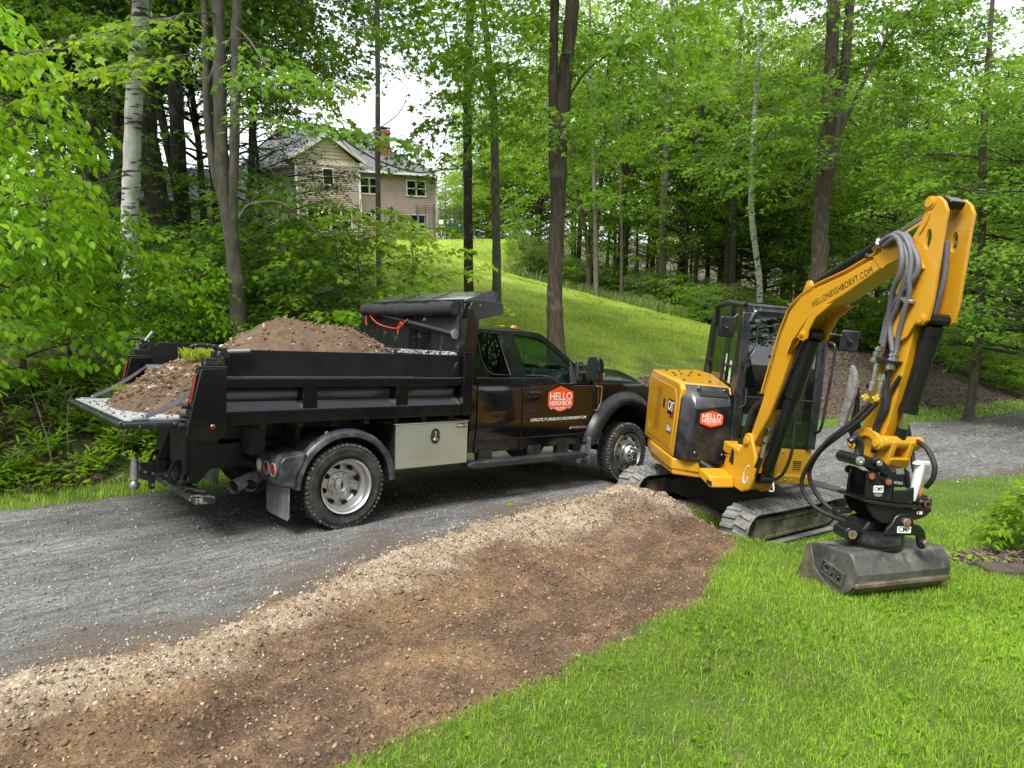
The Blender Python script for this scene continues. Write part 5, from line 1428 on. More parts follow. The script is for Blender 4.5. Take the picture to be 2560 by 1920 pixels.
 for s, ym, zm, yb in ((-1, -0.655, 2.38, -0.40), (1, 0.775, 2.34, 0.56)):
  b = B(); b.tube([(0.73, yb, zm + 0.06), (0.78, (yb + ym) / 2, zm + 0.10 * (s < 0) + 0.05), (0.80, ym, zm + 0.03)], 0.010, 6)
  ma = b.build("mirror_arm", BLK, t)
  b = B(); b.prism([(-0.085, -0.11), (0.085, -0.11), (0.095, -0.09), (0.095, 0.09), (0.085, 0.115), (-0.085, 0.115), (-0.095, 0.09), (-0.095, -0.09)], 0, 0.045, 'x')
  mr = b.build("side_mirror", BLK, t, M=Matrix.Translation((0.79, ym, zm)) @ Matrix.Rotation(s * R(-14), 4, 'Z'), bevel=0.012, seg=3)
  b = B(); b.box((0.845, ym - 0.02, zm), (0.025, 0.05, 0.05)); b.cyl((0.84, ym - 0.01, zm - 0.02), (0.865, ym - 0.01, zm + 0.0), 0.014, 8); b.build("mirror_clamp", BLK, mr, bevel=0.006)
 b = B(); ring = [(0.74, 0.585 + 0.05 * math.cos(a), 2.43 + 0.05 * math.sin(a)) for a in [2 * pi * i / 18 for i in range(19)]]; b.tube(ring, 0.009, 6, cap=False); b.build("lamp_bracket", BLK, t)
 # ---------------- swing bracket
 b = B()
 b.prism([(0.66, -0.42), (0.95, -0.42), (1.0, -0.30), (1.0, -0.18), (0.95, -0.08), (0.66, -0.08)], 0.98, 1.06, 'z')
 b.prism([(0.66, -0.46), (0.95, -0.42), (1.0, -0.30), (1.0, -0.18), (0.95, -0.06), (0.66, -0.04)], 0.66, 0.76, 'z')
 b.build("swing_bracket", YEL, t, bevel=0.02, seg=3)
 b = B()   # swing casting: rising ears and a chunky foot, in the boom's heading
 SM = BM
 for s in (-1, 1):
  b.prism([(-0.42, -0.52), (0.0, -0.56), (0.13, -0.50), (0.20, -0.32), (0.17, -0.12), (0.075, 0.02), (0.05, 0.07), (-0.01, 0.085), (-0.06, 0.06), (-0.075, 0.0), (-0.10, -0.10), (-0.22, -0.20), (-0.36, -0.24)], s * 0.10, s * 0.14, 'y')
 b.prism([(-0.40, -0.50), (-0.02, -0.54), (0.10, -0.48), (0.12, -0.36), (-0.1, -0.34), (-0.34, -0.30)], -0.10, 0.10, 'y')
 b.cyl((-0.30, 0, -0.56), (-0.30, 0, -0.10), 0.085, 20)
 b.prism([(-0.44, -0.10), (-0.16, -0.12), (-0.10, -0.18), (-0.20, -0.22), (-0.44, -0.22)], -0.14, 0.14, 'y')
 b.build("swing_casting", YEL, t, M=SM, bevel=0.014, seg=3)
 b = B(); b.prism([(-0.40, -0.50), (-0.12, -0.56), (-0.15, -0.44), (-0.38, -0.40)], -0.44, -0.14, 'y')
 wing = b.build("swing_ear", YEL, t, M=SM, bevel=0.02, seg=3)
 b = B(); b.prism([(-0.20, -0.525), (-0.10, -0.53), (-0.10, -0.485), (-0.20, -0.48)], -0.4415, -0.436, 'y'); b.prism([(-0.28, -0.30), (-0.20, -0.32), (-0.21, -0.17), (-0.26, -0.14)], -0.1435, -0.139, 'y'); b.each("casting_slot", RUBS, wing, M=SM)
 for z in (0.0,):
  b = B(); b.cyl((0, -0.165, 0), (0, 0.165, 0), 0.036, 20); b.lathe([(0.048, -0.145), (0.048, -0.158), (0.036, -0.16)], (0, 0, 0), 'y', 20); b.build("foot_pin", YEL, t, M=SM)
 b = B()
 for k in range(4):
  for j in range(3): b.lathe([(0.009, -0.1455), (0.009, -0.151), (0.001, -0.152)], (-0.36 + 0.035 * j, 0, -0.14 - 0.035 * k), 'y', 8)
 b.build("casting_bolt", YEL, t, M=SM)["kind"] = "stuff"
 b = B(); b.cyl((0.66, -0.72, 0.83), (0.86, -0.56, 0.745), 0.05, 14); b.cyl((0.66, -0.72, 0.83), (0.62, -0.76, 0.845), 0.058, 14); b.cyl((0.85, -0.57, 0.75), (0.87, -0.55, 0.74), 0.06, 14)
 sc = b.build("swing_cylinder", ATT, t)
 b = B(); b.cyl((0.86, -0.56, 0.745), (1.02, -0.44, 0.68), 0.027, 12); b.build("cylinder_rod", CHR, sc)
 b = B(); b.cyl((1.00, -0.455, 0.69), (1.08, -0.395, 0.66), 0.045, 12); b.build("rod_eye", ATT, sc)
 # ---------------- boom
 b = B()
 up_ = [(1.65, 2.0), (1.55, 1.985), (1.47, 1.955), (1.40, 1.905), (1.05, 1.755), (0.72, 1.64), (0.50, 1.535), (0.36, 1.40), (0.27, 1.17), (0.20, 0.85), (0.10, 0.42), (0.0, 0.10), (-0.05, 0.03), (-0.045, -0.03)]
 lo_ = [(0.0, -0.055), (0.06, -0.03), (0.115, 0.08), (0.26, 0.33), (0.38, 0.68), (0.48, 1.03), (0.56, 1.22), (0.68, 1.375), (0.84, 1.46), (1.10, 1.585), (1.49, 1.815), (1.55, 1.84), (1.70, 1.885), (1.74, 1.93), (1.72, 1.985)]
 b.prism(up_ + lo_, -0.105, 0.105, 'y')
 bo = b.build("boom", YEL, t, M=BM, bevel=0.014, seg=2)
 # knee plate that carries the boom cylinder, both sides
 for s in (-1, 1):
  b = B(); b.prism([(0.45, 0.98), (0.50, 1.12), (0.585, 1.155), (0.66, 1.15), (0.70, 1.22), (0.78, 1.36), (0.98, 1.50), (0.86, 1.475), (0.70, 1.40), (0.58, 1.28), (0.50, 1.12), (0.475, 1.02)], s * 0.106, s * 0.128, 'y')
  b.prism([(0.56, 1.28), (0.545, 1.19), (0.575, 1.135), (0.64, 1.12), (0.69, 1.15), (0.70, 1.22), (0.76, 1.36), (0.66, 1.37)], s * 0.104, s * 0.126, 'y')
  b.build("knee_plate", YEL, bo, M=BM, bevel=0.005)
  b = B(); b.lathe([(0.034, s * 0.126), (0.034, s * 0.136), (0.02, s * 0.138), (0.018, s * 0.145), (0.001, s * 0.146)], (0.625, 0, 1.19), 'y', 16); b.build("knee_pin", YEL, bo, M=BM)
  b = B(); b.prism([(0.40, 1.47), (0.46, 1.56), (0.51, 1.69), (0.555, 1.70), (0.60, 1.66), (0.66, 1.60), (0.55, 1.54)], s * 0.045, s * 0.075, 'y'); b.build("cylinder_lug", YEL, bo, M=BM, bevel=0.006)
  b = B(); b.lathe([(0.03, s * 0.075), (0.03, s * 0.086), (0.001, s * 0.088)], (0.545, 0, 1.645), 'y', 16); b.build("lug_pin", YEL, bo, M=BM)
 b = B(); b.prism([(1.36, 1.90), (1.41, 1.92), (1.47, 1.96), (1.55, 1.99), (1.65, 2.005), (1.70, 1.90), (1.52, 1.83), (1.49, 1.80), (1.45, 1.815)], -0.111, -0.106, 'y'); b.build("boom_tip_plate", YEL, bo, M=BM, bevel=0.003)
 nrm_t = frame_m((1.03, -0.1065, 1.615), (0.913, 0, 0.408), (-0.408, 0, 0.913))
 text("lettering", "HELLONEIGHBORVT.COM", INK, bo, BM @ frame_m((1.028, -0.1068, 1.632), (0.905, 0, 0.425), (-0.425, 0, 0.905)), 0.085, width=0.76, bold=-0.002, ext=0.0006, space=1.15)
 # hydraulic pipes along the boom's back
 for k in range(4):
  y = -0.095 + 0.030 * k
  o = 0.022
  b = B()
  b.tube([(0.085 - 0.02, y, 0.52), (0.13 - 0.02, y, 0.72), (0.25 - 0.02, y, 1.20), (0.335 - 0.015, y, 1.415), (0.40, y, 1.50), (0.50, y, 1.57), (0.70, y, 1.67), (1.05, y, 1.79), (1.34, y, 1.92), (1.37, y, 1.95), (1.36, y, 1.99)], 0.0105, 7)
  b.build("boom_pipe", YEL, bo, M=BM, smooth=60)
 b = B()
 for (x, z, a) in ((0.155, 0.92, 76), (0.06, 0.52, 76), (0.335, 1.45, 50), (1.30, 1.91, 25)): b.box((x - 0.01, -0.05, z), (0.035, 0.14, 0.03), ('Y', R(90 - a)))
 b.each("pipe_clamp", BLK, bo, M=BM, bevel=0.004)
 b = B()
 for k in range(4): b.cyl((1.34, -0.095 + 0.03 * k, 1.965 + 0.01 * k), (1.45, -0.13 - 0.03 * (k % 2), 2.0 + 0.01 * k), 0.017, 8)
 b.each("hose_fitting", STE, bo, M=BM)
 # boom cylinder (in front, underneath)
 A_, B_ = Vector((0.63, 0, 1.19)), Vector((0.18, 0, -0.36))
 d = (B_ - A_).normalized(); L = (B_ - A_).length
 b = B(); b.cyl(A_ + d * 0.05, A_ + d * 0.66, 0.075, 20); b.cyl(A_ + d * 0.62, A_ + d * (L - 0.12), 0.062, 20); b.cyl(A_ + d * 0.60, A_ + d * 0.66, 0.078, 20); b.cyl(A_ - Vector((0, 0.07, 0)), A_ + Vector((0, 0.07, 0)), 0.055, 16)
 b.cyl(B_ - Vector((0, 0.075, 0)), B_ + Vector((0, 0.075, 0)), 0.06, 16); b.cyl(A_ + d * (L - 0.15), B_, 0.05, 12)
 bc = b.build("boom_cylinder", ATT, t, M=BM)
 b = B(); b.prism([(0.605, 1.12), (0.32, 0.40), (0.30, 0.42), (0.575, 1.15)], -0.085, 0.085, 'y'); b.build("cylinder_guard", BLK, bc, M=BM, bevel=0.006)
 b = B(); b.tube(smooth_path([(0.36, -0.09, 0.35), (0.33, -0.10, 0.1), (0.24, -0.11, -0.15), (0.20, -0.12, -0.33)]), 0.014, 8); b.tube(smooth_path([(0.42, 0.08, 0.35), (0.42, 0.10, 0.0), (0.34, 0.10, -0.25), (0.22, 0.10, -0.36)]), 0.016, 8)
 b.tube(smooth_path([(0.44, -0.20, 0.19), (0.40, -0.2, 0.22), (0.36, -0.2, 0.14), (0.355, -0.2, -0.02), (0.31, -0.19, -0.13), (0.26, -0.18, -0.22)]), 0.016, 8)
 b.each("boom_foot_hose", BHO, t, M=BM, smooth=60)
 b = B(); b.cyl((0.385, -0.2, 0.05), (0.365, -0.2, -0.09), 0.020, 10); b.cyl((0.40, -0.2, 0.13), (0.39, -0.2, 0.08), 0.024, 8); b.each("hose_coupling", STE, t, M=BM)
 b = B(); b.tube(smooth_path([(0.20, -0.22, -0.22), (0.14, -0.22, -0.30), (0.14, -0.22, -0.40), (0.19, -0.22, -0.41), (0.21, -0.22, -0.34)]), 0.009, 6); b.tube(smooth_path([(0.40, -0.05, -0.34), (0.42, -0.05, -0.42), (0.36, -0.05, -0.44)]), 0.008, 6); b.each("tie_down_hook", mat("white_wire", (0.6, 0.6, 0.58), 0.5), t, M=BM)
 # black convoluted hose bundle behind the boom foot
 b = B()
 for k in range(3):
  b.tube(smooth_path([(0.05, -0.03 + 0.05 * k, 0.45), (-0.08, -0.06 + 0.05 * k, 0.32), (-0.14, -0.06 + 0.05 * k, 0.12), (-0.20, -0.04 + 0.05 * k, -0.02), (-0.30, -0.02 + 0.05 * k, -0.08)]), [0.034 + 0.004 * (i % 2) for i in range(25)], 10)
 b.each("hose_bundle", BHO, t, M=BM)
 # stick cylinder along the top
 A_, B_ = Vector((0.545, 0, 1.645)), Vector((1.90, 0, 2.29)); d = (B_ - A_).normalized()
 b = B(); b.cyl(A_, A_ + d * 0.98, 0.055, 20); b.cyl(A_ + d * 0.94, A_ + d * 1.0, 0.062, 20); b.cyl(A_ - Vector((0, 0.045, 0)), A_ + Vector((0, 0.045, 0)), 0.05, 14); b.cyl(B_ - Vector((0, 0.05, 0)), B_ + Vector((0, 0.05, 0)), 0.05, 14)
 sc = b.build("stick_cylinder", ATT, t, M=BM)
 b = B(); b.cyl(A_ + d * 1.0, B_ - d * 0.03, 0.03, 16); b.build("cylinder_rod", CHR, sc, M=BM)
 # ---------------- stick
 so = [(1.905, 2.335), (1.87, 2.325), (1.86, 2.24), (1.835, 2.14), (1.78, 2.04), (1.70, 1.96), (1.69, 1.86), (1.635, 1.52), (1.59, 1.19), (1.56, 0.67), (1.515, 0.40), (1.50, 0.26), (1.53, 0.22), (1.66, 0.215), (1.71, 0.25), (1.75, 0.40), (1.80, 0.58), (1.835, 0.80), (1.875, 1.10), (1.895, 1.30), (1.93, 1.385), (2.0, 1.38), (2.045, 1.42), (2.06, 1.56), (2.055, 1.99), (2.055, 2.14), (2.06, 2.22), (2.02, 2.29), (1.96, 2.335)]
 top = [p for p in so if p[1] > 1.25]
 b = B(); b.prism([(1.69, 1.86), (1.635, 1.52), (1.59, 1.19), (1.56, 0.67), (1.515, 0.40), (1.50, 0.26), (1.53, 0.22), (1.66, 0.215), (1.71, 0.25), (1.75, 0.40), (1.80, 0.58), (1.835, 0.80), (1.875, 1.10), (1.895, 1.30), (1.90, 1.55), (1.86, 1.80)], -0.105, 0.105, 'y')
 stk = b.build("stick", YEL, t, M=BM, bevel=0.012)
 for s in (-1, 1):
  b = B()
  outer = [(1.905, 2.335), (1.87, 2.325), (1.86, 2.24), (1.835, 2.14), (1.78, 2.04), (1.70, 1.96), (1.69, 1.86), (1.635, 1.52), (1.62, 1.36), (1.80, 1.22), (1.885, 1.28), (1.93, 1.375), (2.0, 1.37), (2.045, 1.41), (2.06, 1.56), (2.055, 1.99), (2.055, 2.14), (2.06, 2.22), (2.02, 2.29), (1.96, 2.335)]
  # plate with the oval lightening hole: two halves meeting at the hole
  hole = [(1.93 + 0.028 * math.cos(a), 2.02 + 0.075 * math.sin(a)) for a in [2 * pi * i / 20 for i in range(20)]]
  from mathutils.geometry import tessellate_polygon
  allp = outer + hole; no, nh = len(outer), len(hole)
  tri = tessellate_polygon([[Vector((x, z, 0)) for x, z in outer], [Vector((x, z, 0)) for x, z in hole]])
  y0, y1 = s * 0.108, s * 0.138
  n = len(allp)
  vs = [(x, y0, z) for x, z in allp] + [(x, y1, z) for x, z in allp]
  fs = [tuple(q) for q in tri] + [tuple(i + n for i in q[::-1]) for q in tri]
  fs += [(i, (i + 1) % no, (i + 1) % no + n, i + n) for i in range(no)] + [(no + i, no + (i + 1) % nh, no + (i + 1) % nh + n, no + i + n) for i in range(nh)]
  b.add(vs, fs); pp = b.build("stick_plate", YEL, stk, M=BM, bevel=0.004)
  b = B(); b.cyl((1.90, s * 0.135, 2.29), (1.90, s * 0.160, 2.29), 0.035, 18); b.lathe([(0.05, s * 0.139), (0.05, s * 0.146), (0.035, s * 0.147)], (1.90, 0, 2.29), 'y', 18); b.cyl((1.99, s * 0.135, 1.42), (1.99, s * 0.158, 1.42), 0.032, 18); b.lathe([(0.045, s * 0.139), (0.045, s * 0.146), (0.032, s * 0.147)], (1.99, 0, 1.42), 'y', 18); b.each("plate_pin", YEL, pp, M=BM)
  b = B(); b.prism([(1.905, 2.225), (1.92, 2.215), (1.90, 2.14), (1.855, 2.06), (1.84, 2.07), (1.885, 2.15)], s * 0.138, s * 0.150, 'y'); b.prism([(1.80, 1.98), (1.825, 1.985), (1.95, 1.80), (1.935, 1.785), (1.84, 1.92)], s * 0.138, s * 0.160, 'y'); b.each("stiffener", YEL, pp, M=BM, bevel=0.003)
 b = B(); b.cyl((1.90, -0.11, 2.29), (1.90, 0.11, 2.29), 0.052, 16); b.build("top_bushing", YEL, stk, M=BM)
 b = B(); b.prism([(1.86, 2.30), (1.95, 2.345), (2.02, 2.30), (1.99, 2.24)], -0.07, 0.07, 'y'); b.build("rod_boot", ATT, stk, M=BM, bevel=0.01)
 b = B(); b.prism([(1.70, 1.80), (1.86, 1.80), (1.90, 1.5), (1.89, 1.2)], -0.1072, -0.1052, 'y'); 
 # corrugated hoses
 def hose(name, pts, y, rad, m, corr=0.0, par=t, n=8, yv=None):
  pth = smooth_path([(x, (yv[i] if yv else y), z) for i, (x, z) in enumerate(pts)], n)
  if corr:
   # resample finely for rings
   L = [0.0]
   for i in range(1, len(pth)): L.append(L[-1] + (pth[i] - pth[i - 1]).length)
   k = int(L[-1] / 0.0075); q = []
   for i in range(k + 1):
    s_ = L[-1] * i / k
    j = min(max(1, next((jj for jj in range(1, len(L)) if L[jj] >= s_), len(L) - 1)), len(L) - 1)
    u = (s_ - L[j - 1]) / max(1e-9, L[j] - L[j - 1]); q.append(pth[j - 1].lerp(pth[j], u))
   pth = q; rr = [rad + corr * (i % 2) for i in range(len(pth))]
  else: rr = rad
  b = B(); b.tube(pth, rr, 9); return b.build(name, m, par, M=BM, smooth=60 if not corr else 80)
 hose("armoured_hose", [(1.43, 2.0), (1.58, 2.05), (1.70, 2.03), (1.80, 1.94), (1.85, 1.81), (1.84, 1.70), (1.77, 1.50), (1.71, 1.34), (1.78, 1.14)], -0.20, 0.019, HOS, 0.004, yv=[-0.13, -0.17, -0.20, -0.21, -0.21, -0.20, -0.17, -0.15, -0.15])
 hose("armoured_hose", [(1.45, 2.02), (1.60, 2.07), (1.73, 2.05), (1.82, 1.97), (1.87, 1.85), (1.88, 1.70), (1.88, 1.59), (1.85, 1.47), (1.81, 1.30), (1.80, 1.15)], -0.19, 0.019, HOS, 0.004, yv=[-0.10, -0.15, -0.19, -0.20, -0.20, -0.20, -0.18, -0.17, -0.15, -0.14])
 hose("armoured_hose", [(1.50, 1.98), (1.68, 2.03), (1.78, 1.97), (1.83, 1.85), (1.82, 1.74), (1.76, 1.63), (1.72, 1.51), (1.69, 1.35), (1.67, 1.17)], -0.22, 0.019, HOS, 0.004, yv=[-0.14, -0.20, -0.24, -0.25, -0.24, -0.22, -0.19, -0.16, -0.15])
 hose("armoured_hose", [(1.55, 2.02), (1.71, 2.06), (1.83, 1.97), (1.915, 1.85), (1.92, 1.76), (1.87, 1.68), (1.80, 1.60), (1.72, 1.49), (1.68, 1.41), (1.65, 1.2)], -0.17, 0.021, HOS, 0.004, yv=[-0.1, -0.15, -0.18, -0.18, -0.18, -0.18, -0.18, -0.17, -0.16, -0.15])
 hose("armoured_hose", [(1.93, 2.02), (1.95, 1.87), (1.955, 1.77), (1.95, 1.65), (1.93, 1.50), (1.91, 1.38)], 0.04, 0.020, HOS, 0.004)
 hose("armoured_hose", [(1.90, 2.0), (1.93, 1.8), (1.94, 1.6), (1.92, 1.42)], -0.02, 0.018, HOS, 0.004)
 for (x, z, w) in ((1.72, 1.59, 0.10), (1.85, 1.555, 0.13)):
  b = B(); b.box((x, -0.165, z), (w, 0.05, 0.03), ('Y', R(12))); b.box((x + 0.01, -0.19, z - 0.002), (0.04, 0.012, 0.045), ('Y', R(12))); b.each("hose_clamp", STE, stk, M=BM, bevel=0.006)
 b = B(); b.prism([(1.60, 1.085), (1.85, 1.075), (1.84, 1.045), (1.61, 1.055)], -0.19, -0.10, 'y'); b.prism([(1.68, 1.20), (1.73, 1.19), (1.72, 1.08), (1.66, 1.09)], -0.13, -0.11, 'y'); b.build("fitting_plate", BLK, stk, M=BM, bevel=0.004)
 def fit(p0, p1, y, m=STE):
  b = B(); a, c = Vector((p0[0], y, p0[1])), Vector((p1[0], y, p1[1])); d = c - a
  pr = [(0, .017), (.12, .017), (.125, .025), (.22, .025), (.225, .016), (.35, .016), (.36, .026), (.52, .026), (.53, .020), (.78, .020), (.79, .027), (.97, .027), (1, .015)]
  b.tube([a + d * k for k, _ in pr], [r_ for _, r_ in pr], 8); return b.build("hose_coupling", m, stk, M=BM)
 fit((1.66, 1.17), (1.63, 0.80), -0.16); fit((1.78, 1.14), (1.77, 1.0), -0.155); fit((1.80, 1.15), (1.785, 1.0), -0.14); fit((1.67, 1.17), (1.635, 1.04), -0.19)
 fit((1.73, 0.96), (1.70, 0.74), -0.15)
 for (x, z) in ((1.60, 0.745), (1.715, 0.755)):
  b = B(); b.cyl((x - 0.026, -0.19, z), (x + 0.026, -0.17, z - 0.005), 0.015, 10); b.cyl((x, -0.18, z - 0.025), (x + 0.005, -0.18, z + 0.025), 0.017, 10); b.build("valve_handle", YST, stk, M=BM)
 b = B(); b.prism([(1.695, 0.72), (1.735, 0.73), (1.71, 0.60), (1.675, 0.60)], -0.1085, -0.1055, 'y'); b.prism([(1.70, 0.86), (1.73, 0.865), (1.72, 0.75), (1.69, 0.75)], -0.1085, -0.1055, 'y'); b.each("warning_sticker", YST, stk, M=BM)
 b = B(); b.prism([(1.63, 0.95), (1.76, 0.94), (1.75, 0.885), (1.62, 0.895)], -0.1085, -0.1055, 'y'); b.build("white_sticker", WHT, stk, M=BM)
 text("lettering", "B", INK, stk, BM @ frame_m((1.68, -0.1092, 0.918), (1, 0, -0.05), (0.05, 0, 1)), 0.05, ext=0.0005)
 hose("black_hose", [(1.71, 0.98), (1.77, 0.79), (1.77, 0.65), (1.71, 0.53), (1.73, 0.38), (1.73, 0.31)], -0.14, 0.019, BHO)
 hose("black_hose", [(1.87, 0.96), (1.80, 0.82), (1.79, 0.68), (1.74, 0.55), (1.72, 0.42)], -0.13, 0.017, BHO)
 hose("black_hose", [(1.77, 1.02), (1.765, 0.85), (1.75, 0.7), (1.70, 0.5)], -0.14, 0.016, BHO)
 hose("supply_hose", [(1.66, 0.71), (1.56, 0.52), (1.41, 0.33), (1.28, 0.11), (1.21, -0.11), (1.31, -0.27), (1.50, -0.32), (1.75, -0.32), (1.90, -0.29)], -0.25, 0.019, BHO, yv=[-0.18, -0.25, -0.32, -0.36, -0.36, -0.30, -0.22, -0.16, -0.12])
 hose("supply_hose", [(1.73, 0.73), (1.64, 0.57), (1.47, 0.38), (1.32, 0.20), (1.24, -0.01), (1.30, -0.18), (1.44, -0.28), (1.65, -0.30), (1.88, -0.27)], -0.22, 0.019, BHO, yv=[-0.18, -0.22, -0.28, -0.32, -0.32, -0.26, -0.19, -0.13, -0.10])
 hose("supply_hose", [(1.81, 0.45), (1.95, 0.42), (2.06, 0.31), (2.07, 0.20), (2.02, 0.11)], 0.14, 0.020, BHO)
 hose("supply_hose", [(1.73, 0.56), (1.81, 0.38), (1.87, 0.22), (1.94, 0.14)], 0.15, 0.018, BHO)
 # thumb folded up under the stick
 THU = mat("grit_caked_steel", (0.10, 0.097, 0.09), 0.9, col2=(0.27, 0.265, 0.25), vscale=16, detail=10, bump=0.8, bscale=60)
 b = B(); b.prism([(1.345, 0.985), (1.40, 0.93), (1.425, 0.85), (1.43, 0.76), (1.41, 0.66), (1.385, 0.58), (1.37, 0.50), (1.36, 0.44), (1.30, 0.44), (1.295, 0.53), (1.32, 0.64), (1.335, 0.76), (1.335, 0.86), (1.33, 0.95)], -0.15, -0.11, 'y')
 th = b.build("stick_thumb", THU, t, M=BM, bevel=0.008)
 b = B()
 for y in (-0.10, 0.10):
  b.prism([(1.40, 0.80), (1.43, 0.70), (1.40, 0.50), (1.36, 0.45), (1.50, 0.30), (1.55, 0.36), (1.47, 0.52)], y - 0.02, y + 0.02, 'y')
 b.cyl((1.42, 0, 0.82), (1.60, 0, 0.80), 0.03, 10); b.cyl((1.40, 0, 0.62), (1.57, 0, 0.64), 0.03, 10); b.cyl((1.53, -0.13, 0.33), (1.53, 0.13, 0.33), 0.04, 14)
 b.build("thumb_arm", ATT, th, M=BM)
 # bucket cylinder
 A_, B_ = Vector((1.99, 0, 1.42)), Vector((1.83, 0, 0.46)); d = (B_ - A_).normalized()
 b = B(); b.cyl(A_ + d * 0.06, A_ + d * 0.73, 0.066, 20); b.cyl(A_ + d * 0.69, A_ + d * 0.75, 0.073, 20); b.cyl(A_ + d * 0.05, A_ + d * 0.12, 0.074, 20); b.cyl(A_ - Vector((0, 0.09, 0)), A_ + Vector((0, 0.09, 0)), 0.05, 14); b.tube([A_ + d * 0.1 + Vector((-0.07, -0.03, 0)), A_ + d * 0.62 + Vector((-0.075, -0.03, 0))], 0.012, 6)
 bk = b.build("bucket_cylinder", ATT, t, M=BM)
 b = B(); b.cyl(A_ + d * 0.74, B_, 0.034, 16); b.build("cylinder_rod", CHR, bk, M=BM)
 b = B(); b.cyl(B_ - d * 0.09, B_ + d * 0.04, 0.045, 14); b.build("rod_eye", ATT, bk, M=BM)
 # linkage: arched side links and H-link
 for s in (-1, 1):
  b = B()
  cx, cz, ro, ri = 1.655, 0.315, 0.185, 0.115
  oo = [(cx + ro * math.cos(a), cz + ro * math.sin(a)) for a in np.linspace(R(25), R(168), 14)]
  ii = [(cx + ri * math.cos(a), cz + ri * math.sin(a)) for a in np.linspace(R(165), R(35), 12)]
  b.prism(oo + [(1.49, 0.31)] + ii, s * 0.125, s * 0.16, 'y')
  b.cyl((1.525, s * 0.115, 0.34), (1.525, s * 0.185, 0.34), 0.052, 18); b.cyl((1.805, s * 0.115, 0.405), (1.805, s * 0.195, 0.405), 0.055, 18)
  lk = b.build("bucket_link", YEL, t, M=BM, bevel=0.006)
  b = B(); b.lathe([(0.03, s * 0.185), (0.03, s * 0.20), (0.012, s * 0.205), (0.001, s * 0.20)], (1.525, 0, 0.34), 'y', 14); b.lathe([(0.032, s * 0.195), (0.032, s * 0.208), (0.012, s * 0.212), (0.001, s * 0.205)], (1.805, 0, 0.405), 'y', 14); b.each("link_pin", YEL, lk, M=BM)
 b = B()
 b.cyl((1.83, -0.17, 0.425), (1.83, 0.21, 0.425), 0.05, 16)
 for s in (-1, 1): b.prism([(1.77, 0.44), (1.89, 0.44), (1.86, 0.26), (1.80, 0.10), (1.70, 0.10), (1.72, 0.26)], s * 0.06, s * 0.11, 'y')
 b.prism([(1.80, 0.30), (1.88, 0.30), (1.84, 0.20), (1.76, 0.20)], -0.10, 0.10, 'y')
 b.build("h_link", YEL, t, M=BM, bevel=0.012, seg=3)
 # ---------------- tilting coupler and rotator; frame on the bucket
 RC = BUCK_M @ Vector((0.42, 0.17, 0.085))
 KM2 = HI @ n_frame(R(6), PLN, RC)
 k = 0.00117
 U = lambda u, v: ((u - 810) * k, -(v - 1220) * k)
 up = lambda pts: [U(*p) for p in pts]
 b = B(); b.lathe([(0.001, 0.065), (0.185, 0.065), (0.20, 0.055), (0.20, 0.01), (0.207, 0.0), (0.207, -0.035), (0.195, -0.05), (0.195, -0.065), (0.001, -0.065)], (0, 0, 0), 'z', 48)
 rot = b.build("rotator_ring", ATT, t, M=KM2, smooth=35)
 b = B(); b.prism(up([(655, 1170), (700, 1100), (770, 1090), (985, 1090), (985, 1170)]), -0.10, 0.17, 'y'); b.build("rotator_housing", ATT, t, M=KM2, bevel=0.02, seg=3)
 for y0, y1 in ((-0.20, -0.165), (0.165, 0.20)):
  b = B(); b.prism(up([(755, 1170), (775, 1120), (800, 1095), (825, 1045), (860, 1025), (920, 1025), (945, 1050), (965, 1095), (1000, 1100), (1035, 1130), (1055, 1200), (1052, 1250), (1030, 1262), (1005, 1250), (990, 1180), (980, 1168)]), y0, y1, 'y')
  cl = b.build("tilt_clevis", ATT, t, M=KM2, bevel=0.008)
  for (u, v, r_) in ((893, 1075, 0.034), (1040, 1212, 0.026)):
   x, z = U(u, v); b = B(); b.lathe([(r_, y0), (r_, y0 - 0.022), (r_ * 0.72, y0 - 0.026), (r_ * 0.70, y0 - 0.030)], (x, 0, z), 'y', 6); bn = b.build("clevis_nut", STE, cl, M=KM2)
   b = B(); b.cyl((x, y0 - 0.001, z), (x, y0 - 0.034, z), r_ * 0.62, 12); b.build("clevis_pin", RST, cl, M=KM2)
 x0, z0 = U(840, 1150); x1, z1 = U(935, 1108)
 b = B(); b.bb(x0, x1, -0.2035, -0.2005, z0, z1); cst = b.build("maker_plate", WHT, t, M=KM2)
 text("lettering", "CMP", INK, t, KM2 @ frame_m(((x0 + x1) / 2, -0.2040, (z0 + z1) / 2), (1, 0, 0), (0, 0, 1)), 0.05, width=0.095, bold=0.012, ext=0.0005)
 # upper cradle
 b = B()
 for y0, y1 in ((-0.17, -0.145), (0.145, 0.17)):
  b.prism(up([(645, 970), (765, 970), (820, 985), (870, 985), (985, 1000), (1090, 990), (1095, 1010), (1050, 1050), (960, 1080), (840, 1095), (760, 1100), (690, 1060), (655, 1010)]), y0, y1, 'y')
 b.build("tilt_cradle", ATT, t, M=KM2, bevel=0.008)
 b = B(); b.prism(up([(612, 942), (640, 940), (820, 965), (1010, 975), (1015, 990), (815, 985), (630, 962)]), -0.20, 0.20, 'y'); b.build("cradle_plate", ATT, t, M=KM2, bevel=0.006)
 b = B()
 for y0, y1 in ((-0.13, -0.105), (0.105, 0.13)):
  b.prism(up([(640, 940), (650, 800), (668, 755), (700, 765), (770, 800), (815, 790), (830, 830), (838, 965)]), y0, y1, 'y')
  b.prism(up([(838, 965), (842, 880), (930, 880), (985, 860), (990, 975)]), y0, y1, 'y')
 cr = b.each("coupler_base", ATT, t, M=KM2, bevel=0.008)[0]
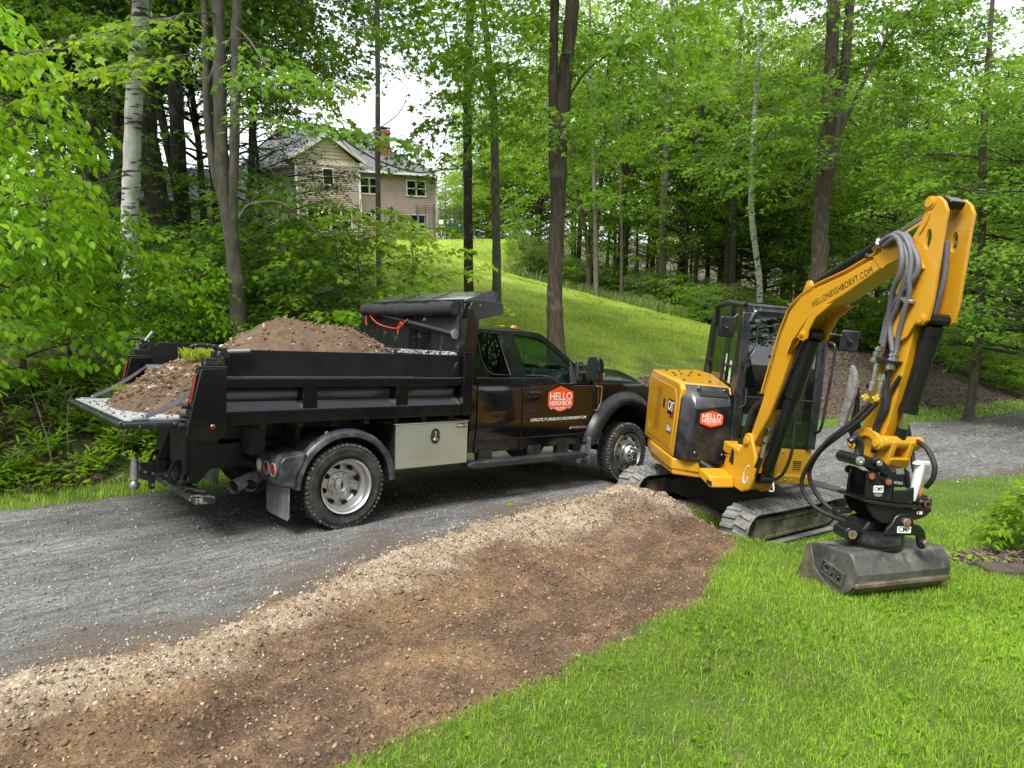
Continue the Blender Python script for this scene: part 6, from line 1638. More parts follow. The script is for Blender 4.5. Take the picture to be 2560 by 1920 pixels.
 for (u, v) in ((665, 787), (785, 823)):
  x, z = U(u, v)
  b = B(); b.lathe([(0.036, -0.13), (0.036, -0.15), (0.026, -0.155), (0.024, -0.15)], (x, 0, z), 'y', 18); b.cyl((x, 0.13, z), (x, 0.155, z), 0.034, 16); b.build("coupler_bush", ATT, cr, M=KM2)
  b = B(); b.cyl((x, -0.131, z), (x, -0.157, z), 0.024, 14); b.build("coupler_pin", RST, cr, M=KM2)
 x0, z0 = U(695, 898); x1, z1 = U(764, 853)
 b = B(); b.bb(x0, x1, -0.1335, -0.1305, z0, z1); b.build("maker_plate", WHT, cr, M=KM2)
 text("lettering", "CMP", INK, cr, KM2 @ frame_m(((x0 + x1) / 2, -0.1340, (z0 + z1) / 2), (1, 0, 0), (0, 0, 1)), 0.045, width=0.07, bold=0.012, ext=0.0005)
 b = B(); b.prism(up([(705, 905), (755, 905), (760, 915), (745, 925), (715, 925), (702, 915)]), -0.132, -0.1295, 'y'); b.build("cradle_slot", mat("dim_slot", (0.2, 0.19, 0.16), 0.7), cr, M=KM2)
 # quick coupler, black, pinned to the stick and link
 b = B()
 for y0, y1 in ((-0.10, -0.075), (0.075, 0.10)):
  b.prism(up([(625, 660), (700, 690), (720, 670), (770, 690), (830, 740), (850, 770), (855, 870), (835, 875), (825, 800), (780, 790), (740, 760), (680, 750), (630, 730)]), y0, y1, 'y')
 b.prism(up([(850, 760), (930, 735), (960, 770), (965, 870), (860, 870)]), -0.08, 0.09, 'y')
 b.prism(up([(930, 735), (965, 760), (985, 860), (960, 880), (940, 800)]), -0.10, -0.07, 'y')
 qc = b.build("quick_coupler", ATT, t, M=KM2, bevel=0.012, seg=3)
 b = B(); b.tube([(U(545, 575)[0], -0.06, U(545, 575)[1]), (U(585, 540)[0], -0.06, U(585, 540)[1]), (U(620, 590)[0], -0.06, U(620, 590)[1]), (U(615, 650)[0], -0.06, U(615, 650)[1]), (U(585, 690)[0], -0.06, U(585, 690)[1])], [0.03, 0.038, 0.035, 0.036, 0.04], 10)
 b.build("coupler_hook", ATT, qc, M=KM2, smooth=60)
 for (u, v, r_, m_) in ((585, 690, 0.036, STE), (722, 705, 0.024, STE)):
  x, z = U(u, v); b = B(); b.cyl((x, -0.13, z), (x, 0.12, z), r_ * 1.25, 16); b.build("coupler_boss", ATT, qc, M=KM2)
  b = B(); b.lathe([(r_, -0.13), (r_, -0.14), (r_ * 0.6, -0.146), (r_ * 0.3, -0.146), (0.001, -0.135)], (x, 0, z), 'y', 16); b.build("boss_cap", m_, qc, M=KM2)
 text("lettering", "6312413", mat("paint_pen", (0.6, 0.6, 0.6), 0.6), qc, KM2 @ frame_m((U(898, 840)[0], -0.0806, U(898, 840)[1]), (1, 0, -0.12), (0, 0, 1)), 0.03, width=0.07, ext=0.0005)
 b = B(); b.prism(up([(870, 745), (925, 738), (940, 780), (880, 782)]), -0.0835, -0.0805, 'y'); b.build("data_plate", STE, qc, M=KM2)
 # right-hand flange and white grease bottle
 x, z = U(1070, 965)
 b = B(); b.lathe([(0.001, -0.06), (0.035, -0.06), (0.035, -0.035), (0.058, -0.03), (0.062, -0.02), (0.062, 0.03), (0.001, 0.035)], (x, -0.10, z), 'y', 28)
 fl = b.build("swivel_flange", ATT, t, M=KM2)
 for q in range(4):
  a = pi / 4 + q * pi / 2 + 0.4; b = B(); b.cyl((x + 0.045 * math.cos(a), -0.13, z + 0.045 * math.sin(a)), (x + 0.045 * math.cos(a), -0.145, z + 0.045 * math.sin(a)), 0.010, 8); b.build("flange_bolt", STE, fl, M=KM2)
 b = B(); b.lathe([(0.028, -0.061), (0.022, -0.063), (0.020, -0.055)], (x, -0.10, z), 'y', 18); b.build("flange_bore", RST, fl, M=KM2)
 b = B()
 q0, q1, q2, q3 = U(1010, 960), U(1035, 820), U(1055, 720), U(1060, 690)
 b.tube([(q0[0], -0.07, q0[1]), (q1[0], -0.07, q1[1]), (q2[0], -0.07, q2[1]), (q3[0], -0.07, q3[1])], [0.030, 0.036, 0.034, 0.036], 12)
 b.prism(up([(1008, 715), (1020, 695), (1105, 690), (1100, 715)]), -0.10, -0.04, 'y')
 wb = b.build("white_protector", mat("white_plastic_sleeve", (0.66, 0.68, 0.70), 0.4, var=0.06, vscale=14, dirt=(0.25, 0.24, 0.22), dirt_amt=0.4, dirt_scale=18), t, M=KM2, bevel=0.004)
 b = B(); b.prism(up([(1038, 925), (1046, 925), (1054, 865), (1047, 862)]), -0.110, -0.104, 'y'); b.build("orange_strip", ORA, wb, M=KM2)
 b = B(); b.prism(up([(988, 1028), (1026, 1032), (1026, 1010), (988, 1008)]), -0.1735, -0.1705, 'y'); rs = b.build("red_label", WHT, t, M=KM2)
 b = B(); b.prism(up([(992, 1025), (1004, 1026), (1004, 1012), (992, 1011)]), -0.1745, -0.1738, 'y'); b.build("label_mark", RED, rs, M=KM2)
 # left tilt eye and bits
 x, z = U(590, 1190)
 b = B(); b.cyl((x, -0.09, z), (x, 0.09, z), 0.055, 20); b.prism([(x, z + 0.05), (x + 0.14, z + 0.03), (x + 0.14, z - 0.04), (x, z - 0.05)], -0.05, 0.05, 'y'); te = b.build("tilt_eye", ATT, t, M=KM2, bevel=0.008)
 b = B(); b.lathe([(0.034, -0.091), (0.034, -0.10), (0.022, -0.10), (0.02, -0.09)], (x, 0, z), 'y', 18); b.build("eye_collar", STE, te, M=KM2)
 b = B(); b.cyl((x, -0.0905, z), (x, -0.097, z), 0.020, 14); b.build("eye_pin", RST, te, M=KM2)
 b = B(); b.prism(up([(545, 1085), (660, 1075), (668, 1050), (560, 1055)]), 0.05, 0.15, 'y'); b.build("side_bracket", ATT, t, M=KM2, bevel=0.01)
 # ---------------- grading bucket
 W = 0.97
 prof = [(0.44, -0.03), (0.39, 0.0), (0.02, 0.02), (-0.01, 0.0), (-0.045, -0.07), (-0.062, -0.135), (-0.05, -0.20), (0.0, -0.275), (0.07, -0.315), (0.13, -0.335), (0.46, -0.375), (0.62, -0.385), (0.66, -0.385)]
 b = B(); n = len(prof)
 inner = [(p + 0.012 * (1 if i > 2 else 0), z - (0.012 if i < 4 else -0.012)) for i, (p, z) in enumerate(prof)]
 b.prism(prof + inner[::-1], 0.012, W - 0.012, 'x')
 bkt = b.build("bucket", BUC, t, M=KM, bevel=0.004, smooth=11)
 for x0 in (0.0, W - 0.012):
  b = B(); b.prism([(0.44, -0.035), (0.39, -0.005), (0.02, 0.015), (-0.012, -0.005), (-0.047, -0.075), (-0.064, -0.135), (-0.052, -0.20), (-0.002, -0.278), (0.07, -0.318), (0.13, -0.338), (0.46, -0.378), (0.62, -0.388), (0.665, -0.388), (0.60, -0.355), (0.52, -0.28), (0.475, -0.16)], x0, x0 + 0.012, 'x')
  sp = b.build("bucket_side", BUC, bkt, M=KM, bevel=0.004)
 b = B(); b.prism([(0.44, -0.03), (0.40, -0.008), (0.34, -0.19), (0.13, -0.338), (0.46, -0.378), (0.665, -0.388), (0.60, -0.355), (0.52, -0.28), (0.475, -0.16)], -0.010, -0.001, 'x')
 b.build("wear_plate", BED, bkt, M=KM, bevel=0.003)
 b = B(); b.bb(0.0, W, -0.072, -0.030, -0.235, -0.195); b.build("heel_strip", BED, bkt, M=KM, bevel=0.010)
 b = B(); b.prism([(-0.055, -0.19), (-0.01, -0.285), (0.07, -0.33), (0.14, -0.35), (0.42, -0.385), (0.42, -0.372), (0.14, -0.33), (0.075, -0.31), (0.0, -0.27), (-0.045, -0.19)], 0.02, W - 0.02, 'x'); b.build("heel_plate", BED, bkt, M=KM, bevel=0.004)
 b = B(); b.bb(0.01, W - 0.01, 0.56, 0.70, -0.395, -0.380); b.build("cutting_edge", BED, bkt, M=KM, bevel=0.004)
 # raised CMP plate on the near side
 ax_ = frame_m((-0.013, 0.155, -0.170), (0, -0.97, -0.24), (0, -0.24, 0.97))
 b = B()
 for (u0, u1, v0, v1) in ((-0.115, 0.115, 0.042, 0.054), (-0.115, 0.115, -0.054, -0.042), (-0.115, -0.103, -0.042, 0.042), (0.103, 0.115, -0.042, 0.042)): b.bb(u0, u1, v0, v1, -0.004, 0.010)
 rp = b.build("raised_frame", BUC, bkt, M=KM @ ax_)
 text("lettering", "CMP", BUC, bkt, KM @ ax_ @ Matrix.Translation((0, 0, 0.002)), 0.10, width=0.185, bold=0.012, ext=0.008)
 return t
excav = excavator()
# ================================================================== VEGETATION
def leaf_mat(name, c, tr, gloss=0.3, varh=0.5):
 """thin leaf: reflects green, lets yellower light through, waxy sheen; tone differs leaf by leaf and clump by clump"""
 m = bpy.data.materials.new(name); m.use_nodes = True
 nt = m.node_tree; nt.nodes.clear()
 o = nt.nodes.new("ShaderNodeOutputMaterial")
 geo = nt.nodes.new("ShaderNodeNewGeometry"); oi = nt.nodes.new("ShaderNodeObjectInfo")
 n = nt.nodes.new("ShaderNodeTexNoise"); n.inputs["Scale"].default_value = 0.55; n.inputs["Detail"].default_value = 3
 nt.links.new(geo.outputs["Position"], n.inputs["Vector"])
 def math_(op, a, b):
  x = nt.nodes.new("ShaderNodeMath"); x.operation = op
  for i, v in enumerate((a, b)):
   if isinstance(v, (int, float)): x.inputs[i].default_value = v
   else: nt.links.new(v, x.inputs[i])
  return x.outputs[0]
 f = math_('ADD', math_('MULTIPLY', geo.outputs["Random Per Island"], 0.5), math_('MULTIPLY', n.outputs["Fac"], 0.8))  # clump noise puts sunlit and shady foliage contrast into the leaf colour
 f = math_('ADD', f, math_('MULTIPLY', oi.outputs["Random"], 0.25))
 def ramp(c):
  r = nt.nodes.new("ShaderNodeValToRGB")
  r.color_ramp.elements[0].position = 0.35; r.color_ramp.elements[1].position = 1.1
  r.color_ramp.elements[0].color = (c[0] * (1 - varh), c[1] * (1 - varh), c[2] * (1 - varh), 1)
  r.color_ramp.elements[1].color = (min(1, c[0] * (1 + varh * 1.5)), min(1, c[1] * (1 + varh * 1.05)), c[2] * (1 + varh * 0.4), 1)
  nt.links.new(f, r.inputs["Fac"]); return r.outputs["Color"]
 d = nt.nodes.new("ShaderNodeBsdfDiffuse"); nt.links.new(ramp(c), d.inputs["Color"])
 t = nt.nodes.new("ShaderNodeBsdfTranslucent"); nt.links.new(ramp(tr), t.inputs["Color"])
 mx = nt.nodes.new("ShaderNodeMixShader"); mx.inputs[0].default_value = 0.46
 nt.links.new(d.outputs[0], mx.inputs[1]); nt.links.new(t.outputs[0], mx.inputs[2])
 g = nt.nodes.new("ShaderNodeBsdfGlossy"); g.inputs["Roughness"].default_value = 0.42; g.inputs["Color"].default_value = (0.9, 1, 0.85, 1)
 fr = nt.nodes.new("ShaderNodeFresnel"); fr.inputs["IOR"].default_value = 1.35
 m2 = nt.nodes.new("ShaderNodeMixShader"); nt.links.new(math_('MULTIPLY', fr.outputs[0], gloss), m2.inputs[0])
 nt.links.new(mx.outputs[0], m2.inputs[1]); nt.links.new(g.outputs[0], m2.inputs[2])
 nt.links.new(m2.outputs[0], o.inputs["Surface"])
 return m
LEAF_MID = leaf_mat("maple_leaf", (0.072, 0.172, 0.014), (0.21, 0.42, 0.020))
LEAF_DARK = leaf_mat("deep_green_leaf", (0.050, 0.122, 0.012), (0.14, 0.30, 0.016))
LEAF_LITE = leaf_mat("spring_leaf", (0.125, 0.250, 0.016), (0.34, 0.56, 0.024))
LEAF_BUSH = leaf_mat("viburnum_leaf", (0.118, 0.275, 0.014), (0.33, 0.60, 0.020), gloss=0.3)
LEAF_PALE = leaf_mat("pale_birch_leaf", (0.130, 0.205, 0.065), (0.24, 0.36, 0.09))
GRASS_M = leaf_mat("grass_blade", (0.160, 0.300, 0.036), (0.32, 0.52, 0.05), gloss=0.2, varh=0.7)
GRASS_H = leaf_mat("hill_grass_blade", (0.240, 0.350, 0.045), (0.40, 0.53, 0.06), gloss=0.2, varh=0.6)
DRYST = mat("dry_stalk", (0.30, 0.235, 0.16), 0.9, var=0.3, vscale=9)
def bark(name, c1, c2, zs=0.25, scale=9, bump=0.8, birch=False):
 m = bpy.data.materials.new(name); m.use_nodes = True; nt = m.node_tree; b = nt.nodes["Principled BSDF"]; b.inputs["Roughness"].default_value = 0.9; b.inputs["Specular IOR Level"].default_value = 0.2
 tc = nt.nodes.new("ShaderNodeTexCoord"); mp = nt.nodes.new("ShaderNodeMapping"); mp.inputs["Scale"].default_value = (1, 1, zs)
 nt.links.new(tc.outputs["Object"], mp.inputs["Vector"])
 n = nt.nodes.new("ShaderNodeTexNoise"); n.inputs["Scale"].default_value = scale; n.inputs["Detail"].default_value = 8; n.inputs["Roughness"].default_value = 0.68
 nt.links.new(mp.outputs[0], n.inputs["Vector"])
 r = nt.nodes.new("ShaderNodeValToRGB"); r.color_ramp.elements[0].color = (*c1, 1); r.color_ramp.elements[1].color = (*c2, 1); r.color_ramp.elements[0].position = 0.36; r.color_ramp.elements[1].position = 0.66
 nt.links.new(n.outputs["Fac"], r.inputs["Fac"]); col = r.outputs["Color"]
 # pale lichen patches
 n2 = nt.nodes.new("ShaderNodeTexNoise"); n2.inputs["Scale"].default_value = 3.5; n2.inputs["Detail"].default_value = 6; nt.links.new(tc.outputs["Object"], n2.inputs["Vector"])
 r2 = nt.nodes.new("ShaderNodeValToRGB"); r2.color_ramp.elements[0].position = 0.58; r2.color_ramp.elements[1].position = 0.70; r2.color_ramp.elements[0].color = (0, 0, 0, 1); r2.color_ramp.elements[1].color = (0.55, 0.55, 0.55, 1)
 nt.links.new(n2.outputs["Fac"], r2.inputs["Fac"])
 mx = nt.nodes.new("ShaderNodeMix"); mx.data_type = 'RGBA'; nt.links.new(r2.outputs["Color"], mx.inputs["Factor"]); nt.links.new(col, mx.inputs["A"]); mx.inputs["B"].default_value = (0.23, 0.225, 0.205, 1) if not birch else (0.03, 0.026, 0.024, 1)
 col = mx.outputs["Result"]
 if birch:
  mp2 = nt.nodes.new("ShaderNodeMapping"); mp2.inputs["Scale"].default_value = (1.2, 1.2, 6.5); nt.links.new(tc.outputs["Object"], mp2.inputs["Vector"])
  n3 = nt.nodes.new("ShaderNodeTexNoise"); n3.inputs["Scale"].default_value = 3.2; n3.inputs["Detail"].default_value = 5; nt.links.new(mp2.outputs[0], n3.inputs["Vector"])
  r3 = nt.nodes.new("ShaderNodeValToRGB"); r3.color_ramp.elements[0].position = 0.57; r3.color_ramp.elements[1].position = 0.62; r3.color_ramp.elements[0].color = (0, 0, 0, 1); r3.color_ramp.elements[1].color = (0.95, 0.95, 0.95, 1)
  nt.links.new(n3.outputs["Fac"], r3.inputs["Fac"])
  mx2 = nt.nodes.new("ShaderNodeMix"); mx2.data_type = 'RGBA'; nt.links.new(r3.outputs["Color"], mx2.inputs["Factor"]); nt.links.new(col, mx2.inputs["A"]); mx2.inputs["B"].default_value = (0.035, 0.030, 0.028, 1); col = mx2.outputs["Result"]
 nt.links.new(col, b.inputs["Base Color"])
 bp = nt.nodes.new("ShaderNodeBump"); bp.inputs["Strength"].default_value = bump; bp.inputs["Distance"].default_value = 0.03
 nt.links.new(n.outputs["Fac"], bp.inputs["Height"]); nt.links.new(bp.outputs["Normal"], b.inputs["Normal"])
 return m
BARK_GREY = bark("grey_maple_bark", (0.085, 0.075, 0.064), (0.185, 0.168, 0.148), 0.35, 10, 0.5)
BARK_DARK = bark("dark_furrowed_bark", (0.030, 0.026, 0.022), (0.095, 0.082, 0.068), 0.16, 16, 1.0)
BARK_BROWN = bark("brown_furrowed_bark", (0.060, 0.048, 0.038), (0.150, 0.120, 0.092), 0.14, 18, 1.0)
BARK_BIRCH = bark("white_birch_bark", (0.42, 0.41, 0.39), (0.62, 0.61, 0.58), 0.6, 8, 0.3, True)
# ---- leaf outlines: vertices (along, across, up) and triangles
def _fan(outline, c):
 v = [c] + outline; n = len(outline)
 return np.array(v, float), np.array([(0, 1 + i, 1 + (i + 1) % n) for i in range(n)])
LEAF_MAPLE = _fan([(0.0, 0, 0), (0.10, -0.30, 0.02), (0.28, -0.22, 0.03), (0.50, -0.46, -0.03), (0.58, -0.17, 0.03), (1.0, 0, -0.08), (0.58, 0.17, 0.03), (0.50, 0.46, -0.03), (0.28, 0.22, 0.03), (0.10, 0.30, 0.02)], (0.38, 0, 0.0))
LEAF_STAR = _fan([(0.0, 0, 0), (0.38, -0.44, -0.04), (0.50, -0.15, 0.03), (1.0, 0, -0.09), (0.50, 0.15, 0.03), (0.38, 0.44, -0.04)], (0.36, 0, 0.0))
LEAF_OVAL = (np.array([(0, 0, 0), (0.28, -0.25, 0.05), (0.66, -0.24, 0.045), (1.0, 0, -0.12), (0.66, 0.24, 0.045), (0.28, 0.25, 0.05), (0.28, 0, 0), (0.66, 0, -0.02)], float),
    np.array([(0, 1, 6), (1, 2, 7), (1, 7, 6), (2, 3, 7), (7, 3, 4), (6, 7, 4), (6, 4, 5), (0, 6, 5)]))
LEAF_LANCE = (np.array([(0, 0, 0), (0.35, -0.09, 0.02), (0.75, -0.07, -0.05), (1.0, 0, -0.22), (0.75, 0.07, -0.05), (0.35, 0.09, 0.02)], float), np.array([(0, 1, 5), (1, 2, 5), (5, 2, 4), (2, 3, 4)]))
LEAF_TRI = (np.array([(0, 0, 0), (0.45, -0.3, 0.0), (1.0, 0, -0.05), (0.45, 0.3, 0.0)], float), np.array([(0, 1, 2), (0, 2, 3)]))
def nrm(a): return a / np.maximum(1e-9, np.linalg.norm(a, axis=-1, keepdims=True))
def place_leaves(tpl, pos, axis, normal, size):
 V, F = tpl; n = len(pos)
 X = nrm(axis); N = nrm(normal - X * (normal * X).sum(-1, keepdims=True)); Y = np.cross(N, X)
 P = pos[:, None, :] + size[:, None, None] * (V[None, :, 0:1] * X[:, None] + V[None, :, 1:2] * Y[:, None] + V[None, :, 2:3] * N[:, None])
 return P.reshape(-1, 3), (F[None] + (np.arange(n) * len(V))[:, None, None]).reshape(-1, 3)
def sprays(g, P, D, L, m, size, tpl, droop=0.25, flat=0.35, spread=0.35, hang=0.0):
 """leafy twigs: each starts at P, runs along D for L and carries m leaves set alternately in a loose plane"""
 n = len(P); up = np.array((0, 0, 1.0))
 D = nrm(D); S = nrm(np.cross(D, up) + 1e-6); 
 t = np.tile(np.linspace(0.08, 1.0, m), (n, 1)) + g.uniform(-0.05, 0.05, (n, m))
 side = np.where((np.arange(m)[None, :] + g.integers(0, 2, (n, 1))) % 2 == 0, 1.0, -1.0)
 Lr = L[:, None]
 pos = P[:, None] + D[:, None] * (t * Lr)[..., None] + S[:, None] * (side * spread * Lr * (1.05 - 0.6 * t) * g.uniform(0.1, 1.0, (n, m)))[..., None]
 pos = pos - up * (droop * Lr * t * t)[..., None] + g.normal(0, 0.05, (n, m, 3)) * Lr[..., None]
 ax = D[:, None] * g.uniform(0.3, 1.0, (n, m))[..., None] + S[:, None] * (side * g.uniform(0.4, 1.0, (n, m)))[..., None] - up * (hang + g.uniform(0.05, 0.75, (n, m)))[..., None]
 no = up + g.normal(0, flat, (n, m, 3))
 sz = size * g.uniform(0.65, 1.2, (n, m))
 return place_leaves(tpl, pos.reshape(-1, 3), ax.reshape(-1, 3), no.reshape(-1, 3), sz.ravel())
def tree_parts(seed, H, h0, Rr, nl, tr, tpl, size, m=16, per=5, L=0.8, lean=(0, 0), wob=0.25, droop=0.25, flat=0.35, sides=8, rise=0.55, spread=0.35, hang=0.0):
 """one tree at the origin: (MB trunk with limbs, leaf verts, leaf faces)"""
 g = np.random.default_rng(seed)
 b = MB()
 zz = np.linspace(0, H * 0.97, 12)
 ph = g.uniform(0, 6.28, 4)
 def axis(z):
  u = z / H
  return np.array([lean[0] * u * H + wob * math.sin(2.2 * u + ph[0]) * u + 0.3 * wob * math.sin(7 * u + ph[1]) * u, lean[1] * u * H + wob * math.sin(2.6 * u + ph[2]) * u + 0.3 * wob * math.sin(6 * u + ph[3]) * u, z])
 def rad(z): return tr * (1.0 - 0.75 * (z / H) ** 0.9) * (1 + 0.9 * math.exp(-z / (tr * 1.6)) * 0.55)
 zs = np.concatenate([[-0.3, 0, tr * 0.8, tr * 2], zz[1:]])
 b.tube([axis(max(0, z)) + np.array((0, 0, min(0, z))) for z in zs], [rad(max(0, z)) for z in zs], sides)
 P, D, Ls = [], [], []
 for i in range(nl):
  u = (i + g.uniform(0, 1)) / nl
  z = h0 + (H * 0.93 - h0) * u ** 0.9
  a = 2.39996 * i + g.uniform(-0.5, 0.5)
  prof = (1 - u ** 2.2 * 0.8) * (0.72 + 0.28 * min(1, u * 5))
  ln = Rr * prof * g.uniform(0.65, 1.15)
  el = rise * (0.55 + 0.9 * u) + g.uniform(-0.15, 0.15)
  base = axis(z); hd = np.array((math.cos(a), math.sin(a), 0.0))
  pts = []
  for k in range(5):
   s_ = k / 4
   pts.append(base + hd * ln * s_ + np.array((0, 0, ln * (math.tan(el) * s_ * (1 - 0.45 * s_)))) + g.normal(0, 0.03 * ln, 3) * s_)
  r0 = max(0.012, min(rad(z) * 0.55, 0.022 * ln + 0.008))
  b.tube(pts, [r0 * (1 - 0.8 * k / 4) for k in range(5)], 5, cap=False)
  pts = np.array(pts)
  k2 = max(3, int(per * ln / Rr * 1.4))
  for j in range(k2):
   s_ = g.uniform(0.25, 1.0) if j else 1.0
   q = s_ * 4; i0 = min(3, int(q)); p = pts[i0] + (pts[i0 + 1] - pts[i0]) * (q - i0)
   da = g.uniform(-1.25, 1.25); hh = np.array((math.cos(a + da), math.sin(a + da), g.uniform(-0.15, 0.45)))
   off = g.uniform(0.05, 0.38) * ln * (1.1 - s_ * 0.5)
   p2 = p + hh * off
   if off > 0.25 * L: b.tube([p, p2], [r0 * 0.3, r0 * 0.12], 4, cap=False)
   P.append(p2); D.append(hh + np.array((0, 0, -0.1))); Ls.append(L * g.uniform(0.7, 1.25))
 V, F = sprays(g, np.array(P), np.array(D), np.array(Ls), m, size, tpl, droop=droop, flat=flat, spread=spread, hang=hang)
 return b, V, F
def make_proto(pname, parts, bmat, lmat):
 b, V, F = parts
 tr = b.build("trunk", bmat, None, smooth=70)
 cr = np_mesh("crown", V, F, lmat)
 return tr, cr
PROTOS = {}
def proto(key, bmat, lmat, *a, **k):
 PROTOS[key] = (tree_parts(*a, **k), bmat, lmat)
 b, V, F = PROTOS[key][0]
 t_ = b.build("trunk", bmat, None, smooth=70); c_ = np_mesh("crown", V, F, lmat)
 PROTOS[key] = [t_.data, c_.data]
 bpy.data.objects.remove(t_); bpy.data.objects.remove(c_)
def plant(name, key, x, y, label, cat="tree", group=None, rot=None, sc=1.0, scz=None, z=None, lmat=None, dz=0.0, cz=0.0):
 td, cd = PROTOS[key]
 zz = float(height(np.array([x]), np.array([y]), False)[0]) if z is None else z
 e = empty(name, (x, y, zz + dz), label, cat, group)
 e.rotation_euler = (0, 0, random.uniform(0, 6.28) if rot is None else rot)
 e.scale = (sc, sc, sc if scz is None else scz)
 for nm, d in (("trunk", td), ("crown", cd)):
  o = bpy.data.objects.new(nm, d); COL.objects.link(o); o.parent = e
  if nm == "crown": o.location.z = cz
  if nm == "crown" and lmat is not None: o.material_slots[0].link = 'OBJECT'; o.material_slots[0].material = lmat
 return e
def at(px, py, Y):
 """world x,y at forward distance Y on the sight line of a photograph pixel (2212-wide)"""
 a = (px * 1.1573 - 1280) / 1740; d = (py * 1.1573 - 960) / 1740
 c, s = math.cos(PITCH), math.sin(PITCH)
 ry = c - d * s
 return a * Y / ry, Y
for i in range(4):
 proto("forest%d" % i, BARK_DARK, LEAF_MID, 100 + i, 17.0, 3.4, 4.3, 46, 0.17, LEAF_STAR, 0.20, m=30, per=11, L=1.15, wob=0.6, lean=((-1) ** i * 0.012, 0.01), droop=0.42, flat=0.55, spread=0.5, rise=0.72)
for i in range(3):
 proto("sapling%d" % i, BARK_GREY, LEAF_LITE, 200 + i, 5.4, 0.7, 1.75, 22, 0.04, LEAF_STAR, 0.135, m=15, per=7, L=0.65, wob=0.25, droop=0.2, flat=0.32, sides=6)
for i in range(3):
 proto("shrub%d" % i, BARK_GREY, LEAF_MID, 300 + i, 1.9, 0.12, 1.15, 24, 0.02, LEAF_TRI, 0.085, m=20, per=8, L=0.42, wob=0.1, droop=0.15, flat=0.45, sides=5, rise=0.7)
proto("young_maple", BARK_GREY, LEAF_LITE, 411, 3.4, 0.7, 1.5, 17, 0.028, LEAF_MAPLE, 0.135, m=13, per=7, L=0.55, wob=0.2, droop=0.3, flat=0.35, sides=6)
proto("bush_oval", BARK_BROWN, LEAF_BUSH, 421, 5.2, 0.5, 1.35, 40, 0.045, LEAF_OVAL, 0.150, m=13, per=7, L=0.55, hang=0.55, wob=0.2, droop=0.45, flat=0.38, sides=7, rise=0.5)
proto("bush_oval_low", BARK_BROWN, LEAF_BUSH, 422, 2.3, 0.2, 1.15, 26, 0.025, LEAF_OVAL, 0.115, m=13, per=7, L=0.45, hang=0.4, wob=0.15, droop=0.4, flat=0.4, sides=6, rise=0.5)
proto("maple_low", BARK_GREY, LEAF_MID, 423, 2.6, 0.3, 1.3, 24, 0.025, LEAF_MAPLE, 0.115, m=12, per=7, L=0.5, wob=0.15, droop=0.25, flat=0.35, sides=6, rise=0.5)
proto("pole_crown", BARK_BROWN, LEAF_MID, 431, 15.0, 5.5, 3.2, 36, 0.16, LEAF_STAR, 0.17, m=26, per=9, L=1.0, wob=0.4, droop=0.4, flat=0.5, spread=0.5, rise=0.7)
proto("spreading", BARK_DARK, LEAF_MID, 441, 12.0, 1.6, 5.4, 44, 0.20, LEAF_STAR, 0.15, m=28, per=16, L=1.1, wob=0.4, droop=0.35, flat=0.42, rise=0.36, spread=0.45)
# ------------------------------------------------ trunks one can name
def stem(name, base_px, Y, pts_px, r0, r1, bm, label, cat="tree", crown=None, crown_h=6.0, crown_sc=1.0, extra=None, lmat=None, rot=0.0, nmw="trunk", sides=12, depth=None):
 """a tree whose trunk follows photograph points (at its own distance), with a leafy crown on top"""
 x, y = at(base_px[0], base_px[1], Y)
 z = float(height(np.array([x]), np.array([y]), False)[0])
 e = empty(name, (x, y, z), label, cat)
 c, s = math.cos(PITCH), math.sin(PITCH)
 def W(px, py, Yd):
  a = (px * 1.1573 - 1280) / 1740; d = (py * 1.1573 - 960) / 1740
  t = Yd / (c - d * s); return Vector((a * t, Yd, -(d * c + s) * t))
 o0 = Vector((x, y, z))
 def mk(pts, ra, rb, first):
  P = [W(px, py, Y + (depth(k) if depth else 0)) - o0 for k, (px, py) in enumerate(pts)]
  if first: P = [Vector((0, 0, -0.4)), Vector((0, 0, 0.05))] + [p for p in P if p.z > 0.3]
  # run on above the frame so the stem does not end in the air
  d = (P[-1] - P[-2]).normalized(); d = (d + Vector((0, 0, 0.8))).normalized(); P += [P[-1] + d * 3.0, P[-1] + d * 7.0] if first or pts[-1][1] < 0 else [P[-1] + d * 0.4, P[-1] + d * 0.8]
  P = smooth_path(P, 5); n = len(P)
  rr = [ra + (rb - ra) * min(1, i / (n - 11)) if i < n - 10 else rb * (1 - 0.8 * (i - n + 11) / 10) for i in range(n)]
  if first: rr = [r * (1 + 0.55 * math.exp(-max(0, p.z) / (ra * 2.2))) for r, p in zip(rr, P)]
  rr = [r * (1 + 0.05 * math.sin(i * 1.7) + 0.03 * math.sin(i * 0.7)) for i, r in enumerate(rr)]
  return P, rr
 b = MB(); P, rr = mk(pts_px, r0, r1, True); b.tube(P, rr, sides)
 tr = b.build("trunk", bm, e, smooth=70)
 for q in (extra or []):
  bb = MB(); P2, r2 = mk(q[0], q[1], q[2], False); bb.tube(P2, r2, 10); bb.build("limb", bm, e, smooth=70)
 if crown:
  cd = PROTOS[crown][1]
  for (dx, dy, dz, sc_, rot_) in ([(P[-1].x * 0.6, P[-1].y * 0.6, crown_h, crown_sc, rot)] if not isinstance(crown_h, list) else crown_h):
   o = bpy.data.objects.new("crown", cd); COL.objects.link(o); o.parent = e
   o.location = (dx, dy, dz); o.scale = (sc_, sc_, sc_); o.rotation_euler = (0, 0, rot_)
   if lmat is not None: o.material_slots[0].link = 'OBJECT'; o.material_slots[0].material = lmat
 return e
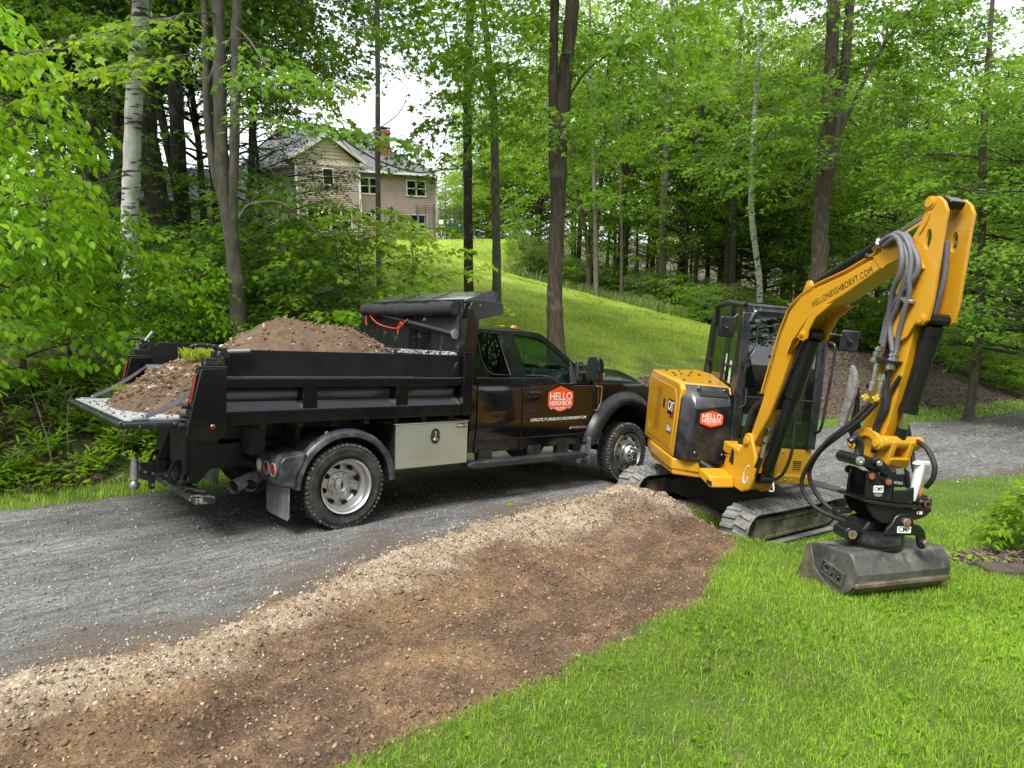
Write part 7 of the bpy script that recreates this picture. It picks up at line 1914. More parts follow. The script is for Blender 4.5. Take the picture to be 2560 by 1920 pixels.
stem("birch_tree", (283, 600), 11.5, [(281, 560), (280, 470), (284, 380), (287, 280), (292, 180), (298, 80), (304, -10)], 0.134, 0.118, BARK_BIRCH,
  "pale birch with peeling white bark and black marks at the edge of the left woods", crown="forest1", crown_h=[(0.3, 0.8, 1.6, 0.85, 0.4)], lmat=LEAF_DARK)
stem("maple_tree", (512, 690), 10.6, [(512, 640), (507, 580), (500, 510), (488, 440), (480, 360), (476, 260), (474, 130), (470, -10)], 0.125, 0.085, BARK_GREY,
  "smooth grey maple with three stems rising behind the dump bed", crown="pole_crown", crown_h=[(-0.4, 1.2, -0.1, 0.8, 1.0)],
  extra=[([(503, 520), (502, 440), (506, 340), (508, 200), (509, 60), (512, -20)], 0.075, 0.06), ([(488, 460), (466, 380), (452, 300), (446, 200), (444, 90), (440, -20)], 0.062, 0.045),
   ([(446, 190), (470, 130), (500, 80), (515, 20), (520, -20)], 0.03, 0.02), ([(518, 470), (535, 445), (570, 437), (610, 440), (650, 470), (700, 510)], 0.030, 0.012)])
stem("leaning_tree", (366, 560), 16, [(362, 530), (345, 460), (330, 380), (318, 300), (311, 200), (305, 80), (298, -20)], 0.30, 0.18, BARK_DARK,
  "thick dark trunk leaning left just behind the white birch", crown="forest0", crown_h=[(-1.0, 1, 2.8, 1.0, 2.0)], lmat=LEAF_DARK)
stem("twin_tree", (408, 575), 17, [(405, 540), (396, 470), (388, 380), (382, 260), (378, 140), (375, -10)], 0.20, 0.15, BARK_DARK,
  "dark twin-stemmed tree between the leaning trunk and the grey maple", crown="forest2", crown_h=[(0, 1, 3.0, 1.0, 0.7)], extra=[([(392, 480), (380, 400), (355, 280), (330, 160), (318, 60), (310, -20)], 0.11, 0.07)], lmat=LEAF_DARK)
stem("dark_tree", (488, 560), 18, [(484, 530), (474, 440), (467, 340), (462, 220), (458, 100), (455, -10)], 0.21, 0.16, BARK_DARK,
  "straight dark trunk standing right behind the grey maple's stems", crown="forest3", crown_h=[(0, 1, 3.0, 1.0, 2.7)], lmat=LEAF_DARK)
stem("dark_tree", (193, 500), 20, [(195, 440), (196, 340), (198, 220), (200, 100), (201, -10)], 0.13, 0.10, BARK_DARK,
  "slim dark trunk standing alone to the left of the white birch", crown="forest0", crown_h=[(0, 0, 2.6, 0.9, 4.0)], lmat=LEAF_DARK)
stem("dark_tree", (256, 500), 19, [(257, 440), (254, 340), (249, 220), (246, 100), (243, -10)], 0.11, 0.09, BARK_DARK,
  "thin dark trunk almost touching the white birch on its left", crown="forest1", crown_h=[(0, 0, 2.6, 0.9, 5.0)], lmat=LEAF_DARK)
stem("dark_tree", (540, 510), 24, [(540, 470), (543, 380), (546, 280), (550, 160), (552, 20), (553, -20)], 0.13, 0.11, BARK_DARK,
  "dark slender trunk just right of the grey maple in front of the house", crown="forest2", crown_h=[(-1, 1, 1.8, 0.9, 1.3), (2.2, 2.5, 3.0, 0.72, 3.3), (0.8, 0.5, 2.6, 0.7, 5.1)], lmat=LEAF_DARK)
stem("pole_tree", (818, 640), 17, [(818, 560), (817, 460), (816, 330), (816, 180), (815, 40), (815, -20)], 0.066, 0.055, BARK_GREY,
  "thin bare pole of a tree crossing the front of the house", crown=None)
stem("pole_tree", (1012, 612), 24, [(1012, 560), (1011, 470), (1010, 350), (1010, 220), (1013, 90), (1018, -20)], 0.165, 0.13, BARK_DARK,
  "straight dark trunk on the lawn edge right of the house", crown="pole_crown", crown_h=[(0.9, 0.5, 2.2, 0.72, 0.2)], extra=[([(1009, 270), (995, 200), (975, 130), (960, 60), (950, -20)], 0.04, 0.02)])
stem("pole_tree", (1072, 628), 23.5, [(1073, 600), (1072, 500), (1070, 400), (1068, 290), (1064, 180), (1061, 165)], 0.155, 0.12, BARK_GREY,
  "lighter brown trunk with a forked top beside the dark trunk on the lawn", crown="pole_crown", crown_h=[(1.0, 1.5, 1.3, 0.7, 1.5)], extra=[([(1066, 260), (1052, 215), (1040, 180), (1036, 150)], 0.035, 0.02)])
stem("twin_tree", (1203, 712), 17, [(1199, 690), (1198, 640), (1200, 560), (1204, 470), (1208, 380), (1212, 300), (1220, 180), (1232, 60), (1238, -20)], 0.20, 0.15, BARK_BROWN,
  "big brown tree on the lawn that splits into two stems above the truck cab", crown="forest1", crown_h=[(0.8, 0.5, 1.2, 0.95, 1.0), (-0.8, 1.5, 1.6, 0.8, 3.0)], extra=[([(1201, 420), (1196, 330), (1195, 220), (1196, 100), (1199, -20)], 0.13, 0.10), ([(1212, 260), (1235, 200), (1270, 150), (1310, 120)], 0.04, 0.02)])
stem("grey_tree", (1432, 600), 36, [(1431, 560), (1432, 470), (1436, 380), (1440, 290), (1443, 220)], 0.23, 0.17, BARK_GREY,
  "straight grey trunk at the woods edge above the lawn, right of the twin-stemmed tree", crown="forest2", crown_h=[(0, 0.5, 0, 1.0, 0.3)])
stem("leaning_tree", (1274, 555), 38, [(1270, 530), (1258, 470), (1246, 400), (1240, 340), (1236, 270)], 0.16, 0.11, BARK_BROWN,
  "slim trunk leaning left behind the shrubs at the top of the lawn", crown="forest3", crown_h=[(-1, 1, 0.5, 0.9, 0.3)])
stem("birch_tree", (1645, 650), 31, [(1641, 620), (1635, 560), (1626, 490), (1622, 420), (1624, 350), (1628, 280)], 0.14, 0.11, BARK_BIRCH,
  "slender white birch with a curved stem behind the excavator cab", crown="pole_crown", crown_h=[(0, 0, 0.5, 0.9, 0.0)], lmat=LEAF_PALE)
stem("twin_tree", (1772, 610), 26, [(1770, 570), (1772, 490), (1778, 400), (1784, 300), (1792, 190), (1798, 80), (1803, -20)], 0.33, 0.20, BARK_BROWN,
  "massive brown tree behind the excavator boom with two diverging stems", crown="forest0", crown_h=[(0.5, 1.0, 1.2, 1.1, 0.9), (2.0, 0.0, 2.0, 0.9, 4.9)], extra=[([(1782, 420), (1800, 330), (1815, 220), (1828, 110), (1838, -20)], 0.20, 0.14), ([(1796, 330), (1840, 230), (1890, 130), (1935, 60), (1990, 0)], 0.085, 0.04)])
stem("grey_tree", (2113, 760), 21, [(2114, 730), (2116, 670), (2119, 600), (2121, 520), (2122, 440), (2124, 300)], 0.135, 0.10, BARK_BROWN,
  "slim brown trunk among ferny undergrowth to the right of the boom", crown="pole_crown", crown_h=[(0, 0.5, -1.0, 0.9, 2.2)])
# ------------------------------------------------ the woods in depth
random.seed(5)
wood_rng = random.Random(12)
def in_gap(x, y):
 a = math.degrees(math.atan2(x, y)); return -15.5 < a < -2.5
n_ = 0
for k in range(400):
 if n_ >= 24: break
 a = wood_rng.uniform(-44, -17.5); Y = wood_rng.uniform(17, 46); x = Y * math.tan(R(a))
 if a + math.degrees(math.asin(4.4 / Y)) > -19.5: continue
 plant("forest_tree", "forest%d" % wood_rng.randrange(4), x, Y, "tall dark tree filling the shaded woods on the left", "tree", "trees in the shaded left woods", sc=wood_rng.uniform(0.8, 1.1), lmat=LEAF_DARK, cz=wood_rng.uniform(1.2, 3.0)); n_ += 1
for px, Y, cz_, lab in ((440, 27, 2.2, "dark leafy crown filling the gap behind the grey maple's stems"), (505, 30, 2.4, "dark leafy tree seen between the grey maple's forked stems")):
 x, y = at(px, 500, Y); plant("forest_tree", "forest%d" % wood_rng.randrange(4), x, y, lab, "tree", sc=0.9, lmat=LEAF_DARK, cz=cz_)
placed = []
n_ = 0
for k in range(900):
 if n_ >= 62: break
 a = wood_rng.uniform(-3.5, 43); Y = wood_rng.uniform(34, 78); x = Y * math.tan(R(a))
 if a < 3 and Y < 50: continue
 if a < 12 and Y < 43: continue
 if any(math.hypot(x - p, Y - q) < 2.6 for p, q in placed): continue
 placed.append((x, Y))
 bright = wood_rng.random()
 plant("forest_tree", "forest%d" % wood_rng.randrange(4), x, Y, "leafy maple standing in the bright woods behind the lawn and drive", "tree", "trees in the woods behind the lawn", sc=wood_rng.uniform(0.75, 1.15), lmat=LEAF_LITE if bright > 0.42 else LEAF_MID, cz=wood_rng.uniform(0.6, 2.8)); n_ += 1
for (px, py, Y, sc) in ((1470, 600, 46, 0.85), (1560, 600, 50, 0.8), (2050, 640, 40, 0.9), (1690, 600, 44, 0.9), (1330, 540, 52, 0.9)):
 x, y = at(px, py, Y); plant("forest_tree", "forest%d" % wood_rng.randrange(4), x, y, "leafy maple standing in the bright woods behind the lawn and drive", "tree", "trees in the woods behind the lawn", sc=sc, lmat=LEAF_LITE)
# tree behind the house, small in the sky gap
x, y = at(880, 500, 72); plant("forest_tree", "forest1", x, y, "small round treetop showing above the house roof behind the chimney", "tree", sc=0.70, lmat=LEAF_LITE, dz=-3.0)
x, y = at(965, 500, 80); plant("forest_tree", "forest2", x, y, "distant treetop in the gap between the house and the lawn trunks", "tree", sc=0.62, lmat=LEAF_LITE, dz=-3.0)
for (px, Y, sc) in ((1055, 62, 0.8), (1110, 66, 0.95), (1160, 60, 0.9), (1010, 70, 0.75)):
 x, y = at(px, 520, Y); plant("forest_tree", "forest%d" % wood_rng.randrange(4), x, y, "leafy maple beyond the trampoline at the top of the hill", "tree", "trees beyond the trampoline", sc=sc, lmat=LEAF_LITE if px != 1110 else LEAF_MID, dz=-1.0)
for i in range(12):
 x, y = at(925 + 13 * i, 500, 57 + 3 * (i % 3)); plant("sapling", "sapling%d" % (i % 3), x, y, "green sapling on the hilltop behind the trampoline", "sapling", "saplings behind the trampoline", sc=1.1 + 0.25 * (i % 3), lmat=LEAF_MID if i % 2 else LEAF_LITE)
# tall slim trunks deep in the right-hand woods
for i in range(48):
 a = wood_rng.uniform(3, 37); Y = wood_rng.uniform(33, 58); x = Y * math.tan(R(a)); 
 z = float(height(np.array([x]), np.array([Y]), False)[0])
 b = MB(); r_ = wood_rng.uniform(0.08, 0.17); l1, l2 = wood_rng.uniform(-0.5, 0.5), wood_rng.uniform(-0.4, 0.4)
 b.tube([(0, 0, -0.3), (0, 0, 0.3), (l1 * 0.3, 0, 4), (l1, l2, 9), (l1 * 1.4, l2 * 1.2, 14)], [r_ * 1.5, r_ * 1.1, r_ * 0.9, r_ * 0.7, r_ * 0.4], 7)
 e = empty("slim_tree", (x, Y, z), "slim dark trunk deep among the trees of the far woods", "tree", "slim trunks in the far woods"); b.build("trunk", BARK_DARK if i % 3 else BARK_GREY, e, smooth=70)
# understory saplings and edge shrubs
def sap(px, py, Y, k, sc, label, m=None, grp=None, nm="sapling", cat="sapling", rot=None):
 x, y = at(px, py, Y); return plant(nm, k, x, y, label, cat, grp, sc=sc, lmat=m, rot=rot)
for i in range(22):
 a = wood_rng.uniform(6, 39); Y = wood_rng.uniform(29, 48)
 if a < 14: Y = max(Y, 39)
 x = Y * math.tan(R(a)); plant("sapling", "sapling%d" % (i % 3), x, Y, "bright sapling in the understory below the far trees", "sapling", "saplings in the far understory", sc=wood_rng.uniform(0.7, 1.3), lmat=LEAF_LITE if i % 3 else LEAF_MID)
for i in range(44):
 u = i / 43; px = 1130 + u * 560; py = 525 + 125 * u; Y = 43 - 13 * u + wood_rng.uniform(-0.5, 2.5)
 x, y = at(px, py, Y); plant("shrub", "shrub%d" % (i % 3), x, y, "low green shrub along the edge of the lawn below the woods", "shrub", "shrubs along the lawn edge", sc=wood_rng.uniform(0.65, 1.25), lmat=[LEAF_MID, LEAF_LITE, LEAF_PALE][i % 3])
for i in range(44):
 px = wood_rng.uniform(1880, 2290); Y = wood_rng.uniform(26.5, 35) + (px - 1880) * 0.014
 x, y = at(px, 720, Y)
 plant("shrub", "shrub%d" % (i % 3), x, y, "leafy undergrowth bush above the mulch bank on the right", "shrub", "bushes above the mulch bank", sc=wood_rng.uniform(0.7, 1.35), lmat=[LEAF_MID, LEAF_LITE, LEAF_DARK][i % 3])
for i in range(30):
 a = wood_rng.uniform(10, 40); Y = wood_rng.uniform(30, 46); x = Y * math.tan(R(a))
 plant("shrub", "shrub%d" % (i % 3), x, Y, "bush on the shaded floor of the far woods", "shrub", "bushes on the far woods floor", sc=wood_rng.uniform(0.7, 1.4), lmat=[LEAF_MID, LEAF_DARK, LEAF_LITE][i % 3])
# near right tree that reaches into the frame from outside
x, y = at(2290, 700, 22); plant("spreading_tree", "spreading", x, y, "wide maple reaching long leafy branches in from the right of the drive", "tree", sc=1.0, rot=0.6)
x, y = at(2420, 600, 19); plant("spreading_tree", "spreading", x, y, "overhanging maple outside the picture on the right whose boughs cross the top corner", "tree", sc=1.05, rot=2.6)
x, y = at(1925, 640, 33); plant("spreading_tree", "spreading", x, y, "broad bright maple spreading behind the top of the boom", "tree", sc=0.95, rot=4.2, lmat=LEAF_LITE)
x, y = at(1640, 560, 41); plant("spreading_tree", "spreading", x, y, "broad bright maple spreading over the slender birch", "tree", sc=0.9, rot=1.2, lmat=LEAF_LITE)
# left bank thicket
sap(60, 880, 8.3, "bush_oval", 0.86, "tall bush with large bright oval leaves at the left edge", nm="leafy_bush", cat="bush", rot=0.5)
sap(-60, 900, 7.3, "bush_oval", 0.72, "tall bright bush half cut off by the left edge of the picture", nm="leafy_bush", cat="bush", rot=2.5)
sap(165, 860, 9.6, "bush_oval", 0.56, "bright oval-leaved bush standing behind the far corner of the tailgate", nm="leafy_bush", cat="bush", rot=4.0)
sap(280, 830, 9.8, "bush_oval_low", 0.95, "low oval-leaved bush right behind the far tailgate post", nm="leafy_bush", cat="bush", rot=1.0)
sap(390, 780, 10.4, "bush_oval_low", 0.75, "oval-leaved bush behind the middle of the far side board", nm="leafy_bush", cat="bush", rot=3.0)
sap(455, 760, 12.2, "maple_low", 0.85, "low maple growth at the foot of the grey three-stemmed maple", nm="young_maple", cat="sapling", rot=3.0)
sap(575, 720, 12.4, "maple_low", 1.15, "dense low maple growth right of the grey maple's foot", nm="young_maple", cat="sapling", rot=1.0)
sap(650, 700, 12.0, "maple_low", 1.1, "dark leafy thicket behind the dirt heap", nm="young_maple", cat="sapling", m=LEAF_DARK, rot=2.0)
sap(610, 660, 13.5, "sapling1", 0.62, "dark dense sapling left of the house and above the dirt heap", nm="sapling", m=LEAF_DARK, rot=2.0)
sap(730, 700, 11.5, "young_maple", 0.9, "young bright maple in front of the house left of the headboard", nm="young_maple", rot=0.4)
sap(800, 690, 12.5, "young_maple", 0.95, "young maple with drooping bright leaves above the headboard", nm="young_maple", rot=2.2)
sap(890, 670, 14.0, "young_maple", 0.92, "young maple whose leafy twigs reach right over the cab protector", nm="young_maple", rot=4.0)
sap(690, 640, 15.0, "sapling0", 0.5, "thin sapling below the ground floor windows of the house", nm="sapling", rot=0.4)
for i in range(34):
 a = wood_rng.uniform(-40, -18.5); Y = wood_rng.uniform(11.5, 20); x = Y * math.tan(R(a))
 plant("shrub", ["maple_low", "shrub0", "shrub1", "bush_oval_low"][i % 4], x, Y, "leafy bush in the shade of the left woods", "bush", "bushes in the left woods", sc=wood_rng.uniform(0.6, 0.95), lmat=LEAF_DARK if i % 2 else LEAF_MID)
for i in range(14):
 a = wood_rng.uniform(-40, -28); Y = wood_rng.uniform(13, 24); x = Y * math.tan(R(a))
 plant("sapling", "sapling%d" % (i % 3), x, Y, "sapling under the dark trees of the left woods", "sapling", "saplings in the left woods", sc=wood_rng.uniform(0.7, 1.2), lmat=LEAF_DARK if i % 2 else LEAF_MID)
# overhanging sprays of big maple leaves at the top left (branches of the grey maple and its neighbour)
def bough(name, p0, p1, n, seed, label, lm=LEAF_LITE, size=0.125, m=12, L=0.5, width=0.5, r=0.014, tpl=LEAF_MAPLE, parent=None):
 g = np.random.default_rng(seed); p0, p1 = np.array(p0), np.array(p1); d = p1 - p0; Ln = np.linalg.norm(d); d = d / Ln
 e = empty(name, tuple(p0), label, "branch")
 side = np.cross(d, (0, 0, 1)); side /= np.linalg.norm(side)
 ts = g.uniform(0.12, 1, n); sg = g.choice([-1, 1], n)
 path = [tuple(d * Ln * u + np.array((0, 0, -0.10 * Ln * u * u + 0.03 * math.sin(9 * u)))) for u in np.linspace(0, 1, 9)]
 b = MB(); b.tube(path, [r * (1 - 0.75 * u) for u in np.linspace(0, 1, 9)], 6)
 P, D = [], []
 for t_, s_ in zip(ts, sg):
  q = d * Ln * t_ + np.array((0, 0, -0.10 * Ln * t_ * t_)); w = side * s_ * width * g.uniform(0.1, 0.9) + d * 0.3 * width
  b.tube([q, q + w], [r * 0.35, r * 0.15], 4, cap=False); P.append(q + w); D.append(w / np.linalg.norm(w) + d * 0.5 + np.array((0, 0, -0.15)))
 b.build("branch", BARK_GREY, e, smooth=70)
 V, F = sprays(g, np.array(P), np.array(D), np.full(n, L) * g.uniform(0.7, 1.2, n), m, size, tpl, droop=0.3, flat=0.36); np_mesh("leaves", V, F, lm, e)
 return e
def W3(px, py, Y):
 a = (px * 1.1573 - 1280) / 1740; d = (py * 1.1573 - 960) / 1740; c, s = math.cos(PITCH), math.sin(PITCH); t = Y / (c - d * s); return (a * t, Y, -(d * c + s) * t)
bough("maple_branch", W3(470, 30, 10.6), W3(80, 40, 7.6), 26, 1, "leafy maple bough crossing in front of the birch at the top left", width=0.55)
bough("maple_branch", W3(440, 120, 10.4), W3(170, 130, 8.2), 20, 2, "second maple bough hanging just below the topmost one by the birch", width=0.5)
bough("maple_branch", W3(510, 60, 10.5), W3(640, 190, 9.0), 16, 3, "maple bough right of the grey stems drooping towards the house", width=0.45, lm=LEAF_MID)
bough("maple_branch", W3(515, 260, 10.5), W3(790, 250, 9.2), 30, 4, "long leafy maple bough pointing at the house roof", width=0.6, lm=LEAF_MID, size=0.12)
bough("maple_branch", W3(515, 200, 10.8), W3(700, 140, 9.6), 20, 5, "maple bough above the long one that points at the roof", width=0.5, lm=LEAF_MID)
bough("maple_branch", W3(560, 350, 12.0), W3(640, 400, 11.0), 10, 6, "small dark bough hanging left of the house gable", width=0.4, lm=LEAF_DARK)
x, y = at(560, 560, 17.5); plant("spreading_tree", "spreading", x, y, "dark low-branched maple hiding the left end of the house", "tree", sc=0.45, rot=1.0, lmat=LEAF_DARK)
# bare arching branches in front of the house and the sky gap
def twig(pts, Y, r, label):
 P = [Vector(W3(px, py, Y)) for px, py in pts]; o0 = P[0].copy(); e = empty("bare_branch", tuple(o0), label, "branch"); b = MB(); q = smooth_path([p - o0 for p in P], 5); b.tube(q, [r * (1 - 0.7 * i / (len(q) - 1)) for i in range(len(q))], 6)
 b.build("branch", BARK_GREY, e, smooth=70); return e
twig([(720, 280), (770, 320), (830, 352), (900, 372), (960, 366), (1008, 364)], 16, 0.030, "long bare branch arching across the house roof to the dark trunk")
tw = twig([(760, 310), (830, 270), (868, 235), (880, 190), (870, 150)], 16, 0.016, "bare twig curling up into the sky gap above the chimney")
twig([(860, 340), (905, 310), (925, 290), (915, 268), (896, 256), (880, 262)], 16, 0.012, "bare curled twig beside the small treetop behind the chimney")
twig([(700, 255), (760, 330), (810, 372), (850, 415)], 15, 0.010, "thin bare twig drooping across the house windows")
twig([(960, 300), (975, 250), (992, 215), (1008, 200)], 24, 0.02, "short bare limb left of the dark lawn trunk")
# unseen trees added behind and right of the viewer to darken reflections
for i, (x, y) in enumerate([(-13, -7), (-9, -10), (-5, -9), (-1, -11), (3, -9), (7, -10), (11, -8), (15, -6), (18, -2), (22, 3), (-16, -3), (20, -9), (5, -15), (-7, -15), (14, -14), (26, 8), (-1, -17), (24, -4), (17, 4), (20, 9), (22, 6), (26, 13), (19, 1), (16, 8.5), (30, 10), (28, 2)]):
 plant("forest_tree", "forest%d" % (i % 4), x, y, "unseen leafy tree added out of frame for dark reflections", "tree", "added trees out of view", sc=0.72 if x < 5 else 1.15, lmat=LEAF_MID, z=float(plane_z(x, max(y, -6))) - 0.3)
# ================================================================== HOUSE ON THE HILL
HM = Matrix(((0.766, -0.643, 0, -11.06), (0.643, 0.766, 0, 50.667), (0, 0, 1, -0.26), (0, 0, 0, 1)))
def house():
 SID = mat("tan_vinyl_siding", (0.45, 0.345, 0.30), 0.6, var=0.05, vscale=2)
 SHA = mat("beige_shingle_siding", (0.44, 0.37, 0.27), 0.7, var=0.10, vscale=5)
 TRM = mat("cream_trim", (0.62, 0.58, 0.50), 0.5)
 WHI = mat("white_window_frame", (0.80, 0.80, 0.78), 0.4)
 ROOF = mat("grey_asphalt_shingle", (0.085, 0.088, 0.10), 0.9, col2=(0.165, 0.168, 0.185), vscale=5, detail=8, bump=0.4, bscale=25)
 BRI = mat("red_chimney_brick", (0.30, 0.105, 0.07), 0.9, var=0.3, vscale=9, bump=0.3, bscale=40)
 MOR = mat("chimney_mortar", (0.36, 0.31, 0.27), 0.9)
 PANE = mat("dark_window_pane", (0.012, 0.014, 0.016), 0.05, coat=0.5)
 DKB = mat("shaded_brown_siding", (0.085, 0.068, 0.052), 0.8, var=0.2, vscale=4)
 BLU = mat("navy_umbrella_cloth", (0.012, 0.018, 0.045), 0.8)
 t = empty("house", label="tan two-storey house with grey roof and white windows on top of the hill", cat="house", mat=HM)
 def siding(name, x0, x1, y, z0, z1, m=SID, parent=t, step=0.125, gable=None, lip=0.048):
  b = B = MB(); z = z0
  while z < z1 - 1e-6:
   zt = min(z + step, z1)
   if gable:   # gable(z) -> (xl, xr)
    (a0, a1), (c0, c1) = gable(z), gable(zt)
   else: a0, a1, c0, c1 = x0, x1, x0, x1
   b.add([(a0, y - lip, z), (a1, y - lip, z), (c1, y - 0.004, zt), (c0, y - 0.004, zt), (a0, y + 0.02, z), (a1, y + 0.02, z), (c1, y + 0.02, zt), (c0, y + 0.02, zt)],
     [(0, 1, 2, 3), (1, 0, 4, 5), (0, 3, 7, 4), (2, 1, 5, 6)])
   z = zt
  o = b.build(name, m, parent, smooth=0); o["kind"] = "stuff"; return o
 b = MB(); b.bb(0.15, 6.85, 0.02, 8.0, -0.6, 4.72); b.bb(-4.5, 0.12, -0.58, 7.5, -0.6, 5.0); b.build("wall", SID, t)
 siding("clapboard", 0.13, 6.85, 0.0, -0.35, 4.70)
 siding("clapboard", -4.5, -0.10, -0.60, -0.35, 4.90)
 siding("gable_shingle", 0, 0, -0.60, 5.12, 6.72, SHA, step=0.22, gable=lambda z: (-2.3 - (6.85 - z) / 0.63 * 0.86, -2.3 + (6.85 - z) / 0.63 * 0.86))
 b = MB(); b.bb(-4.75, 0.12, -0.66, -0.60, 4.88, 5.14); b.build("gable_band", TRM, t)
 b = MB(); b.bb(-0.10, 0.12, -0.62, 0.0, -0.4, 5.0); b.build("wall_return", SID, t)
 b = MB()
 for (x, y) in ((6.86, -0.03), (0.08, -0.63), (-4.5, -0.63)): b.bb(x - 0.06, x + 0.06, y - 0.03, y + 0.06, -0.4, 4.75)
 b.each("corner_trim", WHI, t)
 # right side wall seen edge-on
 b = MB(); b.bb(6.85, 6.90, 0.0, 8.0, -0.5, 4.72); b.build("side_wall", SID, t)
 # main hip roof
 b = MB()
 e0, e1, ya, yb = -5.5, 7.15, -0.45, 8.6
 A, Bq, Cc, D = (e0, ya, 4.74), (e1, ya, 4.74), (e1, yb, 4.74), (e0, yb, 4.74)
 r0, r1 = (-3.5, 4.1, 7.75), (2.6, 4.1, 7.75)
 lo = lambda p: (p[0], p[1], p[2] - 0.14)
 b.add([A, Bq, Cc, D, r0, r1, lo(A), lo(Bq), lo(Cc), lo(D)], [(0, 1, 5, 4), (1, 2, 5), (2, 3, 4, 5), (3, 0, 4), (6, 7, 1, 0), (7, 8, 2, 1), (8, 9, 3, 2), (9, 6, 0, 3), (9, 8, 7, 6)])
 rf = b.build("roof", ROOF, t, smooth=0)
 for k in range(24):      # shingle courses, slightly proud
  u = k / 24; zz = 4.74 + 3.01 * u; yy = -0.45 + 4.55 * u
  b = MB(); xl, xr = e0 + 2.0 * u, e1 - 4.55 * u
  b.box(((xl + xr) / 2, yy + 0.02, zz + 0.012), (xr - xl, 0.10, 0.014), ('X', math.atan2(3.01, 4.55))); b.build("shingle_course", ROOF, rf, smooth=0)
 b = MB(); b.bb(0.10, 7.18, -0.52, -0.44, 4.58, 4.72); b.build("gutter", WHI, t, bevel=0.01)
 b = MB(); b.bb(0.13, 7.1, -0.44, 0.0, 4.60, 4.63); b.build("soffit", TRM, t)
 # front gable roof
 b = MB()
 P = lambda x, y, dz=0: (x, y, 6.98 - abs(x + 2.3) * 0.63 + dz)
 for s in (-1, 1):
  xe = -2.3 + s * 2.75
  b.add([P(-2.3, -0.95), P(xe, -0.95), P(xe, 4.0), P(-2.3, 4.0), P(-2.3, -0.95, -0.12), P(xe, -0.95, -0.12), P(xe, 4.0, -0.12), P(-2.3, 4.0, -0.12)], [(0, 1, 2, 3), (7, 6, 5, 4), (0, 4, 5, 1), (1, 5, 6, 2), (2, 6, 7, 3)])
 b.build("gable_roof", ROOF, t, smooth=0)
 for s in (-1, 1):
  b = MB(); xe = -2.3 + s * 2.78
  b.add([P(-2.3, -0.99, -0.02), P(xe, -0.99, -0.02), P(xe, -0.99, -0.26), P(-2.3, -0.99, -0.26), P(-2.3, -0.94, -0.02), P(xe, -0.94, -0.02), P(xe, -0.94, -0.26), P(-2.3, -0.94, -0.26)], [(3, 2, 1, 0), (4, 5, 6, 7), (0, 1, 5, 4), (2, 3, 7, 6), (1, 2, 6, 5)])
  b.build("rake_board", TRM, t, smooth=0)
  b = MB(); b.add([P(-2.3, -0.94, -0.13), P(xe, -0.94, -0.13), P(xe, -0.6, -0.13), P(-2.3, -0.6, -0.13)], [(0, 1, 2, 3)]); b.build("rake_soffit", TRM, t, smooth=0)
 b = MB(); b.add([(0.0, -0.95, 5.15), (0.45, -0.95, 5.1), (0.45, -0.4, 5.1), (0.0, -0.4, 5.15), (0.0, -0.95, 4.9), (0.45, -0.95, 4.95), (0.45, -0.4, 4.95), (0.0, -0.4, 4.9)], [(0, 1, 2, 3), (4, 7, 6, 5), (0, 4, 5, 1), (1, 5, 6, 2), (2, 6, 7, 3), (3, 7, 4, 0)]); b.build("eave_return", TRM, t)
 # windows
 def window(x0, x1, z0, z1, y, sashes, mid=True, lit=False):
  f = 0.075
  b = MB(); b.bb(x0, x1, y - 0.085, y - 0.02, z1 - f, z1); b.bb(x0, x1, y - 0.10, y - 0.02, z0, z0 + f * 1.2)
  w = (x1 - x0) / sashes
  for k in range(sashes + 1): b.bb(x0 + w * k - (f / 2 if 0 < k < sashes else (0 if k == 0 else f)), x0 + w * k + (f / 2 if 0 < k < sashes else (f if k == 0 else 0)), y - 0.082, y - 0.02, z0 + f, z1 - f)
  wn = b.build("window", WHI, t, smooth=0)
  for k in range(sashes):
   xa, xb = x0 + w * k + f, x0 + w * (k + 1) - f
   b = MB(); b.bb(xa, xb, y - 0.05, y - 0.03, z0 + f, z1 - f); b.build("pane", PANE, wn, smooth=0)
   if mid:
    b = MB(); b.bb(xa, xb, y - 0.075, y - 0.05, (z0 + z1) / 2 - 0.03, (z0 + z1) / 2 + 0.03); b.build("sash_bar", WHI, wn, smooth=0)
  return wn
 window(4.20, 5.90, 3.10, 4.28, 0.0, 2); wl = window(4.30, 6.00, 0.48, 1.83, 0.0, 2); window(0.30, 1.98, 3.13, 4.30, 0.0, 2)
 window(0.36, 1.24, 0.85, 1.88, 0.0, 1); window(-2.68, -1.86, 3.56, 4.70, -0.60, 1); w1 = window(-3.92, -2.30, 0.48, 2.12, -0.60, 2); w2 = window(-2.26, -0.64, 0.48, 2.10, -0.60, 2)
 for (x0, x1) in ((4.40, 4.58), (5.72, 5.88)):
  b = MB(); b.bb(x0, x1, -0.053, -0.051, 0.6, 1.72); b.build("curtain", mat("pale_curtain", (0.45, 0.45, 0.43), 0.8), wl)
 LMP = bpy.data.materials.new("warm_lamp"); LMP.use_nodes = True; bs = LMP.node_tree.nodes["Principled BSDF"]; bs.inputs["Emission Color"].default_value = (1.0, 0.62, 0.22, 1); bs.inputs["Emission Strength"].default_value = 2.2
 for (dx, dz) in ((0.0, 0.0), (0.14, -0.03), (0.28, 0.0), (0.08, 0.1), (0.22, 0.1)):
  b = MB(); b.lathe([(0.001, -0.045), (0.045, 0.0), (0.001, 0.045)], (-2.98 + dx, -0.66, 1.83 + dz), 'z', 8); b.build("lamp_globe", LMP, w1)
 # chimney of separate brick courses
 b = MB(); b.bb(3.02, 3.86, 1.52, 2.28, 5.4, 7.92); ch = b.build("chimney", MOR, rf, smooth=0)
 # (courses joined: a brick is about one pixel here)
 b = MB()
 z = 5.9; row = 0
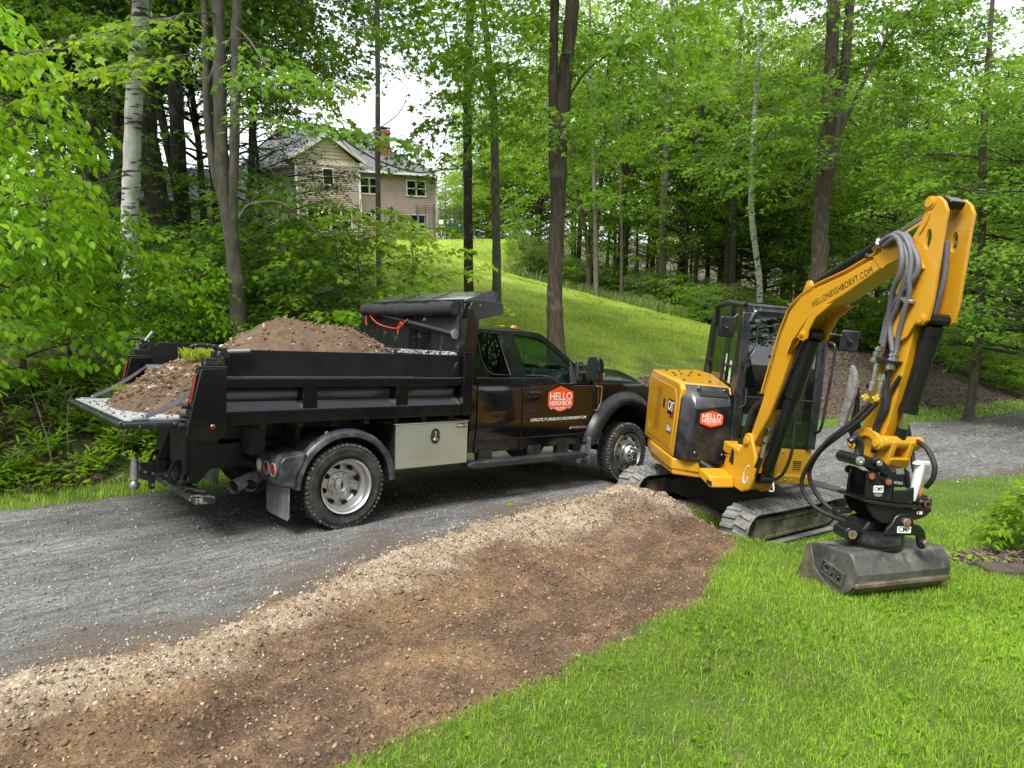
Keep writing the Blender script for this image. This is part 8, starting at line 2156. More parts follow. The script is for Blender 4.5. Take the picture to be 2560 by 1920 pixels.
 while z < 7.55:
  for fx in range(4):
   x0 = 3.0 + 0.22 * fx - (0.11 if row % 2 else 0)
   b.bb(max(3.0, x0), min(3.88, x0 + 0.205), 1.50, 1.53, z, z + 0.068)
   b.bb(3.85, 3.885, 1.5 + 0.2 * fx, 1.5 + 0.2 * fx + 0.185, z, z + 0.068); b.bb(2.995, 3.03, 1.5 + 0.2 * fx, 1.5 + 0.2 * fx + 0.185, z, z + 0.068)
  z += 0.08; row += 1
 for k, o in enumerate((0.04, 0.08, 0.04)): b.bb(3.0 - o, 3.88 + o, 1.5 - o, 2.3 + o, 7.56 + 0.09 * k, 7.64 + 0.09 * k)
 o = b.build("chimney_brick", BRI, rf, smooth=0); o["kind"] = "stuff"
 b = MB(); b.bb(2.90, 3.98, 1.42, 2.38, 8.02, 8.08)
 for (x, y) in ((3.0, 1.5), (3.85, 1.5), (3.0, 2.28), (3.85, 2.28)): b.bb(x - 0.03, x + 0.03, y - 0.03, y + 0.03, 7.83, 8.02)
 b.build("chimney_cap", mat("rusty_cap", (0.10, 0.07, 0.055), 0.8), rf)
 # satellite dish on the corner
 b = MB(); b.lathe([(0.001, 0.10), (0.20, 0.07), (0.33, 0.0), (0.34, 0.01), (0.2, 0.085), (0.001, 0.115)], (0, 0, 0), 'y', 24)
 ds = b.build("satellite_dish", mat("dish_grey", (0.45, 0.47, 0.50), 0.5), t); ds.location = (6.45, -0.75, 4.78); ds.rotation_euler = (R(-18), 0, R(-12))
 b = MB(); b.tube([(6.45, -0.62, 4.75), (6.45, -0.4, 4.5), (6.45, -0.03, 4.1)], 0.025, 6); b.tube([(6.3, -0.03, 4.12), (6.45, -0.3, 4.3)], 0.015, 5); b.tube([(6.45, -0.75, 4.48), (6.42, -1.1, 4.65)], 0.012, 5); b.build("dish_bracket", mat("bracket_dark", (0.05, 0.05, 0.055), 0.6), t)
 # low garage wing to the left, in the shade of the woods
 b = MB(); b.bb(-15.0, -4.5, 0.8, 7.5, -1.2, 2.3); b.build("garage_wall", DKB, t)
 b = MB(); b.prism([(0.4, 2.3), (7.9, 2.3), (4.1, 4.6)], -15.3, -4.5, 'x'); b.build("garage_roof", ROOF, t, smooth=0)
 b = MB(); b.add([(-15.35, 0.3, 2.25), (-15.35, 0.45, 2.45), (-15.35, 4.1, 4.72), (-15.35, 7.8, 2.45), (-15.35, 7.9, 2.25), (-15.35, 4.1, 4.5)], [(0, 1, 2, 5), (2, 3, 4, 5)]); b.build("garage_rake", TRM, t)
 siding("garage_clapboard", -10.0, -4.5, 0.78, -0.35, 2.25, SID)
 window(-8.6, -7.2, 0.7, 1.9, 0.76, 2)
 return t
house()
# trampoline, umbrella, chairs on the patio
def hill_z(x, y): return float(height(np.array([x]), np.array([y]), False)[0])
def hw(x, y): 
 v = HM @ Vector((x, y, 0)); return v.x, v.y
def trampoline():
 STEEL = mat("galvanised_tube", (0.28, 0.29, 0.30), 0.5, 0.6); NETM = mat("black_net", (0.012, 0.014, 0.014), 0.8); PAD = mat("green_pad", (0.02, 0.16, 0.13), 0.6)
 x, y = hw(5.35, -3.0); z = -0.27
 t = empty("trampoline", (x, y, z), "round black trampoline with a net enclosure beside the right corner of the house", "trampoline")
 ring = [Vector((1.85 * math.cos(a), 1.85 * math.sin(a), 0)) for a in [2 * pi * i / 36 for i in range(37)]]
 b = MB(); b.lathe([(0.001, 0.80), (1.62, 0.80), (1.62, 0.785), (0.001, 0.785)], (0, 0, 0), 'z', 36); b.build("jump_mat", NETM, t)
 b = MB(); b.lathe([(1.62, 0.81), (1.86, 0.82), (1.87, 0.79), (1.62, 0.78)], (0, 0, 0), 'z', 36); b.build("edge_pad", PAD, t)
 for k in range(6):
  a = 2 * pi * k / 6 + 0.3; c, s = math.cos(a), math.sin(a)
  b = MB(); b.tube([(1.84 * c, 1.84 * s, -0.15), (1.84 * c, 1.84 * s, 0.8)], 0.03, 6); b.build("leg", STEEL, t)
  b = MB(); b.tube([(1.90 * c, 1.90 * s, 0.4), (1.90 * c, 1.90 * s, 2.35), (1.8 * c, 1.8 * s, 2.45)], 0.025, 6); b.build("net_pole", NETM, t)
 b = MB()
 for i in range(60):
  a = 2 * pi * i / 60; b.tube([(1.80 * math.cos(a), 1.80 * math.sin(a), 0.85), (1.80 * math.cos(a), 1.80 * math.sin(a), 2.30)], 0.006, 3)
 for k in range(12):
  z_ = 0.85 + 0.132 * k; b.tube([p * (1.80 / 1.85) + Vector((0, 0, z_)) for p in ring], 0.006, 3)
 o = b.build("net", NETM, t); o["kind"] = "stuff"
 b = MB(); b.lathe([(0.14 * math.sin(a) + 1e-4, -0.14 * math.cos(a)) for a in np.linspace(0, pi, 10)], (0, 0, 0), 'z', 16)
 o = b.build("ball", mat("teal_ball", (0.05, 0.35, 0.36), 0.4), None, smooth=70); o.location = (x + 1.25, y + 0.3, z + 0.95); tag(o, "teal ball lying on the trampoline near its right edge", "ball")
 b = MB(); b.bb(-0.16, 0.16, -0.02, 0.02, 0.7, 1.0); b.cyl((0, 0.02, -0.1), (0, 0.02, 0.7), 0.02, 6)
 o = b.build("yard_sign", mat("white_sign", (0.7, 0.7, 0.7), 0.5), None); o.location = (x + 0.1, y - 2.1, z + 0.35); tag(o, "small blank white sign standing between the house corner and the trampoline", "sign")
trampoline()
def umbrella():
 x, y = hw(2.05, -1.5); z = -0.27
 t = empty("patio_umbrella", (x, y, z), "closed dark blue patio umbrella in front of the ground floor wall", "umbrella")
 b = MB(); b.tube([(0, 0, -0.1), (0, 0, 2.35)], 0.025, 8); b.build("pole", mat("umbrella_pole", (0.2, 0.2, 0.2), 0.5), t)
 b = MB(); n = 16
 prof = [(0.03, 2.30), (0.09, 2.05), (0.13, 1.6), (0.16, 1.1), (0.20, 0.75), (0.15, 0.68)]
 vs, fs = [], []
 for r, zz in prof:
  for k in range(n): vs.append(((r * (1 + 0.28 * (k % 2))) * math.cos(2 * pi * k / n), (r * (1 + 0.28 * (k % 2))) * math.sin(2 * pi * k / n), zz + 0.02 * (k % 2)))
 for i in range(len(prof) - 1):
  for k in range(n): fs.append((i * n + k, i * n + (k + 1) % n, (i + 1) * n + (k + 1) % n, (i + 1) * n + k))
 b.add(vs, fs); b.build("canopy", mat("navy_umbrella_cloth", (0.012, 0.018, 0.045), 0.8), t)
 for i, (dx, lab) in enumerate(((0.9, "red patio chair nearest the navy umbrella"), (1.65, "brown patio chair under the lower right window of the house"))):
  cx, cy = hw(2.05 + dx, -1.6); c = empty("patio_chair", (cx, cy, -0.27), lab, "chair", "patio chairs by the house")
  c.rotation_euler = (0, 0, 0.7 + 0.5 * i); m = mat("patio_red" if i == 0 else "patio_brown", (0.22, 0.06, 0.04) if i == 0 else (0.20, 0.13, 0.10), 0.6)
  b = MB(); b.bb(-0.25, 0.25, -0.25, 0.25, 0.40, 0.44); b.build("seat", m, c)
  b = MB(); b.box((0, 0.26, 0.70), (0.5, 0.03, 0.55), ('X', R(-12))); b.build("backrest", m, c)
  for sx in (-1, 1):
   for sy in (-1, 1): b = MB(); b.bb(sx * 0.24 - 0.015, sx * 0.24 + 0.015, sy * 0.24 - 0.015, sy * 0.24 + 0.015, -0.08, 0.40); b.build("leg", mat("patio_frame", (0.03, 0.03, 0.03), 0.5), c)
 tx, ty = hw(2.3, -2.0); c = empty("patio_table", (tx, ty, -0.27), "dark patio table at the foot of the navy umbrella", "table")
 b = MB(); b.lathe([(0.001, 0.70), (0.55, 0.70), (0.55, 0.66), (0.001, 0.66)], (0, 0, 0), 'z', 24); b.build("tabletop", mat("patio_frame", (0.03, 0.03, 0.03), 0.5), c)
 for a in (0, 1.57, 3.14, 4.71): b = MB(); b.tube([(0.35 * math.cos(a), 0.35 * math.sin(a), -0.1), (0.4 * math.cos(a), 0.4 * math.sin(a), 0.66)], 0.02, 6); b.build("leg", mat("patio_frame", (0.03, 0.03, 0.03), 0.5), c)
umbrella()
# ================================================================== GRASS, STONES, SPOIL
def blades(name, X, Y, h, w, m, lean=0.5, seed=1, kind="stuff", zoff=0.0, segs=2):
 g = np.random.default_rng(seed); n = len(X); Z = height(X, Y) + zoff
 a = g.uniform(0, 2 * pi, n); d = np.stack([np.cos(a), np.sin(a), np.zeros(n)], 1); p = np.stack([-np.sin(a), np.cos(a), np.zeros(n)], 1)
 ln = (g.uniform(0.1, 1.0, n) ** 1.2 * lean)[:, None]; hh = h[:, None]; ww = w[:, None]
 base = np.stack([X, Y, Z - 0.004], 1); up = np.array((0, 0, 1.0))
 v0 = base - p * ww * 0.5; v1 = base + p * ww * 0.5
 mid = base + up * hh * 0.55 * np.sqrt(1 - 0.3 * ln ** 2) + d * hh * ln * 0.30
 v2 = mid - p * ww * 0.42; v3 = mid + p * ww * 0.42
 tip = base + up * hh * (1 - 0.45 * ln) + d * hh * ln * 0.95
 V = np.stack([v0, v1, v2, v3, tip], 1).reshape(-1, 3)
 F = (np.array([(0, 1, 3), (0, 3, 2), (2, 3, 4)])[None] + (np.arange(n) * 5)[:, None, None]).reshape(-1, 3)
 o = np_mesh(name, V, F, m); o["kind"] = kind; return o
g = np.random.default_rng(21)
def scatter(n, x0, x1, y0, y1, dens_fall=1.0):
 return g.uniform(x0, x1, n), g.uniform(y0, y1, n)
def in_view(x, y, pad=0.2):
 return (np.abs(np.arctan2(x, y)) < R(36.5) + pad)
# near lawn: density falls with distance, since blades then blur together
X, Y = [], []
for (y0, y1, dens) in ((1.9, 3.6, 8000), (3.6, 5.4, 6000), (5.4, 8.0, 3200), (8.0, 12.0, 1000)):
 xw = y1 * 1.1; n = int((xw + 1.2) * (y1 - y0) * dens); x_, y_ = scatter(n, -1.2, xw, y0, y1); X.append(x_); Y.append(y_)
X, Y = np.concatenate(X), np.concatenate(Y)
sd, _, _, _ = polyline_sd(X, Y, DIRT); sn, _, _, _ = polyline_sd(X, Y, NEAR); sf, _, _, _ = polyline_sd(X, Y, FAR)
jag = 0.10 * fbm(X, Y, 3.0, 4) + 0.05 * fbm(X, Y, 14, 2)
dens = np.clip(0.5 - (sd + jag * 1.3) * 9, 0, 1); lx, ly = track_local(X, Y)
ok = (g.random(len(X)) < dens) & (sn + jag * 1.6 < 0.02) & in_view(X, Y) & ~((np.abs(lx) < 1.1) & (np.abs(np.abs(ly) - 0.8) < 0.19))
# thinner worn turf towards the drive on the right
thin = np.clip((Y - 5.6) / 2.5, 0, 1) * np.clip((X - 2.6) / 1.5, 0, 1)
ok &= g.random(len(X)) > 0.55 * thin * (0.6 + 1.2 * (fbm(X, Y, 1.4, 3) + 0.3))
ok &= (g.random(len(X)) > 0.45 * sstep(0.12, 0.26, fbm(X, Y, 1.3, 4))) & (np.hypot((X - 5.15) / 1.15, (Y - 5.95) / 0.42) > 1)
X, Y = X[ok], Y[ok]
clump = fbm(X, Y, 2.6, 3)
H = g.uniform(0.024, 0.064, len(X)) * (1 + 0.9 * clump) * np.interp(Y, [2, 6, 10], [1.0, 1.0, 0.8])
H *= np.where(np.hypot(X - 2.0, Y - 5.95) < 0.5, 1.35, 1)
blades("lawn_grass", X, Y, H, g.uniform(0.0022, 0.0046, len(X)) * np.interp(Y, [2, 5, 9], [1, 1.35, 2.0]), GRASS_M, 0.85, 5)
k = g.random(len(X)) < 0.05
blades("dry_grass", X[k], Y[k], H[k] * 0.9, g.uniform(0.0025, 0.005, k.sum()), mat("straw_blade", (0.36, 0.32, 0.15), 0.9), 1.1, 55)
# broad little lawn weeds
wx, wy = scatter(2600, -1.0, 4.5, 2.0, 6.0); sd, _, _, _ = polyline_sd(wx, wy, DIRT); k = (sd < -0.12) & in_view(wx, wy) & (fbm(wx, wy, 1.7, 3) > 0.02); wx, wy = wx[k], wy[k]
n = len(wx); m_ = 5; a = g.uniform(0, 6.28, (n, m_)); base = np.stack([wx, wy, height(wx, wy) + 0.02], 1)
ax = np.stack([np.cos(a), np.sin(a), g.uniform(0.15, 0.9, (n, m_))], -1)
V, F = place_leaves(LEAF_TRI, np.repeat(base[:, None], m_, 1).reshape(-1, 3), ax.reshape(-1, 3), np.tile((0, 0, 1.0), (n * m_, 1)) + g.normal(0, 0.3, (n * m_, 3)), g.uniform(0.018, 0.042, n * m_))
o = np_mesh("lawn_weeds", V, F, LEAF_BUSH); o["kind"] = "stuff"
# verge strip beyond the drive and grass in front of the mulch
X, Y = scatter(120000, -8, 26, 1, 32); s_, t_, nx_, _ = polyline_sd(X, Y, FAR)
vw = np.interp(nx_, [-9, 0, 6, 12, 25], [0.42, 0.40, 0.30, 0.80, 1.05]); k = (s_ > -0.06 + 0.15 * fbm(X, Y, 3, 3)) & (s_ < vw + 0.3 * fbm(X, Y, 2, 2)) & in_view(X, Y)
X, Y = X[k], Y[k]; D_ = np.hypot(X, Y)
blades("verge_grass", X, Y, g.uniform(0.05, 0.13, len(X)), g.uniform(0.003, 0.006, len(X)) * np.interp(D_, [6, 12, 30], [1.2, 2.2, 5]), GRASS_M, 0.9, 6)
X, Y = scatter(15000, -5.6, -2.2, 5.5, 9.5); s_, _, _, _ = polyline_sd(X, Y, FAR); k = (s_ > -0.05) & (s_ < 0.42 + 0.3 * fbm(X, Y, 2, 2)); X, Y = X[k], Y[k]
blades("verge_grass", X, Y, g.uniform(0.04, 0.12, len(X)), g.uniform(0.003, 0.006, len(X)), GRASS_M, 0.9, 61)
# hill lawn tufts
X, Y = [], []
for (y0, y1, dn) in ((12, 18, 260), (18, 26, 170), (26, 36, 90), (36, 48, 40)):
 n = int((y1 - y0) * 24 * dn); x_, y_ = scatter(n, -10, 14, y0, y1); X.append(x_); Y.append(y_)
X, Y = np.concatenate(X), np.concatenate(Y); r_, s_, _, _, _ = regions(X, Y); k = (r_ == 5) & (fbm(X, Y, 0.45, 4) < 0.12) & (g.random(len(X)) < np.clip((s_ - 2) / 5, 0.15, 1)); X, Y = X[k], Y[k]
blades("hill_grass", X, Y, g.uniform(0.04, 0.10, len(X)), g.uniform(0.004, 0.008, len(X)) * np.interp(Y, [12, 25, 45], [2.0, 3.5, 7]), GRASS_H, 0.9, 7)
# tall unmown grass at the top of the lawn by the woods
X, Y = [], []
for i in range(9000):
 u = g.random(); x_, y_ = at(1120 + u * 340, 505 + 75 * u, 42 - 8 * u + g.uniform(-1.5, 2.0)); X.append(x_ + g.uniform(-1, 1)); Y.append(y_)
X, Y = np.array(X), np.array(Y); blades("tall_grass", X, Y, g.uniform(0.4, 1.0, len(X)), g.uniform(0.02, 0.04, len(X)), LEAF_PALE, 0.8, 8)
# ground cover in the woods
def cover(name, X, Y, m, s0, s1, seed, hmax=0.45, per=7, tpl=LEAF_TRI):
 gg = np.random.default_rng(seed); n = len(X); Z = height(X, Y); pos = np.stack([X, Y, Z], 1)[:, None] + np.stack([gg.normal(0, 0.10, (n, per)), gg.normal(0, 0.10, (n, per)), gg.uniform(0.03, hmax, (n, per))], -1)
 a = gg.uniform(0, 6.28, (n, per)); ax = np.stack([np.cos(a), np.sin(a), gg.uniform(-0.4, 0.5, (n, per))], -1); no = np.array((0, 0, 1.0)) + gg.normal(0, 0.4, (n, per, 3))
 V, F = place_leaves(tpl, pos.reshape(-1, 3), ax.reshape(-1, 3), no.reshape(-1, 3), gg.uniform(s0, s1, n * per)); o = np_mesh(name, V, F, m); o["kind"] = "stuff"
X, Y = scatter(26000, -30, 40, 9, 55); r_, s_, _, _, _ = regions(X, Y); k = (r_ == 7) & in_view(X, Y) & (fbm(X, Y, 0.3, 3) > -0.10); cover("undergrowth", X[k], Y[k], LEAF_MID, 0.10, 0.20, 31, 0.6)
X, Y = scatter(34000, -8, 3, 5, 16); r_, s_, _, _, _ = regions(X, Y); k = (r_ == 4) & (s_ > 0.3) & (fbm(X, Y, 1.2, 3) > -0.06); cover("bank_weeds", X[k], Y[k], LEAF_LITE, 0.05, 0.10, 32, 0.16, 6)
X, Y = scatter(2500, 2, 20, 14, 28); r_, s_, _, _, _ = regions(X, Y); k = (r_ == 6) & (fbm(X, Y, 0.8, 3) > 0.18); cover("mulch_weeds", X[k], Y[k], LEAF_MID, 0.06, 0.13, 33, 0.15, 5)
# mulch chips and dead leaves lying on the banks
def chips(name, X, Y, m, s0, s1, seed, th=0.25):
 gg = np.random.default_rng(seed); n = len(X); a = gg.uniform(0, 6.28, n); ax = np.stack([np.cos(a), np.sin(a), gg.normal(0, 0.35, n)], 1); no = np.array((0, 0, 1.0)) + gg.normal(0, 0.5, (n, 3))
 V, F = place_leaves(LEAF_TRI, np.stack([X, Y, height(X, Y) + 0.012], 1), ax, no, gg.uniform(s0, s1, n)); o = np_mesh(name, V, F, m); o["kind"] = "stuff"
DEAD = mat("dead_leaf", (0.10, 0.060, 0.038), 0.9, col2=(0.22, 0.15, 0.10), vscale=3)
CHIP = mat("bark_chip", (0.075, 0.050, 0.043), 0.95, col2=(0.19, 0.145, 0.125), vscale=5)
X, Y = scatter(2500, 3.8, 6.4, 5.3, 6.5); r_, _, _, _, _ = regions(X, Y); k = (r_ == 6); chips("bed_chips", X[k], Y[k], CHIP, 0.02, 0.06, 43)
X, Y = scatter(42000, 1, 24, 12, 32); r_, _, _, _, _ = regions(X, Y); k = (r_ == 6) & in_view(X, Y); chips("mulch_chips", X[k], Y[k], CHIP, 0.05, 0.13, 41)
X, Y = scatter(26000, -8, 3, 4, 17); r_, _, _, _, _ = regions(X, Y); k = (r_ == 4); chips("dead_leaves", X[k], Y[k], DEAD, 0.04, 0.09, 42)
# stones: small irregular lumps
ICO = []
def stone_variants():
 out = []
 for s in range(6):
  bm = bmesh.new(); bmesh.ops.create_icosphere(bm, subdivisions=1, radius=1.0); r = random.Random(s)
  for v in bm.verts: v.co *= r.uniform(0.65, 1.15)
  sc = (r.uniform(0.8, 1.3), r.uniform(0.7, 1.0), r.uniform(0.45, 0.75))
  V = np.array([(v.co.x * sc[0], v.co.y * sc[1], v.co.z * sc[2]) for v in bm.verts]); F = np.array([[v.index for v in f.verts] for f in bm.faces]); bm.free(); out.append((V, F))
 return out
STV = stone_variants()
def stones(name, X, Y, sz, m, seed, sink=0.25, Z=None, parent=None):
 gg = np.random.default_rng(seed); n = len(X); Z = height(X, Y) if Z is None else Z
 Vs, Fs, off = [], [], 0; which = gg.integers(0, len(STV), n); ang = gg.uniform(0, 6.28, n); tilt = gg.normal(0, 0.35, (n, 2))
 for k, (V, F) in enumerate(STV):
  i = np.where(which == k)[0]
  if len(i) == 0: continue
  c, s = np.cos(ang[i])[:, None], np.sin(ang[i])[:, None]
  x = V[None, :, 0] * c - V[None, :, 1] * s; y = V[None, :, 0] * s + V[None, :, 1] * c; z = V[None, :, 2] + x * tilt[i, 0:1] + y * tilt[i, 1:2]
  S = sz[i][:, None]; P = np.stack([X[i][:, None] + x * S, Y[i][:, None] + y * S, Z[i][:, None] + (z + (0.5 - sink)) * S], -1)
  Vs.append(P.reshape(-1, 3)); Fs.append((F[None] + (np.arange(len(i)) * len(V))[:, None, None] + off).reshape(-1, 3)); off += len(i) * len(V)
 o = np_mesh(name, np.concatenate(Vs), np.concatenate(Fs), m, parent); o["kind"] = "stuff"; return o
def stone_mat(name, stops):
 m = bpy.data.materials.new(name); m.use_nodes = True; nt = m.node_tree; b = nt.nodes["Principled BSDF"]; b.inputs["Roughness"].default_value = 0.9; b.inputs["Specular IOR Level"].default_value = 0.25
 g_ = nt.nodes.new("ShaderNodeNewGeometry"); r = nt.nodes.new("ShaderNodeValToRGB")
 while len(r.color_ramp.elements) < len(stops): r.color_ramp.elements.new(0.5)
 for e, (p, c) in zip(r.color_ramp.elements, stops): e.position = p; e.color = (*c, 1)
 nt.links.new(g_.outputs["Random Per Island"], r.inputs["Fac"]); nt.links.new(r.outputs["Color"], b.inputs["Base Color"]); return m
ST_GREY = stone_mat("crushed_grey_stone", [(0, (0.11, 0.11, 0.112)), (0.6, (0.19, 0.19, 0.192)), (0.92, (0.29, 0.29, 0.29)), (1, (0.42, 0.42, 0.415))])
ST_TAN = stone_mat("pale_crushed_stone", [(0, (0.20, 0.15, 0.10)), (0.45, (0.39, 0.315, 0.22)), (0.8, (0.52, 0.455, 0.355)), (1, (0.62, 0.59, 0.53))])
ST_MIX = stone_mat("stony_soil_lump", [(0, (0.06, 0.038, 0.024)), (0.62, (0.13, 0.086, 0.052)), (0.86, (0.27, 0.20, 0.13)), (1, (0.42, 0.355, 0.26))])
ST_SOIL = stone_mat("soil_clod", [(0, (0.10, 0.062, 0.040)), (0.6, (0.185, 0.118, 0.073)), (0.93, (0.26, 0.18, 0.115)), (1, (0.36, 0.30, 0.22))])
X, Y = scatter(52000, -6, 5, 2.2, 12); sn, _, _, _ = polyline_sd(X, Y, NEAR); s_, _, _, _ = polyline_sd(X, Y, FAR); k = (sn > -0.02) & (s_ < 0.05) & in_view(X, Y); X, Y = X[k], Y[k]
lx, ly = track_local(X, Y); k = ~((np.abs(lx) < 1.1) & (np.abs(ly) < 1.0)); X, Y = X[k], Y[k]
stones("drive_gravel", X, Y, 0.0035 + 0.010 * g.random(len(X)) ** 3.0 + np.where(g.random(len(X)) < 0.004, 0.012, 0), ST_GREY, 51)
X, Y = scatter(22000, 3, 26, 8.5, 30); sn, _, _, _ = polyline_sd(X, Y, NEAR); s_, _, _, _ = polyline_sd(X, Y, FAR); k = (sn > -0.3) & (s_ < 0.05) & in_view(X, Y); X, Y = X[k], Y[k]
stones("drive_gravel", X, Y, (0.007 + 0.016 * g.random(len(X)) ** 2) * np.interp(np.hypot(X, Y), [9, 25], [1, 1.7]), ST_GREY, 52)
X, Y = scatter(90000, -3, 2.4, 2.2, 9); sn, _, _, _ = polyline_sd(X, Y, NEAR); sd, _, _, _ = polyline_sd(X, Y, DIRT); jg = fbm(X, Y, 1.6, 4); a_ = np.clip((sn + np.interp(X, [-2.5, -0.5, 1.2], [0.5, 0.75, 1.15]) + jg * 0.9) / 0.38, 0, 1)
k = (sn < 0.10 + 0.15 * jg) & (sd > 0) & (g.random(len(X)) < a_ * 0.75 + 0.02) & in_view(X, Y); X, Y = X[k], Y[k]
stones("pale_rubble", X, Y, 0.0025 + 0.0085 * g.random(len(X)) ** 3, ST_TAN, 53)
X, Y = scatter(80000, -3, 2.6, 2.2, 8.5); sn, _, _, _ = polyline_sd(X, Y, NEAR); sd, _, _, _ = polyline_sd(X, Y, DIRT); k = (sn < -0.05) & (sd > -0.22 * g.random(len(X)) ** 2.5) & in_view(X, Y) & (g.random(len(X)) < 0.62 + 0.3 * (np.hypot(X - PILE[0], Y - PILE[1]) < 0.9)); X, Y = X[k], Y[k]
stones("soil_clods", X, Y, 0.003 + 0.013 * g.random(len(X)) ** 3.5, ST_SOIL, 54)
# a few rocks one can point at
for i, (px, py, sz, lab) in enumerate(((596, 1283, 0.028, "white stone lying on the gravel edge"), (1120, 1222, 0.020, "white pebble on the pale strip nearest the truck"), (205, 1502, 0.022, "pale stone on the sandy strip near the left edge"), (135, 1590, 0.022, "round brown stone in the dirt at the lower left"), (735, 1420, 0.016, "small white stone in the brown dirt"), (620, 1375, 0.03, "tan rock among dark clods on the strip"), (860, 1275, 0.05, "flat dark clod of soil in the middle of the strip"), (905, 1290, 0.045, "second dark clod of soil beside the flat one"), (560, 1310, 0.020, "pale pebble at the border of gravel and sand"))):
 r = None
 a = (px * 1.1573 - 1280) / 1740; d = (py * 1.1573 - 960) / 1740; c, s = math.cos(PITCH), math.sin(PITCH); v = np.array((a, c - d * s, -(d * c + s))); tt = PL0 / (v[2] - PLX * v[0] - PLY * v[1]); x, y = v[0] * tt, v[1] * tt
 V, F = STV[i % 6]; o = np_mesh("stone" if "clod" not in lab else "soil_clod", V * sz, F, ST_SOIL if ("clod" in lab or "brown" in lab) else ST_TAN); o.location = (x, y, float(height(np.array([x]), np.array([y]))[0]) + sz * 0.2); o.rotation_euler = (0.1, 0.2, i * 1.3); tag(o, lab, "stone" if "clod" not in lab else "clod")
# leaf on the drive
x, y = -0.05, 7.35
V, F = place_leaves(LEAF_MAPLE, np.array([(x, y, float(height(np.array([x]), np.array([y]))[0]) + 0.012)]), np.array([(0.8, 0.3, 0.05)]), np.array([(0.1, -0.3, 1.0)]), np.array([0.085])); tag(np_mesh("fallen_leaf", V, F, LEAF_LITE), "single green maple leaf lying on the drive in front of the truck", "leaf")
